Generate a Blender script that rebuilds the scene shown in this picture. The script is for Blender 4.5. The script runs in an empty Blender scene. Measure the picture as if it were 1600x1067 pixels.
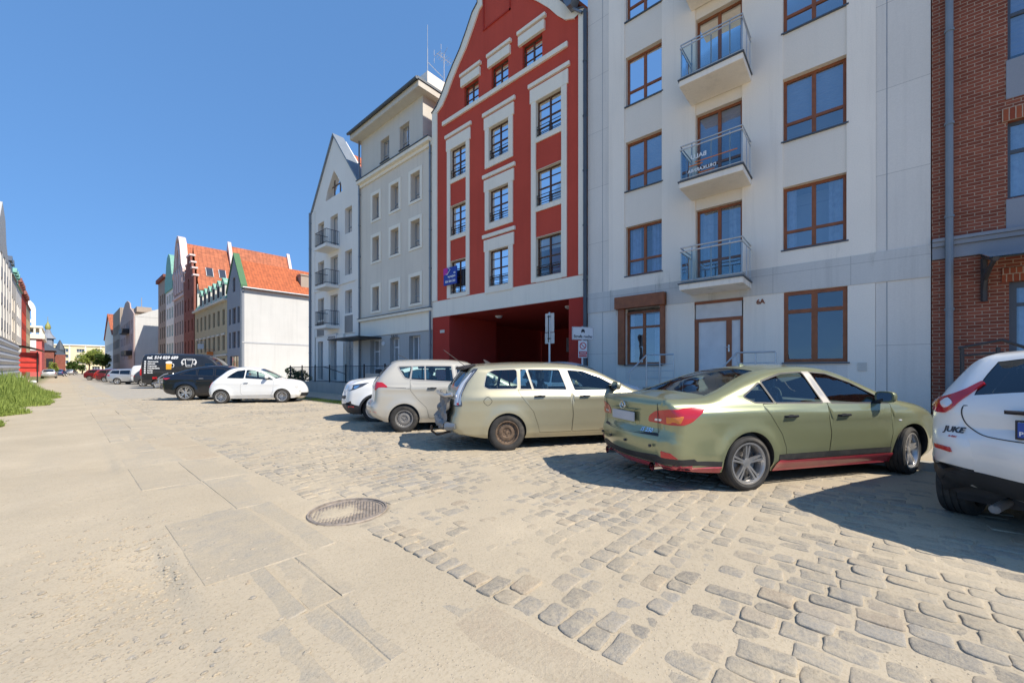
import bpy, bmesh, math, random
import numpy as np
from mathutils import Vector, Matrix
from mathutils.geometry import delaunay_2d_cdt
from mathutils.bvhtree import BVHTree
R = math.radians
random.seed(7); RNG = np.random.default_rng(7)
S = bpy.context.scene
COL = S.collection
# ---------------- camera, sky, sun, exposure ----------------
YAW = math.atan(702/615)
cam = bpy.data.cameras.new('camera'); cam.sensor_width = 36; cam.lens = 36*615/1600
cam.shift_y = 44.5/1600; cam.clip_start = .05; cam.clip_end = 5000
co = bpy.data.objects.new('camera', cam); COL.objects.link(co); S.camera = co
co.location = (0, 0, 1.42); co.rotation_euler = (R(90), 0, -YAW)
SUN_AZ = math.atan2(.27, -.96); SUN_EL = R(46)      # azimuth measured from +Y towards +X
w = bpy.data.worlds.new('World'); S.world = w; w.use_nodes = True
nt = w.node_tree; bg = nt.nodes['Background']
sky = nt.nodes.new('ShaderNodeTexSky'); sky.sky_type = 'NISHITA'; sky.sun_disc = False
sky.sun_elevation = SUN_EL; sky.sun_rotation = SUN_AZ; sky.air_density = 1.0; sky.dust_density = .0; sky.ozone_density = 3.0; sky.altitude = 2500
gm = nt.nodes.new('ShaderNodeGamma'); gm.inputs[1].default_value = .33; nt.links.new(sky.outputs[0], gm.inputs[0])
mm = nt.nodes.new('ShaderNodeVectorMath'); mm.operation = 'MULTIPLY'; mm.inputs[1].default_value = (.71, 1.37, 2.35); nt.links.new(gm.outputs[0], mm.inputs[0])
nt.links.new(mm.outputs[0], bg.inputs[0]); bg.inputs[1].default_value = .12
sl = bpy.data.lights.new('sun', 'SUN'); sl.energy = 3.4; sl.angle = R(.53); sl.color = (1, .93, .82)
so = bpy.data.objects.new('sun', sl); COL.objects.link(so)
sd = Vector((math.sin(SUN_AZ)*math.cos(SUN_EL), math.cos(SUN_AZ)*math.cos(SUN_EL), math.sin(SUN_EL)))
so.rotation_euler = sd.to_track_quat('Z', 'Y').to_euler()
vs = S.view_settings; vs.view_transform = 'Standard'; vs.look = 'None'; vs.exposure = .84; vs.gamma = 1
S.render.resolution_x = 1024; S.render.resolution_y = 682
S.cycles.max_bounces = 8; S.cycles.transparent_max_bounces = 14; S.cycles.caustics_reflective = False; S.cycles.caustics_refractive = False
S.cycles.use_denoising = True

# ---------------- materials ----------------
MATS = {}
def newmat(name):
    m = bpy.data.materials.new(name); m.use_nodes = True; MATS[name] = m
    return m, m.node_tree, m.node_tree.nodes['Principled BSDF']
def N(nt, typ, **kw):
    n = nt.nodes.new(typ)
    for k, v in kw.items():
        if k[0] == '_': n.inputs[int(k[1:])].default_value = v
        else: setattr(n, k, v)
    return n
def objco(nt, scale=(1, 1, 1), world=True):
    # object coordinates of things at the origin = world metres
    tc = N(nt, 'ShaderNodeTexCoord'); mp = N(nt, 'ShaderNodeMapping'); mp.inputs['Scale'].default_value = scale
    if world:
        g = N(nt, 'ShaderNodeNewGeometry'); nt.links.new(g.outputs['Position'], mp.inputs[0])
    else: nt.links.new(tc.outputs['Object'], mp.inputs[0])
    return mp.outputs[0]
def ramp(nt, src, stops):
    r = N(nt, 'ShaderNodeValToRGB'); e = r.color_ramp.elements
    e[0].position, e[0].color = stops[0][0], (*stops[0][1], 1)
    e[1].position, e[1].color = stops[-1][0], (*stops[-1][1], 1)
    for p, c in stops[1:-1]:
        x = e.new(p); x.color = (*c, 1)
    nt.links.new(src, r.inputs[0]); return r.outputs[0]
def mixc(nt, fac, a, b, mode='MIX'):
    m = N(nt, 'ShaderNodeMix', data_type='RGBA', blend_type=mode)
    for i, v in ((0, fac), (6, a), (7, b)):
        if isinstance(v, (int, float)): m.inputs[i].default_value = v
        elif isinstance(v, tuple): m.inputs[i].default_value = (*v, 1)
        else: nt.links.new(v, m.inputs[i])
    return m.outputs[2]
def noise(nt, co_, scale, detail=4, rough=.55, out=0):
    n = N(nt, 'ShaderNodeTexNoise'); n.inputs['Scale'].default_value = scale; n.inputs['Detail'].default_value = detail
    n.inputs['Roughness'].default_value = rough; nt.links.new(co_, n.inputs['Vector']); return n.outputs[out]
def bump(nt, p, h, strength=.3, dist=.01):
    b = N(nt, 'ShaderNodeBump'); b.inputs['Strength'].default_value = strength; b.inputs['Distance'].default_value = dist
    nt.links.new(h, b.inputs['Height']); nt.links.new(b.outputs[0], p.inputs['Normal'])
def scl(c, k): return tuple(min(1, x*k) for x in c)
def plain(name, c, rough=.5, metal=0, spec=.5, var=.08, vscale=3, coat=0, world=True, dirt=None):
    m, nt, p = newmat(name)
    cc = objco(nt, world=world); n = noise(nt, cc, vscale, 5)
    col = ramp(nt, n, [(.3, scl(c, 1-var)), (.7, scl(c, 1+var))])
    if dirt:
        d = noise(nt, cc, 1.3, 8, .7); f = ramp(nt, d, [(.52, (0, 0, 0)), (.72, (dirt[1],)*3)])
        col = mixc(nt, f, col, dirt[0])
    nt.links.new(col, p.inputs['Base Color'])
    p.inputs['Roughness'].default_value = rough; p.inputs['Metallic'].default_value = metal
    p.inputs['Specular IOR Level'].default_value = spec; p.inputs['Coat Weight'].default_value = coat; p.inputs['Coat Roughness'].default_value = .05
    return m
def plaster(name, c, var=.05, streak=.1, bs=.25, grain=140, joints=None, jcol=.8, moss=None):
    m, nt, p = newmat(name); cc = objco(nt)
    n1 = noise(nt, cc, .35, 6, .6); col = ramp(nt, n1, [(.3, scl(c, 1-var)), (.7, scl(c, 1+var))])
    st = noise(nt, objco(nt, (3.5, 3.5, .16)), 1.0, 6, .65)
    col = mixc(nt, ramp(nt, st, [(.5, (0, 0, 0)), (.78, (streak*3,)*3)]), col, scl(c, .72))
    fine = noise(nt, cc, 40, 3); col = mixc(nt, .12, col, ramp(nt, fine, [(.3, (.45,)*3), (.7, (1,)*3)]), 'MULTIPLY')
    h = noise(nt, cc, grain, 3, .6)
    if moss:                                       # algae and run-off stains along a ledge
        sz = N(nt, 'ShaderNodeSeparateXYZ'); nt.links.new(cc, sz.inputs[0]); z0, z1 = moss
        mr = N(nt, 'ShaderNodeMapRange'); mr.inputs[1].default_value = z0; mr.inputs[2].default_value = z1; nt.links.new(sz.outputs[2], mr.inputs[0])
        ns = ramp(nt, noise(nt, objco(nt, (2.2, 2.2, .5)), 1.3, 7, .75), [(.54, (0,)*3), (.74, (.55,)*3)]); col = mixc(nt, mixc(nt, 1., mr.outputs[0], ns, 'MULTIPLY'), col, (.20, .20, .13))
    if joints:                                     # faint sheet joints: (size_y, size_z)
        sx = N(nt, 'ShaderNodeSeparateXYZ'); nt.links.new(cc, sx.inputs[0])
        cb = N(nt, 'ShaderNodeCombineXYZ')
        ad = N(nt, 'ShaderNodeMath', operation='ADD'); nt.links.new(sx.outputs[0], ad.inputs[0]); nt.links.new(sx.outputs[1], ad.inputs[1])
        nt.links.new(ad.outputs[0], cb.inputs[0]); nt.links.new(sx.outputs[2], cb.inputs[1])
        b = N(nt, 'ShaderNodeTexBrick', offset=0); b.inputs['Scale'].default_value = 1; b.inputs['Brick Width'].default_value = joints[0]; b.inputs['Row Height'].default_value = joints[1]
        b.inputs['Mortar Size'].default_value = .008; b.inputs['Color1'].default_value = (1, 1, 1, 1); b.inputs['Color2'].default_value = (.97, .97, .97, 1); b.inputs['Mortar'].default_value = (jcol, jcol, jcol, 1)
        nt.links.new(cb.outputs[0], b.inputs['Vector']); col = mixc(nt, 1., col, b.outputs[0], 'MULTIPLY')
    nt.links.new(col, p.inputs['Base Color']); p.inputs['Roughness'].default_value = .92; p.inputs['Specular IOR Level'].default_value = .15
    bump(nt, p, h, bs, .004); return m
def brickmat(name, c1, c2, mortar, bw=.26, rh=.078, ms=.009, tile=False):
    m, nt, p = newmat(name); cc = objco(nt)
    sx = N(nt, 'ShaderNodeSeparateXYZ'); nt.links.new(cc, sx.inputs[0]); cb = N(nt, 'ShaderNodeCombineXYZ')
    ad = N(nt, 'ShaderNodeMath', operation='ADD'); nt.links.new(sx.outputs[0], ad.inputs[0]); nt.links.new(sx.outputs[1], ad.inputs[1])
    nt.links.new(ad.outputs[0], cb.inputs[0]); nt.links.new(sx.outputs[2], cb.inputs[1])
    b = N(nt, 'ShaderNodeTexBrick', offset=.5); b.inputs['Scale'].default_value = 1; b.inputs['Brick Width'].default_value = bw; b.inputs['Row Height'].default_value = rh
    b.inputs['Mortar Size'].default_value = ms; b.inputs['Mortar Smooth'].default_value = .3; b.inputs['Bias'].default_value = 0
    b.inputs['Color1'].default_value = (*c1, 1); b.inputs['Color2'].default_value = (*c2, 1); b.inputs['Mortar'].default_value = (*mortar, 1)
    wob = noise(nt, cc, 9, 3, out=1); ma = N(nt, 'ShaderNodeVectorMath', operation='MULTIPLY_ADD')
    nt.links.new(wob, ma.inputs[0]); ma.inputs[1].default_value = (.008, .008, .008); nt.links.new(cb.outputs[0], ma.inputs[2])
    nt.links.new(ma.outputs[0], b.inputs['Vector'])
    v = noise(nt, cc, 2.2, 6); col = mixc(nt, .45, b.outputs[0], ramp(nt, v, [(.3, (.55,)*3), (.7, (1,)*3)]), 'MULTIPLY')
    nt.links.new(col, p.inputs['Base Color']); p.inputs['Roughness'].default_value = .9; p.inputs['Specular IOR Level'].default_value = .15
    inv = N(nt, 'ShaderNodeMath', operation='SUBTRACT'); inv.inputs[0].default_value = 1; nt.links.new(b.outputs[1], inv.inputs[1])
    bump(nt, p, inv.outputs[0], .5, .008); return m
def tilemat(name, c, k=1.0):
    m, nt, p = newmat(name); cc = objco(nt); sx = N(nt, 'ShaderNodeSeparateXYZ'); nt.links.new(cc, sx.inputs[0])
    def wv(o, s):
        a = N(nt, 'ShaderNodeMath', operation='MULTIPLY'); nt.links.new(o, a.inputs[0]); a.inputs[1].default_value = s
        f = N(nt, 'ShaderNodeMath', operation='FRACT'); nt.links.new(a.outputs[0], f.inputs[0]); return f.outputs[0]
    a = wv(sx.outputs[0], 3.2*k); b = wv(sx.outputs[2], 3.6*k)
    s1 = ramp(nt, a, [(0, (.35,)*3), (.12, (1,)*3), (.8, (.9,)*3), (1, (.4,)*3)]); s2 = ramp(nt, b, [(0, (.4,)*3), (.15, (1,)*3), (1, (.85,)*3)])
    v = noise(nt, objco(nt, (3.2*k, .4, 3.6*k)), 1, 2); col = ramp(nt, v, [(.3, scl(c, .72)), (.7, scl(c, 1.2))])
    col = mixc(nt, .5, col, s1, 'MULTIPLY'); col = mixc(nt, .5, col, s2, 'MULTIPLY')
    nt.links.new(col, p.inputs['Base Color']); p.inputs['Roughness'].default_value = .75; return m
def paint(name, c, metal=0., rough=.35, flake=False, dirt=.25, dirtc=(.38, .33, .25)):
    m, nt, p = newmat(name); cc = objco(nt, world=False)
    col = ramp(nt, noise(nt, cc, 1.5, 5), [(.3, scl(c, .96)), (.7, scl(c, 1.04))])
    sx = N(nt, 'ShaderNodeSeparateXYZ'); nt.links.new(cc, sx.inputs[0])
    low = ramp(nt, sx.outputs[2], [(.15, (1,)*3), (.55, (.15,)*3)]); d = ramp(nt, noise(nt, cc, 3.5, 9, .7), [(.35, (0,)*3), (.75, (dirt,)*3)])
    f = mixc(nt, 1., low, d, 'MULTIPLY'); col = mixc(nt, f, col, dirtc)
    nt.links.new(col, p.inputs['Base Color']); p.inputs['Metallic'].default_value = metal
    rr = mixc(nt, f, (rough,)*3, (.8,)*3); nt.links.new(rr, p.inputs['Roughness'])
    p.inputs['Coat Weight'].default_value = .8; p.inputs['Coat Roughness'].default_value = .06
    return m
def glass(name, tint, tr=.7, rough=.02, base=.06, ior=1.6):
    m, nt, p = newmat(name); out = nt.nodes['Material Output']; nt.nodes.remove(p)
    t = N(nt, 'ShaderNodeBsdfTransparent'); t.inputs[0].default_value = (*[x*tr for x in tint], 1)
    g = N(nt, 'ShaderNodeBsdfGlossy'); g.inputs[0].default_value = (.95, .97, 1, 1); g.inputs[1].default_value = rough
    fr = N(nt, 'ShaderNodeFresnel'); fr.inputs[0].default_value = ior
    ad = N(nt, 'ShaderNodeMath', operation='ADD', use_clamp=True); nt.links.new(fr.outputs[0], ad.inputs[0]); ad.inputs[1].default_value = base
    nn = noise(nt, objco(nt), 1.1, 2); b = N(nt, 'ShaderNodeBump'); b.inputs['Strength'].default_value = .10; b.inputs['Distance'].default_value = .1; nt.links.new(nn, b.inputs['Height'])
    nt.links.new(b.outputs[0], g.inputs['Normal'])
    mx = N(nt, 'ShaderNodeMixShader'); nt.links.new(ad.outputs[0], mx.inputs[0]); nt.links.new(t.outputs[0], mx.inputs[1]); nt.links.new(g.outputs[0], mx.inputs[2])
    nt.links.new(mx.outputs[0], out.inputs[0]); return m

plaster('white_wall', (.95, .87, .76), .04, .16, joints=None, moss=(4.62, 4.2))
plaster('white_base', (.92, .85, .75), .04, .12)
plaster('panel_grey', (.80, .75, .68), .04, .14, joints=(40, 2.0), jcol=.72)
plaster('band_grey', (.68, .66, .62), .05, .25, joints=(1.6, 4), jcol=.75, moss=(3.75, 4.2))
plaster('infill', (.86, .79, .69), .03, .04)
plaster('red_wall', (.58, .09, .06), .09, .12, bs=.6, grain=90)
plaster('dark_red', (.46, .055, .04), .05, .03)
plaster('cream', (.93, .86, .73), .03, .12)
plaster('grey_beige', (.78, .70, .59), .05, .15)
plaster('pale_beige', (.66, .62, .55), .04, .1)
plaster('white_cool', (.92, .86, .78), .03, .05)
plaster('side_white', (.66, .64, .60), .05, .12, joints=(30, 2.6), jcol=.93)
plaster('blue_grey', (.30, .32, .36), .04, .05)
plaster('beige', (.50, .42, .28), .05, .08)
plaster('pink_beige', (.50, .38, .34), .05, .08)
plaster('brown_beige', (.42, .34, .27), .05, .08)
plaster('yellow_wall', (.80, .68, .44), .05, .08)
plaster('rose_wall', (.62, .16, .15), .05, .05)
plaster('pale_pink', (.78, .60, .56), .04, .05)
plaster('light_grey', (.48, .47, .45), .04, .06)
plaster('concrete', (.42, .40, .36), .12, .2, bs=.5, grain=60)
plaster('stone_panel', (.30, .28, .26), .2, .1, bs=.9, grain=14)
brickmat('brick', (.33, .105, .065), (.23, .07, .045), (.44, .31, .23), .205, .072, .008)
brickmat('brick_far', (.34, .11, .08), (.26, .08, .06), (.34, .2, .16), .3, .09)
brickmat('brick_header', (.36, .10, .05), (.28, .07, .04), (.48, .36, .27), .085, .26)
tilemat('orange_tile', (.50, .125, .04)); tilemat('orange_tile_far', (.48, .14, .06), .6)
plain('copper_green', (.20, .42, .33), .7, var=.15); plain('green_trim', (.07, .17, .07), .6)
plain('wood', (.27, .085, .028), .45, var=.2, vscale=6); plain('wood_dark', (.11, .045, .02), .5, var=.2)
plain('white_frame', (.75, .75, .75), .4); plain('grey_frame', (.35, .36, .37), .4); plain('brown_frame', (.13, .08, .06), .5)
plain('zinc', (.22, .24, .26), .45, .6, var=.1); plain('dark_zinc', (.09, .105, .125), .5, .3, var=.1); plain('blue_zinc', (.22, .25, .28), .5, .2)
plain('steel', (.55, .56, .57), .35, .85); plain('black_iron', (.02, .02, .022), .5); plain('iron_dark', (.05, .045, .045), .6)
plain('rubber', (.035, .033, .031), .85, var=.25, vscale=12, world=False, dirt=((.22, .19, .15), .5)); plain('black_plastic', (.028, .028, .03), .55, var=.2, world=False, dirt=((.2, .18, .15), .25))
plain('rusty', (.16, .11, .075), .75, .3, var=.45, vscale=14, world=False); plain('steel_wheel', (.26, .25, .24), .6, .5, var=.2, vscale=9, world=False, dirt=((.3, .25, .19), .5))
plain('alloy', (.56, .55, .54), .3, .75, world=False); plain('chrome', (.75, .76, .78), .08, 1, var=.02, world=False); plain('dark_metal', (.08, .08, .085), .5, .6, world=False)
plain('disc', (.35, .33, .31), .4, .9, world=False); plain('seat_dark', (.10, .10, .10), .8, world=False); plain('seat_light', (.30, .28, .24), .85, world=False)
plain('lamp_red', (.50, .012, .02), .12, var=.12, coat=1, world=False); plain('lamp_amber', (.70, .20, .02), .12, coat=1, world=False); plain('lamp_clear', (.72, .72, .72), .15, .25, coat=1, world=False)
plain('lamp_dark', (.05, .055, .07), .1, coat=1, world=False)
plain('plate_grey', (.46, .47, .49), .5, world=False); plain('plate_white', (.80, .80, .78), .4, world=False); plain('plate_blue', (.015, .07, .34), .4, world=False)
plain('sign_white', (.72, .73, .74), .45, var=.04); plain('sign_back', (.62, .60, .56), .5, var=.1); plain('sign_red', (.55, .02, .03), .45); plain('ink', (.02, .022, .03), .6); plain('sign_blue', (.012, .04, .33), .4); plain('magenta', (.50, .015, .30), .5)
plain('white_print', (.8, .8, .8), .5); plain('orange_print', (.7, .2, .04), .5); plain('red_tarp', (.60, .045, .03), .6, var=.15); plain('white_tarp', (.8, .8, .8), .6); plain('yellow_print', (.8, .6, .03), .6)
plain('beer', (.75, .38, .03), .5, var=.25, vscale=20, world=False)
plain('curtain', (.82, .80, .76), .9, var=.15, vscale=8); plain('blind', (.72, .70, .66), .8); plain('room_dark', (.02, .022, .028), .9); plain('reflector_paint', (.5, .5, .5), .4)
plain('bark', (.09, .065, .045), .9, var=.3); plain('panel_white', (.66, .67, .68), .5); plain('corrugated', (.50, .50, .50), .5, .3, var=.12)
glass('window_glass', (.55, .70, .95), .80, base=.13, ior=1.6)
glass('window_glass_clear', (.70, .80, .9), .85, base=.04, ior=1.5); glass('window_glass_bright', (.6, .72, .9), .75, base=.24, ior=1.6)
glass('car_glass', (.78, .93, .90), 1.0, base=.03); glass('car_glass_dark', (.15, .18, .2), .5, base=.05)
glass('rail_glass', (.90, .96, .97), .97, base=.0, ior=1.3)

# ---------------- mesh helpers ----------------
class MB:
    def __init__(s): s.v = []; s.f = []
    def add(s, vs, fs):
        o = len(s.v); s.v += [tuple(v) for v in vs]; s.f += [tuple(i+o for i in f) for f in fs]
    def hexa(s, p): s.add(p, [(0, 3, 2, 1), (4, 5, 6, 7), (0, 1, 5, 4), (1, 2, 6, 5), (2, 3, 7, 6), (3, 0, 4, 7)])
    def box(s, x0, x1, y0, y1, z0, z1):
        s.hexa([(x0, y0, z0), (x1, y0, z0), (x1, y1, z0), (x0, y1, z0), (x0, y0, z1), (x1, y0, z1), (x1, y1, z1), (x0, y1, z1)])
    def tube(s, pts, r, n=8, caps=True):
        pts = [Vector(p) for p in pts]; rings = []; up = None
        for i, p in enumerate(pts):
            t = ((pts[min(i+1, len(pts)-1)]-pts[max(i-1, 0)])).normalized()
            a = Vector((0, 0, 1)) if abs(t.z) < .95 else Vector((1, 0, 0))
            if up is not None: a = up
            u = t.cross(a).normalized(); v_ = u.cross(t).normalized(); up = v_
            rr = r[i] if isinstance(r, (list, tuple)) else r
            rings.append([p+u*math.cos(k*2*math.pi/n)*rr+v_*math.sin(k*2*math.pi/n)*rr for k in range(n)])
        vs = [q for g in rings for q in g]; fs = []
        for i in range(len(rings)-1):
            for k in range(n): fs.append((i*n+k, i*n+(k+1) % n, (i+1)*n+(k+1) % n, (i+1)*n+k))
        if caps: fs += [tuple(range(n))[::-1], tuple((len(rings)-1)*n+k for k in range(n))]
        s.add(vs, fs)
    def lathe(s, prof, n=24, M=None):           # profile (r, h) turned about local z
        vs = []; fs = []; m = len(prof)
        for k in range(n):
            a = 2*math.pi*k/n
            for r_, h in prof: vs.append(Vector((r_*math.cos(a), r_*math.sin(a), h)))
        if M is not None: vs = [M @ v for v in vs]
        for k in range(n):
            for i in range(m-1): fs.append((k*m+i, ((k+1) % n)*m+i, ((k+1) % n)*m+i+1, k*m+i+1))
        s.add(vs, fs)
    def build(s, name, mat, parent=None, smooth=False, recalc=False, bevel=0, angle=35):
        me = bpy.data.meshes.new(name); me.from_pydata(s.v, [], s.f); me.validate()
        if recalc:
            bm = bmesh.new(); bm.from_mesh(me); bmesh.ops.remove_doubles(bm, verts=bm.verts, dist=1e-5); bmesh.ops.recalc_face_normals(bm, faces=bm.faces)
            if bevel: bmesh.ops.bevel(bm, geom=bm.edges[:], offset=bevel, segments=2, affect='EDGES', clamp_overlap=True)
            bm.to_mesh(me); bm.free()
        me.materials.append(MATS[mat] if isinstance(mat, str) else mat)
        if smooth:
            me.polygons.foreach_set('use_smooth', [True]*len(me.polygons))
            if smooth != 'all': me.set_sharp_from_angle(angle=R(angle))
        o = bpy.data.objects.new(name, me); COL.objects.link(o)
        if parent: o.parent = parent
        return o
def pieces(mb, name, mat, parent, **k):           # every loose piece of a collected mesh becomes a part of its own
    par = list(range(len(mb.v)))
    def fd(i):
        while par[i] != i: par[i] = par[par[i]]; i = par[i]
        return i
    for f in mb.f:
        for j in f[1:]: par[fd(j)] = fd(f[0])
    gr = {}
    for f in mb.f: gr.setdefault(fd(f[0]), []).append(f)
    out = []
    for fs in gr.values():
        q = MB(); mp = {}
        for f in fs:
            for i in f:
                if i not in mp: mp[i] = len(q.v); q.v.append(mb.v[i])
        q.f = [tuple(mp[i] for i in f) for f in fs]; out.append(q.build(name, mat, parent, **k))
    return out
def thing(name, label, cat, loc=(0, 0, 0), rz=0, group=None):
    o = bpy.data.objects.new(name, None); COL.objects.link(o); o.location = loc; o.rotation_euler = (0, 0, rz)
    o['label'] = label; o['category'] = cat; o.empty_display_size = .3
    if group: o['group'] = group
    return o
def tag(o, label, cat, group=None):
    o['label'] = label; o['category'] = cat
    if group: o['group'] = group
    return o
def struct(o): o['kind'] = 'structure'; return o
def inpoly(x, y, P):
    c = False; j = len(P)-1
    for i in range(len(P)):
        xi, yi = P[i]; xj, yj = P[j]
        if (yi > y) != (yj > y) and x < (xj-xi)*(y-yi)/(yj-yi)+xi: c = not c
        j = i
    return c
def cdt(loops, extra=()):
    vs = []; es = []
    for L in loops:
        o = len(vs); n = len(L); vs += [Vector(p) for p in L]; es += [(o+i, o+(i+1) % n) for i in range(n)]
    vs += [Vector(p) for p in extra]
    r = delaunay_2d_cdt(vs, es, [], 0, 1e-6)
    return r[0], r[2]
def text_mesh(txt, size, bold=0, italic=0, align='CENTER'):
    cu = bpy.data.curves.new('t', 'FONT'); cu.body = txt; cu.size = size; cu.align_x = align; cu.align_y = 'CENTER'; cu.offset = bold; cu.shear = italic; cu.resolution_u = 3; cu.extrude = .0015
    o = bpy.data.objects.new('t', cu); COL.objects.link(o); dg = bpy.context.evaluated_depsgraph_get(); me = bpy.data.meshes.new_from_object(o.evaluated_get(dg))
    vs = [tuple(v.co) for v in me.vertices]; fs = [tuple(p.vertices) for p in me.polygons]
    bpy.data.objects.remove(o); bpy.data.curves.remove(cu); bpy.data.meshes.remove(me); return vs, fs
def text_on(mb, txt, size, fn, bold=0, italic=0, align='CENTER'):  # fn(u, v, w) -> world point
    vs, fs = text_mesh(txt, size, bold, italic, align); mb.add([fn(x, y, z) for x, y, z in vs], fs)

class Fr:                                        # wall frame: along a, up z, out d
    def __init__(s, ox, oy, ax, ay, nx, ny): s.o = (ox, oy); s.a = (ax, ay); s.n = (nx, ny)
    def P(s, a, z, d=0): return (s.o[0]+s.a[0]*a+s.n[0]*d, s.o[1]+s.a[1]*a+s.n[1]*d, z)
    def box(s, mb, a0, a1, z0, z1, d0, d1):
        mb.hexa([s.P(a0, z0, d1), s.P(a1, z0, d1), s.P(a1, z0, d0), s.P(a0, z0, d0), s.P(a0, z1, d1), s.P(a1, z1, d1), s.P(a1, z1, d0), s.P(a0, z1, d0)])
    def prism(s, mb, poly, d0, d1):
        vs, fs = cdt([poly]); fs = [f for f in fs if inpoly(sum(vs[i].x for i in f)/3, sum(vs[i].y for i in f)/3, poly)]
        mb.add([s.P(v.x, v.y, d1) for v in vs], fs); mb.add([s.P(v.x, v.y, d0) for v in vs], [f[::-1] for f in fs])
        n = len(poly); mb.add([s.P(a, z, d1) for a, z in poly]+[s.P(a, z, d0) for a, z in poly], [(i, (i+1) % n, n+(i+1) % n, n+i) for i in range(n)])
RX = 12.7
FR = Fr(RX, 0, 0, 1, -1, 0)                     # right-hand facades: a = world y
FL = Fr(-4.5, 0, 0, 1, 1, 0)                    # left-hand facades
def rect(a0, a1, z0, z1): return [(a0, z0), (a1, z0), (a1, z1), (a0, z1)]
def wall(name, mat, fr, outline, holes, parent=None, d=0, reveal=.22, outer=.25, rmat=None):
    """wall skin with real openings, their reveals and the thickness of its rim"""
    vs, fs = cdt([outline]+holes); mb = MB()
    keep = []
    for f in fs:
        x = sum(vs[i].x for i in f)/3; y = sum(vs[i].y for i in f)/3
        if inpoly(x, y, outline) and not any(inpoly(x, y, h) for h in holes): keep.append(f)
    mb.add([fr.P(v.x, v.y, d) for v in vs], keep)
    def rim(L, dp):
        n = len(L); mb.add([fr.P(a, z, d) for a, z in L]+[fr.P(a, z, d-dp) for a, z in L], [(i, (i+1) % n, n+(i+1) % n, n+i) for i in range(n)])
    if outer: rim(outline, outer)
    for h in holes: rim(h, reveal)
    return mb.build(name, mat, parent)
def window(parent, fr, a0, a1, z0, z1, fmat='wood', rec=.14, cols=2, rows=(), fw=.07, bar=.05, inside=None, room=.5, d=0, glassm='window_glass', far=False, poly=None, name='window', sill=None, seed=0):
    if glassm == 'window_glass' and not far: glassm = random.Random(int(a0*131+z0*17)+seed).choice(['window_glass', 'window_glass_clear', 'window_glass', 'window_glass_bright'])
    mb = MB(); do = d-rec; B = lambda x0, x1, y0, y1, k=0: fr.box(mb, x0, x1, y0, y1, do-.06, do+k)
    if poly:
        fr.prism(mb, poly, do-.03, do-.01)
    else:
        B(a0, a0+fw, z0, z1); B(a1-fw, a1, z0, z1); B(a0+fw, a1-fw, z0, z0+fw); B(a0+fw, a1-fw, z1-fw, z1)
    for i in range(1, cols):
        x = a0+(a1-a0)*i/cols; B(x-bar*.9, x+bar*.9, z0+fw, z1-fw, .004)
    for r_ in rows:
        zz = z0+(z1-z0)*abs(r_); b = bar if r_ > 0 else bar*.45
        B(a0+fw, a1-fw, zz-b*.7, zz+b*.7, .002)
    wn = mb.build(name, fmat, parent)
    g = MB()
    if poly: g.add([fr.P(x, y, do-.005) for x, y in poly], [tuple(range(len(poly)))])
    else: g.add([fr.P(a0+.02, z0+.02, do-.03), fr.P(a1-.02, z0+.02, do-.03), fr.P(a1-.02, z1-.02, do-.03), fr.P(a0+.02, z1-.02, do-.03)], [(0, 1, 2, 3)])
    g.build('pane', glassm, wn)
    if sill:
        s_ = MB(); fr.box(s_, a0-.04, a1+.04, z0-.04, z0-.005, d-rec, d+.05); s_.build('sill', sill, wn)
    if not far:
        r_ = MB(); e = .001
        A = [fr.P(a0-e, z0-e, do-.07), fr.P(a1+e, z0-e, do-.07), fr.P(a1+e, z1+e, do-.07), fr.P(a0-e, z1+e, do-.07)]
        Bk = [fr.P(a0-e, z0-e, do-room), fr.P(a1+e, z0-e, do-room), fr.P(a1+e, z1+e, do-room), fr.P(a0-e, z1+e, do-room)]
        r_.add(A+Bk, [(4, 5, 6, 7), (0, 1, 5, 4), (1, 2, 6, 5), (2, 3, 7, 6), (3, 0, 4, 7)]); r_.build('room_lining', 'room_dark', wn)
        rr = random.Random(seed*31+int(a0*100)+int(z0*10))
        if inside in ('curtain', 'sheer'):
            c = MB(); parts = [(a0+.04, a0+(a1-a0)*rr.uniform(.2, .38)), (a1-(a1-a0)*rr.uniform(.15, .36), a1-.04)] if inside == 'curtain' else [(a0+.03, a1-.03)]
            for x0, x1 in parts:
                n = max(6, int((x1-x0)/.03)); v = []; ph = rr.uniform(0, 6)
                for i in range(n+1):
                    x = x0+(x1-x0)*i/n; dd = do-.16+.028*math.sin(i*1.3+ph)+.012*math.sin(i*2.9)
                    v += [fr.P(x, z0, dd), fr.P(x, z1, dd)]
                c.add(v, [(2*i, 2*i+2, 2*i+3, 2*i+1) for i in range(n)])
            c.build('curtain', 'curtain', wn)
        elif inside and inside[0] == 'b':
            c = MB(); k = float(inside[1:] or .8); n = 28
            zt = z1-.03; zb = z1-(z1-z0)*k
            v = []
            for i in range(n+1):
                zz = zt+(zb-zt)*i/n
                v += [fr.P(a0+.05, zz, do-.09-(.012 if i % 2 else 0)), fr.P(a1-.05, zz, do-.09-(.012 if i % 2 else 0))]
            c.add(v, [(2*i, 2*i+1, 2*i+3, 2*i+2) for i in range(n)]); c.build('blind', 'blind', wn)
    elif not poly:
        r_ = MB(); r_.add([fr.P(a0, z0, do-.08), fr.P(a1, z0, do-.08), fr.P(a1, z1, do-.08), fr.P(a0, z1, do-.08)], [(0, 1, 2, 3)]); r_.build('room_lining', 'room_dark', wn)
    return wn
def shell(name, mat, x0, x1, y0, y1, z0, z1, parent):      # plain back/side walls of a building, seen only from outside
    mb = MB(); mb.box(x0, x1, y0, y1, z0, z1); return mb.build(name, mat, parent)
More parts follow.
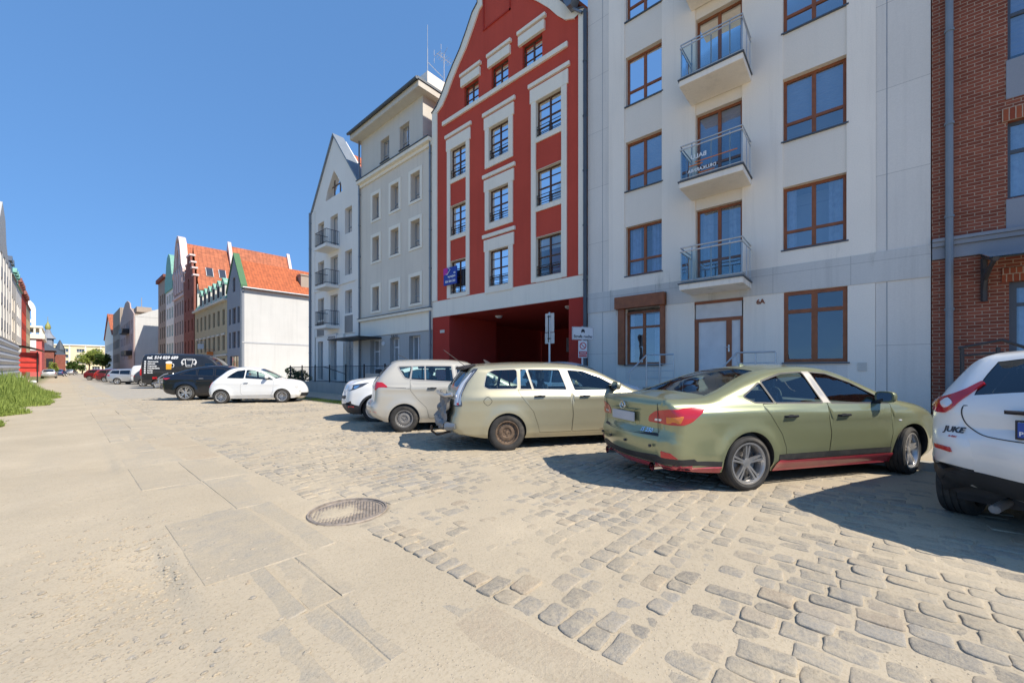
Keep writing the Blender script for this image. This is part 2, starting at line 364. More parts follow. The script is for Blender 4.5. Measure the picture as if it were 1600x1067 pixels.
# ---------------- right-hand row of houses ----------------
def gable_roof(parent, fr, a0, a1, ze, zr, depth, mat, th=.18, d0=0, name='roof', am=None):
    am = (a0+a1)/2 if am is None else am; mb = MB()
    for (p, q, za, zb) in ((a0, am, ze, zr), (am, a1, zr, ze)):
        A = [fr.P(p, za, d0), fr.P(q, zb, d0), fr.P(q, zb, -depth), fr.P(p, za, -depth)]
        mb.hexa([(x, y, z-th) for x, y, z in A]+A)
    return mb.build(name, mat, parent)
def gable_fill(mb, fr, a0, a1, ze, zr, d):
    am = (a0+a1)/2; mb.add([fr.P(a0, ze, d), fr.P(a1, ze, d), fr.P(am, zr, d)], [(0, 1, 2)])
def downpipe(name, x, y, z0, z1, mat, label, r=.055, parent=None):
    mb = MB(); mb.tube([(x, y, z0+.15), (x, y, z1)], r, 10); mb.tube([(x, y, z0+.2), (x-.1, y, z0+.02)], r, 10)
    for z in np.arange(z0+.6, z1, 2.0): mb.tube([(x, y, z), (x, y, z+.05)], r*1.25, 10); mb.box(x, x+.12, y-.015, y+.015, z, z+.04)
    o = mb.build(name, mat, parent, smooth=True)
    if label: tag(o, label, 'downpipe')
    return o

# --- white block with steel balconies ---
T = thing('apartment_block', 'white apartment block with three steel and glass balconies and brown wooden windows', 'building', (0, 0, 0))
A0, A1 = -1.235, 7.435; F0 = 3.49; F1 = 4.2
rowz = [(4.62, 6.3), (7.52, 9.2), (10.42, 12.1), (13.32, 15.0)]; brow = [(3.95, 6.27), (6.85, 9.17), (9.75, 12.07), (12.65, 14.97)]
strips = [rect(.19, 1.49, 4.6, 19.4), rect(4.72, 6.0, 4.6, 19.4), rect(2.45, 3.71, 4.21, 19.4)]
wall('wall', 'white_wall', FR, rect(-.34, 6.59, F1, 20), strips, T, 0, .03, 0)
h = [rect(.19, 1.49, a, b) for a, b in rowz]+[rect(4.72, 5.96, a, b) for a, b in rowz]+[rect(2.45, 3.69, a, b) for a, b in brow]
wall('infill_panel', 'infill', FR, rect(-.3, 6.5, 3.9, 20), h, T, -.03, .2, 0)
wall('band', 'band_grey', FR, rect(A0, A1, F0, F1), [rect(4.56, 6.3, 3.3, 3.92)], T, .012, .1, .08)
wall('cladding', 'panel_grey', FR, rect(-.335, A0, F1+.002, 20), [], T, -.012, .2, .9)
wall('cladding', 'panel_grey', FR, rect(6.595, A1, F1+.002, 20), [], T, -.012, .2, .9)
wall('cladding', 'panel_grey', FR, rect(-.335, A0, 0, F0-.002), [], T, -.012, .2, .9)
wall('cladding', 'panel_grey', FR, rect(6.3, A1, 0, F0-.002), [], T, -.012, .2, .9)
wall('ground_floor_wall', 'white_base', FR, rect(-.33, 6.295, .0, F0-.003), [rect(.17, 1.47, 1.62, 3.485), rect(2.42, 3.73, .95, 3.485), rect(4.75, 5.95, 1.6, 3.484)], T, 0, .16, .05)
for x in (-.53, 6.83):
    mb = MB(); FR.box(mb, x-.006, x+.006, F1+.01, 20, -.012, -.008); FR.box(mb, x-.006, x+.006, 0, F0-.01, -.012, -.008); mb.build('panel_joint', 'zinc', T)
shell('core', 'panel_grey', RX+.9, RX+14, A0+.02, A1-.02, 0, 20, T)
mb = MB(); FR.box(mb, .17, 1.5, 1.1, 1.55, -.0, .006); FR.box(mb, 4.74, 5.96, 1.1, 1.52, 0, .006); pieces(mb, 'sill_panel', 'panel_grey', T)
ins = ['curtain', 'b1', 'curtain', 'b.6', 'b.5', 'curtain', 'b1', 'sheer']
for k, (a, b) in enumerate(rowz):
    window(T, FR, .19, 1.49, a, b, 'wood', .15, 2, (.30,), inside=['curtain', 'b.7', 'b.35', 'curtain'][k], sill='dark_zinc', seed=k, room=1.0, d=-.03)
    window(T, FR, 4.72, 5.96, a, b, 'wood', .15, 2, (.32,), inside=['curtain', 'b.62', 'curtain', 'b.8'][k], sill='dark_zinc', seed=9+k, room=1.0, d=-.03)
for k, (a, b) in enumerate(brow):
    window(T, FR, 2.45, 3.69, a, b, 'wood', .15, 2, (.33,), inside=['curtain', 'b.7', 'curtain', 'b.5'][k], seed=20+k, room=1.0, d=-.03, name='balcony_door')
window(T, FR, .17, 1.47, 1.62, 3.485, 'wood', .06, 2, (.72,), inside=None, seed=3, fw=.09, bar=.07, sill='dark_zinc')
window(T, FR, 4.75, 5.95, 1.6, 3.4, 'wood', .12, 2, (.70,), inside='curtain', seed=4, fw=.08, sill='dark_zinc')
mb = MB(); FR.box(mb, 4.58, 6.28, 3.5, 3.9, 0, .2); FR.box(mb, 4.6, 4.75, 1.6, 3.5, 0, .1); FR.box(mb, 5.95, 6.2, 1.6, 3.5, 0, .1); pieces(mb, 'roller_shutter_box', 'wood', T, recalc=True, bevel=.008)
D = MB(); FR.box(D, 2.42, 3.73, 2.86, 2.96, -.12, -.03)
for x0, x1 in ((2.42, 2.5), (2.72, 2.86), (3.62, 3.73)): FR.box(D, x0, x1, .95, 2.86, -.12, -.03)
FR.box(D, 2.42, 3.73, 3.40, 3.49, -.12, -.03); D_ = D.build('door_frame', 'wood', T)
P_ = MB(); FR.box(P_, 2.5, 2.72, .97, 2.86, -.11, -.06); FR.box(P_, 2.86, 3.62, .97, 2.86, -.11, -.06); FR.box(P_, 2.46, 3.7, 2.96, 3.4, -.11, -.05); P_.build('door_panel', 'panel_white', D_)
P_ = MB(); FR.box(P_, 2.77, 2.81, 1.95, 2.15, -.03, -.01); P_.tube([FR.P(2.79, 2.08, -.01), FR.P(2.79, 2.08, .04), FR.P(2.9, 2.08, .04)], .01); P_.build('door_handle', 'steel', D_)
mb = MB(); text_on(mb, '6A', .17, lambda u, v, w_: FR.P(2.0-u, 3.3+v, .01+w_), .008); mb.build('house_number', 'wood', T)
mb = MB(); FR.box(mb, -.18, -.02, 1.4, 1.6, 0, .02); mb.build('meter_cover', 'pale_beige', T)
def balcony(z, k):
    s = MB(); FR.box(s, 2.22, 3.82, z-.19, z-.03, 0, 1.1); sl_ = s.build('balcony', 'white_wall', T, recalc=True, bevel=.008)
    t_ = MB(); FR.box(t_, 2.19, 3.85, z-.028, z+.0, 0, 1.14); t_.build('tile_edge', 'dark_zinc', sl_)
    r_ = MB(); o = 1.07; zt = z+1.02; zl = z+.9
    y0, y1 = 2.24, 3.8
    for y in (y0+.02, y0+.3, 3.0, y1-.3, y1-.02): r_.tube([FR.P(y, z-.02, o-.06), FR.P(y, zt if y in (y0+.3, y1-.3) else zl, o-.06)], .018, 8)
    for zz, q in ((zt, .04), (zl, 0), (z+.06, 0)):
        r_.tube([FR.P(y1+.0, zz, .02), FR.P(y1, zz, o-q), FR.P(y0, zz, o-q), FR.P(y0, zz, .02)], .021 if zz > z+.1 else .017, 8)
    for dd in (.1, .55): 
        r_.tube([FR.P(y0, z, dd), FR.P(y0, zl, dd)], .014, 6); r_.tube([FR.P(y1, z, dd), FR.P(y1, zl, dd)], .014, 6)
    r_.build('railing', 'steel', sl_, smooth=True)
    g = MB(); FR.box(g, y0+.03, y1-.03, z+.09, zl-.03, o-.012, o-.004); FR.box(g, y0-.004, y0+.004, z+.09, zl-.03, .05, o-.05); FR.box(g, y1-.004, y1+.004, z+.09, zl-.03, .05, o-.05)
    g.build('glass_panel', 'rail_glass', sl_)
    return sl_
for k, z in enumerate((3.88, 6.78, 9.68, 12.58)):
    b_ = balcony(z, k)
    if k == 1:
        q = MB(); mir = lambda u, v, w_: FR.P(3.35+u, 7.32+v, 1.085+w_)     # lettering is read from inside, so mirrored outside
        q0 = MB(); text_on(q0, 'BALU', .17, lambda u, v, w_: FR.P(3.3+u, 7.36+v, 1.085+w_), .004); q0.build('banner_lettering', 'white_print', b_); text_on(q, 'DRUKARNIA', .13, lambda u, v, w_: FR.P(3.22+u, 6.98+v, 1.085+w_), .003); q.build('banner_lettering', 'white_print', b_)
        q = MB(); FR.box(q, 2.35, 3.4, 7.2, 7.225, 1.072, 1.078); FR.box(q, 3.2, 3.55, 7.12, 7.15, 1.072, 1.078); FR.box(q, 2.9, 3.3, 6.87, 6.9, 1.072, 1.078); q.build('banner_stripe', 'orange_print', b_)
for (y0, y1, lab) in ((1.5, 2.35, 'long steel stair railing in front of the white front door of number 6A'), (3.95, 4.75, 'short steel stair railing under the brown shuttered ground floor window')):
    r_ = MB(); x = 11.55
    for y in (y0, (y0+y1)/2, y1): r_.tube([(x, y, .9), (x, y, 1.85)], .02)
    r_.tube([(x, y0, 1.87), (x, y1, 1.87), (x-.45, y1+.35, 1.35)], .022)
    for z in (1.2, 1.4, 1.6): r_.tube([(x, y0, z), (x, y1, z)], .01, 6)
    r_.tube([(x-.45, y1+.35, .3), (x-.45, y1+.35, 1.36)], .02); tag(r_.build('stair_railing', 'steel', smooth=True), lab, 'railing')
mb = MB(); mb.box(11.5, 12.7, 1.4, 4.85, .12, .9)
for i in range(4): mb.box(11.05-.0+.0, 11.5, 2.2, 3.9, .12, .9-.2*i-.2) if i == 0 else mb.box(11.5-.45-.3*i, 11.5-.15-.3*i, 2.2, 3.9, .12, .7-.19*i)
tag(mb.build('entrance_steps', 'concrete'), 'concrete entrance steps and landing under the door of number 6A', 'steps')
downpipe('downpipe', RX-.09, 7.49, .1, 14.6, 'dark_zinc', 'dark grey downpipe between the red house and the white balcony block', .07)

# --- red gabled house with passage ---
T = thing('red_gabled_house', 'dark red gabled house with cream window surrounds and a vehicle passage through its ground floor', 'building')
a0, a1 = 7.545, 16.61
gl = [(16.62, 14.71), (16.2, 14.9), (15.82, 15.3), (15.43, 15.82), (14.9, 16.4), (14.42, 16.87), (13.95, 17.5), (13.54, 18.11), (13.2, 18.35), (13.2, 18.8), (12.9, 19.4), (12.3, 21.2), (12.08, 21.5)]
gr = [(24.16-a, z) for a, z in gl[::-1][1:]]; gr[-1] = (7.54, 14.71)
outline = [(a1, 4.95)]+gl+gr+[(a0, 4.95)]
cols = [(8.56, 9.81), (11.29, 12.49), (14.01, 15.17)]; rz = [(5.16, 6.78), (8.02, 9.5), (10.82, 12.32)]
H = [rect(c0, c1, z0, z1) for c0, c1 in cols for z0, z1 in rz]; GW = [(9.51, 10.54), (11.34, 12.35), (13.19, 14.17)]
H += [rect(c0, c1, 13.97, 14.98) for c0, c1 in GW]
wall('wall', 'red_wall', FR, outline, H, T, 0, .22, .9)
wall('beam', 'cream', FR, rect(a0, a1, 4.13, 4.945), [], T, .02, .2, .9)
ps = [(a0, 0), (8.25, 0), (8.25, 4.11), (15.28, 4.11), (15.28, 0), (a1, 0), (a1, 4.12), (a0, 4.12)]
wall('ground_floor_wall', 'dark_red', FR, ps, [], T, 0, .2, .9)
mb = MB()
mb.box(RX+.905, RX+13, 8.1, 8.252, 0, 4.3); mb.box(RX+.905, RX+3.4, 15.278, 15.5, 0, 4.3); mb.box(RX+3.2, RX+3.4, 15.3, 16.6, 0, 4.3); mb.box(RX+3.2, RX+13, 16.4, 16.55, 0, 4.3)
mb.box(RX+.905, RX+13, 8.1, 16.5, 4.108, 4.3); mb.box(RX+9, RX+9.2, 8.26, 16.3, 0, 4.1); mb.box(RX+4.4, RX+4.6, 8.26, 10.2, 0, 4.1)
mb.build('passage_wall', 'dark_red', T)
mb = MB(); mb.box(RX+8.9, RX+8.98, 12.2, 13.6, 0, 2.4); mb.build('passage_door', 'grey_frame', T)
mb = MB(); mb.box(RX+8.86, RX+8.99, 12.3, 14.2, 2.6, 3.5); mb.build('notice_panel', 'reflector_paint', T)
for (x, y) in ((RX+1.6, 13.4), (RX+1.4, 9.15)):
    mb = MB(); mb.lathe([(0, -.12), (.1, -.11), (.17, -.06), (.19, 0)], 20, Matrix.Translation((x, y, 4.11))); mb.build('ceiling_lamp', 'sign_white', T, smooth=True)
mb = MB(); FR.box(mb, 15.65, 16.0, 3.3, 3.45, 0, .015); mb.build('street_name_plate', 'pale_beige', T)
C = MB()
FR.box(C, a0, 7.8, 4.96, 14.7, 0, .06); FR.box(C, 16.2, a1, 4.96, 14.7, 0, .06)
FR.box(C, 8.28, 15.76, 13.72, 13.92, 0, .09)
C.build('edge_trim', 'cream', T, recalc=True, bevel=.006) if 0 else pieces(C, 'edge_trim', 'cream', T, recalc=True, bevel=.006)
for i, (c0, c1) in enumerate(cols):
    if i == 1:
        for z0, z1 in rz[::-1]:
            C = MB(); FR.box(C, c0-.24, c0, z0-.28, z1, 0, .06); FR.box(C, c1, c1+.24, z0-.28, z1, 0, .06); FR.box(C, c0, c1, z0-.28, z0-.01, 0, .06)
            FR.box(C, c0-.3, c1+.3, z1, z1+.52, 0, .065); FR.box(C, c0-.38, c1+.38, z1+.6, z1+.76, 0, .1); C.build('surround', 'cream', T, recalc=True, bevel=.006)
    else:
        C = MB(); FR.box(C, c0-.24, c0, 4.98, 12.32, 0, .06); FR.box(C, c1, c1+.24, 4.98, 12.32, 0, .06)
        for z0, z1 in rz: FR.box(C, c0, c1, z0-.2, z0-.01, 0, .06)
        FR.box(C, c0-.3, c1+.3, 12.32, 12.88, 0, .065); FR.box(C, c0-.38, c1+.38, 12.96, 13.12, 0, .1); C.build('surround', 'cream', T, recalc=True, bevel=.006)
for c0, c1 in cols:
    for z0, z1 in rz:
        C = MB(); FR.box(C, c0+.001, c0+.012, z0+.001, z1-.001, -.105, .055); FR.box(C, c1-.012, c1-.001, z0+.001, z1-.001, -.105, .055); FR.box(C, c0+.013, c1-.013, z1-.013, z1-.001, -.105, .055); FR.box(C, c0+.013, c1-.013, z0+.001, z0+.013, -.105, .055); C.build('jamb_lining', 'cream', T)
for c0, c1 in GW: C = MB(); FR.box(C, c0-.16, c1+.16, 14.98, 15.36, 0, .12); FR.box(C, c0-.22, c1+.22, 15.46, 15.6, 0, .14); C.build('surround', 'cream', T, recalc=True, bevel=.006)
bnd = MB()
L = gl[:]; 
for side in (0, 1):
    pts = L if not side else [(24.16-a, z) for a, z in L]
    inn = []
    for i, (a, z) in enumerate(pts):
        p = pts[max(i-1, 0)]; q = pts[min(i+1, len(pts)-1)]; dx, dz = q[0]-p[0], q[1]-p[1]; l = math.hypot(dx, dz); s_ = -1 if not side else 1
        nx, nz = (-dz/l*1, dx/l) if not side else (dz/l, -dx/l)
        inn.append((a+nx*.42*1, z+(nz*.42)))
    if True:
        inn = [(a-(.42 if not side else -.42)*(1), z-.12) if i < 8 else (a-(.3 if not side else -.3), z-.25) for i, (a, z) in enumerate(pts)]
    n = len(pts); V = [FR.P(a, z, .07) for a, z in pts]+[FR.P(a, z, .07) for a, z in inn]+[FR.P(a, z, 0) for a, z in pts]+[FR.P(a, z, 0) for a, z in inn]
    bnd.add(V, [(i, i+1, n+i+1, n+i) for i in range(n-1)]+[(2*n+i, 2*n+i+1, i+1, i) for i in range(n-1)]+[(n+i, n+i+1, 3*n+i+1, 3*n+i) for i in range(n-1)])
bnd.build('gable_band', 'cream', T)
cap = MB()
for pts in (gl, [(24.16-a, z) for a, z in gl]): 
    for p, q in zip(pts[:-1], pts[1:]):
        A = [FR.P(p[0], p[1]+.001, .11), FR.P(q[0], q[1]+.001, .11), FR.P(q[0], q[1]+.001, -.3), FR.P(p[0], p[1]+.001, -.3)]; cap.hexa(A+[(x, y, z+.045) for x, y, z in A])
pieces(cap, 'coping', 'dark_zinc', T)
mb = MB(); pan = [(13.1, 17.0), (11.2, 16.95), (10.9, 16.95), (10.9, 20.3), (13.1, 18.6)]
FR.box(mb, 12.8, 12.86, 16.95, 18.7, 0, .05); FR.box(mb, 11.2, 12.86, 16.9, 16.96, 0, .05); FR.box(mb, 11.2, 11.26, 16.9, 20.5, 0, .05); mb.build('groove_trim', 'dark_red', T)
shell('core', 'dark_red', RX+.9, RX+13, a0+.02, a1-.02, 4.35, 14.7, T)
gable_roof(T, FR, a0-.2, a1+.2, 14.7, 20.9, 13, 'orange_tile', d0=-.3)
blinds = ['b.5', 'b1', 'b.7']
n_ = 0
for i, (c0, c1) in enumerate(cols):
    for j, (z0, z1) in enumerate(rz):
        wn = window(T, FR, c0, c1, z0, z1, 'wood_dark', .11, 2, (.5, -.26, -.76), inside=['b.32', 'b.95', 'b.5', 'b1', 'b.95', 'b.45', 'b.9', 'b.6', 'curtain'][n_], seed=40+n_, room=.8, fw=.055, bar=.035)
        r_ = MB()
        for zz in (.12, .34, .46): r_.tube([FR.P(c0+.02, z0+zz, -.03), FR.P(c1-.02, z0+zz, -.03)], .014, 6)
        for y in (c0+.02, (c0+c1)/2, c1-.02): r_.tube([FR.P(y, z0+.02, -.03), FR.P(y, z0+.48, -.03)], .014, 6)
        r_.build('guard_rail', 'black_iron', wn); n_ += 1
for i, (c0, c1) in enumerate(GW): window(T, FR, c0, c1, 13.97, 14.98, 'wood_dark', .13, 2, (-.33, -.66), inside='b.4', seed=60+i, room=.8, fw=.055, bar=.035)
# letting banner
B_ = thing('letting_banner', 'blue and pink letting banner hung in the lowest left window of the red house', 'banner')
FB = Fr(RX-.12, 0, 0, 1, -1, 0)
mb = MB(); mb_pts = rect(14.35, 15.45, 5.62, 6.42)
FB2 = Fr(RX-.05-.0, 0, 0, 1, -1, 0)
FB2.box(mb, 14.5, 15.5, 5.6, 6.45, .1, .14); mb.build('board', 'sign_blue', B_, recalc=True, bevel=.01)
mb = MB(); FB2.box(mb, 15.17, 15.5, 6.12, 6.45, .14, .146); mb.build('pink_corner', 'magenta', B_)
mb = MB(); tf = lambda x, z: (lambda u, v, w_: FB2.P(x-u, z+v, .146+w_))
text_on(mb, 'na', .16, tf(14.66, 6.16), .005); text_on(mb, 'wynajem', .16, tf(14.88, 6.0), .005); text_on(mb, '504 884 303', .15, tf(14.98, 5.76), .006)
mb.tube([FB2.P(15.12, 6.42, .15), FB2.P(14.98, 6.34, .15), FB2.P(15.22, 6.1, .15), FB2.P(15.3, 6.16, .15)], .018, 6); mb.build('lettering', 'white_print', B_)
mb = MB(); mb.box(RX-.05, RX+.02, 14.1, 14.28, 5.5, 6.2); tag(mb.build('flower_box', 'ink', recalc=True, bevel=.02), 'dark narrow box in the lowest left window of the red house beside the blue banner', 'box')
# hopper and pipe at the right shoulder
mb = MB(); FR.prism(mb, [(7.75, 15.75), (8.25, 15.75), (8.25, 15.2), (8.08, 14.85), (7.92, 14.85), (7.75, 15.2)], .02, .42); mb.tube([(RX-.2, 8.0, 14.9), (RX-.12, 7.6, 14.55)], .05); tag(mb.build('rainwater_hopper', 'zinc'), 'grey metal rainwater hopper at the right shoulder of the red gable', 'hopper')

# --- tall grey house ---
T = thing('tall_grey_house', 'tall pale grey house with cream cornices and twelve small windows left of the red house', 'building')
b0, b1 = 16.63, 24.2; c3 = [(21.85, 22.63), (19.74, 20.57), (17.7, 18.55)]; rz = [(5.1, 6.52), (8.16, 9.6), (10.73, 12.2)]
H = [rect(p, q, z0, z1) for p, q in c3 for z0, z1 in rz]
wall('wall', 'grey_beige', FR, rect(b0, b1, 4.68, 13.1), H, T, 0, .3, .9)
gh = [rect(21.75, 22.95, .35, 3.3), rect(19.7, 20.7, 1.5, 3.3), rect(17.7, 18.75, 1.5, 3.3)]
wall('ground_floor_wall', 'light_grey', FR, rect(b0, b1, 0, 3.5), gh, T, .0, .3, .9)
C = MB(); FR.box(C, b0, b1, 3.51, 4.5, -.9, .05); FR.box(C, b0, b1, 4.5, 4.66, -.9, .2); FR.box(C, b0, b1, 13.11, 13.3, -.9, .1); FR.box(C, b0, b1, 13.3, 13.5, -.9, .28)
pieces(C, 'cornice', 'cream', T, recalc=True, bevel=.01)
C = MB(); FR.box(C, b0, b1, 13.5, 13.54, -.9, .32); FR.box(C, b0, b1, 4.66, 4.69, -.9, .24)
pieces(C, 'flashing', 'dark_zinc', T)
for p, q in c3:
    for z0, z1 in rz:
        C = MB(); FR.box(C, p-.2, p, z0-.18, z1+.2, 0, .04); FR.box(C, q, q+.2, z0-.18, z1+.2, 0, .04); FR.box(C, p, q, z1, z1+.2, 0, .04); FR.box(C, p, q, z0-.18, z0-.01, 0, .04); C.build('surround', 'cream', T, recalc=True, bevel=.004)
th = [rect(20.8, 21.75, 13.95, 15.3), rect(18.75, 19.7, 13.95, 15.3)]
wall('upper_wall', 'pale_beige', FR, rect(17.5, 24.1, 13.54, 16.15), th, T, -.02, .25, 9)
shell('core', 'grey_beige', RX+.9, RX+12, b0+.02, b1-.02, 0, 13.4, T); shell('core', 'pale_beige', RX+.9, RX+9, 17.52, 24.08, 13.5, 16.15, T)
mb = MB(); FR.box(mb, 17.1, 24.5, 16.15, 16.5, -9.5, .55); mb.build('eave', 'pale_beige', T, recalc=True, bevel=.02)
mb = MB(); FR.box(mb, 17.05, 24.55, 16.5, 16.62, -9.5, .62); mb.tube([FR.P(17.05, 16.5, .68), FR.P(24.55, 16.5, .68)], .08); mb.build('gutter', 'dark_zinc', T)
mb = MB(); FR.box(mb, 17.2, 24.2, 16.62, 17.35, -9.5, -.1); mb.build('parapet', 'white_cool', T)
for p, q in c3:
    for z0, z1 in rz: window(T, FR, p, q, z0, z1, 'grey_frame', .27, 2, (.3,), inside='b.4' if random.random() < .5 else 'sheer', seed=int(p*10+z0), fw=.05, bar=.04, sill='dark_zinc')
for p, q in ((20.8, 21.75), (18.75, 19.7)): window(T, FR, p, q, 13.95, 15.3, 'grey_frame', .24, 2, (.35,), inside='b.5', seed=int(p), fw=.05, bar=.04, sill='dark_zinc')
window(T, FR, 21.75, 22.95, .35, 3.3, 'white_frame', .28, 2, (.75, .4), inside='curtain', seed=1, name='entrance_door'); window(T, FR, 19.7, 20.7, 1.5, 3.3, 'white_frame', .28, 2, (.7,), inside='curtain', seed=2); window(T, FR, 17.7, 18.75, 1.5, 3.3, 'white_frame', .28, 2, (), inside='curtain', seed=3)
mb = MB(); FR.box(mb, 21.6, 25.6, 3.32, 3.4, 0, 1.5); mb.build('canopy', 'black_iron', T)
mb = MB(); mb.lathe([(0, .06), (.12, .05), (.14, 0)], 16, Matrix.Translation((RX, 21.4, 3.0)) @ Matrix.Rotation(R(-90), 4, 'Y')); mb.build('wall_lamp', 'sign_white', T, smooth=True)
mb = MB(); text_on(mb, 'ELBLĄG', .2, lambda u, v, w_: FR.P(20.2-u, 3.38+v, .01+w_), .004); mb.build('lettering', 'ink', T)
downpipe('downpipe', RX-.1, 16.72, .1, 13.3, 'zinc', 'thin grey downpipe between the tall grey house and the red house')
downpipe('downpipe', RX-.1, 24.15, .1, 16.4, 'zinc', 'grey downpipe between the tall grey house and the narrow white gabled house')
mb = MB(); mb.tube([(13.1, 17.6, 17.2), (13.1, 17.6, 18.9)], .035, 6); mb.tube([(13.1, 17.6, 18.9), (13.1, 17.6, 20.2)], .02, 6); mb.tube([(13.1, 17.6, 18.2), (13.9, 17.25, 17.6)], .015, 6); tag(mb.build('lightning_mast', 'steel'), 'tall thin white lightning mast on the roof corner of the tall grey house', 'mast')
mb = MB(); x, y = 14.0, 17.3; mb.tube([(x, y, 17.3), (x, y, 19.0)], .02, 6)
mb.tube([(x-.5, y, 18.75), (x+.5, y, 18.75)], .012, 6)
for i in range(7): mb.tube([(x-.45+.15*i, y-.28, 18.75), (x-.45+.15*i, y+.28, 18.75)], .008, 5)
for s_ in (-.3, .3):
    for dz in (-.22, .22): mb.tube([(x-.45, y+s_, 18.75+dz-.15), (x-.45, y+s_, 18.75+dz+.15)], .012, 5)
mb.tube([(x-.45, y-.3, 18.75), (x-.45, y+.3, 18.75)], .012, 5); mb.tube([(x, y-.3, 19.2), (x, y, 19.0), (x, y+.3, 19.2)], .01, 5)
tag(mb.build('television_antenna', 'reflector_paint'), 'spiky television antenna on the roof of the tall grey house beside the red gable', 'antenna')

# --- narrow white gabled house ---
T = thing('white_gabled_house', 'narrow white gabled house with three black iron balconies beside the tall grey house', 'building')
g0, g1, gm = 24.25, 31.6, 27.95
H = []; Wl = []
for z0, z1 in ((5.25, 6.8), (7.85, 9.5), (10.65, 12.4)): H.append(rect(25.3, 26.3, z0, z1)); Wl.append((25.3, 26.3, z0, z1, 'window'))
for z0, z1 in ((4.55, 6.75), (7.35, 9.5), (10.15, 12.4)): H.append(rect(27.35, 28.5, z0, z1)); Wl.append((27.35, 28.5, z0, z1, 'balcony_door'))
for z0, z1 in ((5.15, 6.75), (7.75, 9.5), (10.6, 12.4)): H.append(rect(29.55, 30.6, z0, z1)); Wl.append((29.55, 30.6, z0, z1, 'window'))
tri = [(26.65, 13.75), (29.3, 13.75), (29.0, 14.4), (27.95, 15.6), (26.9, 14.4)]
wall('wall', 'white_cool', FR, [(g0, 3.9), (g1, 3.9), (g1, 13.6), (gm, 18.0), (g0, 13.6)], H+[tri], T, 0, .3, .9)
gh = [rect(25.2, 26.3, .7, 3.55), rect(27.35, 28.55, .7, 3.55), rect(29.6, 30.75, .7, 3.55)]
wall('ground_floor_wall', 'white_cool', FR, rect(g0, g1, 0, 3.88), gh, T, -.04, .35, .9)
C = MB(); FR.box(C, g0, g1, 7.3, 7.42, 0, .07) ; FR.box(C, g0, g0+.55, 0, 13.5, 0, .05); FR.box(C, g1-.5, g1, 0, 13.5, 0, .05)
for x0, x1 in ((26.35, 27.3), (28.6, 29.5)): FR.box(C, x0, x1, 0, 3.87, -.03, .1)
pieces(C, 'pilaster', 'white_cool', T, recalc=True, bevel=.006)
C = MB(); FR.box(C, 25.2, 26.3, 3.95, 5.1, 0, .02); FR.box(C, 29.55, 30.75, 3.95, 5.0, 0, .02); pieces(C, 'stone_panel', 'stone_panel', T)
C = MB()
for p, q in (((g0-.1, 13.55), (gm, 18.2)), ((gm, 18.2), (g1+.1, 13.55))):
    A = [FR.P(p[0], p[1], .12), FR.P(q[0], q[1], .12), FR.P(q[0], q[1], -.7), FR.P(p[0], p[1], -.7)]; C.hexa([(x, y, z-.15) for x, y, z in A]+A)
pieces(C, 'coping', 'blue_zinc', T)
shell('core', 'side_white', RX+.9, RX+12, g0+.02, g1+1.1, 0, 13.5, T); gable_roof(T, FR, g0-.1, g1+1.2, 13.5, 17.6, 12.2, 'orange_tile', d0=-.7)
mb = MB(); FR.box(mb, g1+.02, g1+.75, 0, 13.7, -.9, -.15); mb.build('side_bay', 'panel_grey', T)
for a, b, c, d_, nm in Wl: window(T, FR, a, b, c, d_, 'grey_frame', .26, 2, (.3,) if nm == 'window' else (), inside='b.5' if c > 7 else 'sheer', seed=int(a+c), fw=.06, bar=.04, name=nm)
window(T, FR, 26.65, 29.3, 13.75, 15.6, 'brown_frame', .25, 3, (.5,), inside=None, fw=.05, far=True, name='gable_window')
for a, b in ((25.2, 26.3), (27.35, 28.55), (29.6, 30.75)): window(T, FR, a, b, .7, 3.55, 'grey_frame', .3, 2 if a != 27.35 else 1, (.75,), inside='sheer', seed=int(a), name='shop_window' if a != 27.35 else 'shop_door')
mb = MB(); FR.box(mb, 27.3, 28.6, 3.5, 3.95, .1, .16); mb.build('shop_sign', 'sign_white', T)
mb = MB(); text_on(mb, 'RESTAURACJA', .17, lambda u, v, w_: FR.P(27.95-u, 3.73+v, .165+w_), .004); mb.build('sign_lettering', 'ink', T)
for k, z in enumerate((4.5, 7.3, 10.05)):
    s = MB(); FR.prism(s, rect(27.1, 28.95, z-.2, z), 0, .95); sl_ = s.build('balcony', 'white_cool', T)
    r_ = MB()
    for zz in (z+.12, z+1.0): r_.tube([FR.P(28.9, zz, 0), FR.P(28.9, zz, .9), FR.P(27.15, zz, .9), FR.P(27.15, zz, 0)], .02, 6)
    for i in range(15): y = 27.15+1.75*i/14; r_.tube([FR.P(y, z, .9), FR.P(y, z+1.0, .9)], .011, 5)
    for i in range(7):
        for y in (27.15, 28.9): r_.tube([FR.P(y, z, .9*i/7), FR.P(y, z+1.0, .9*i/7)], .011, 5)
    r_.build('railing', 'black_iron', sl_)
downpipe('downpipe', RX-.12, 31.75, .1, 13.5, 'blue_zinc', 'blue grey downpipe at the left edge of the narrow white gabled house', .09)
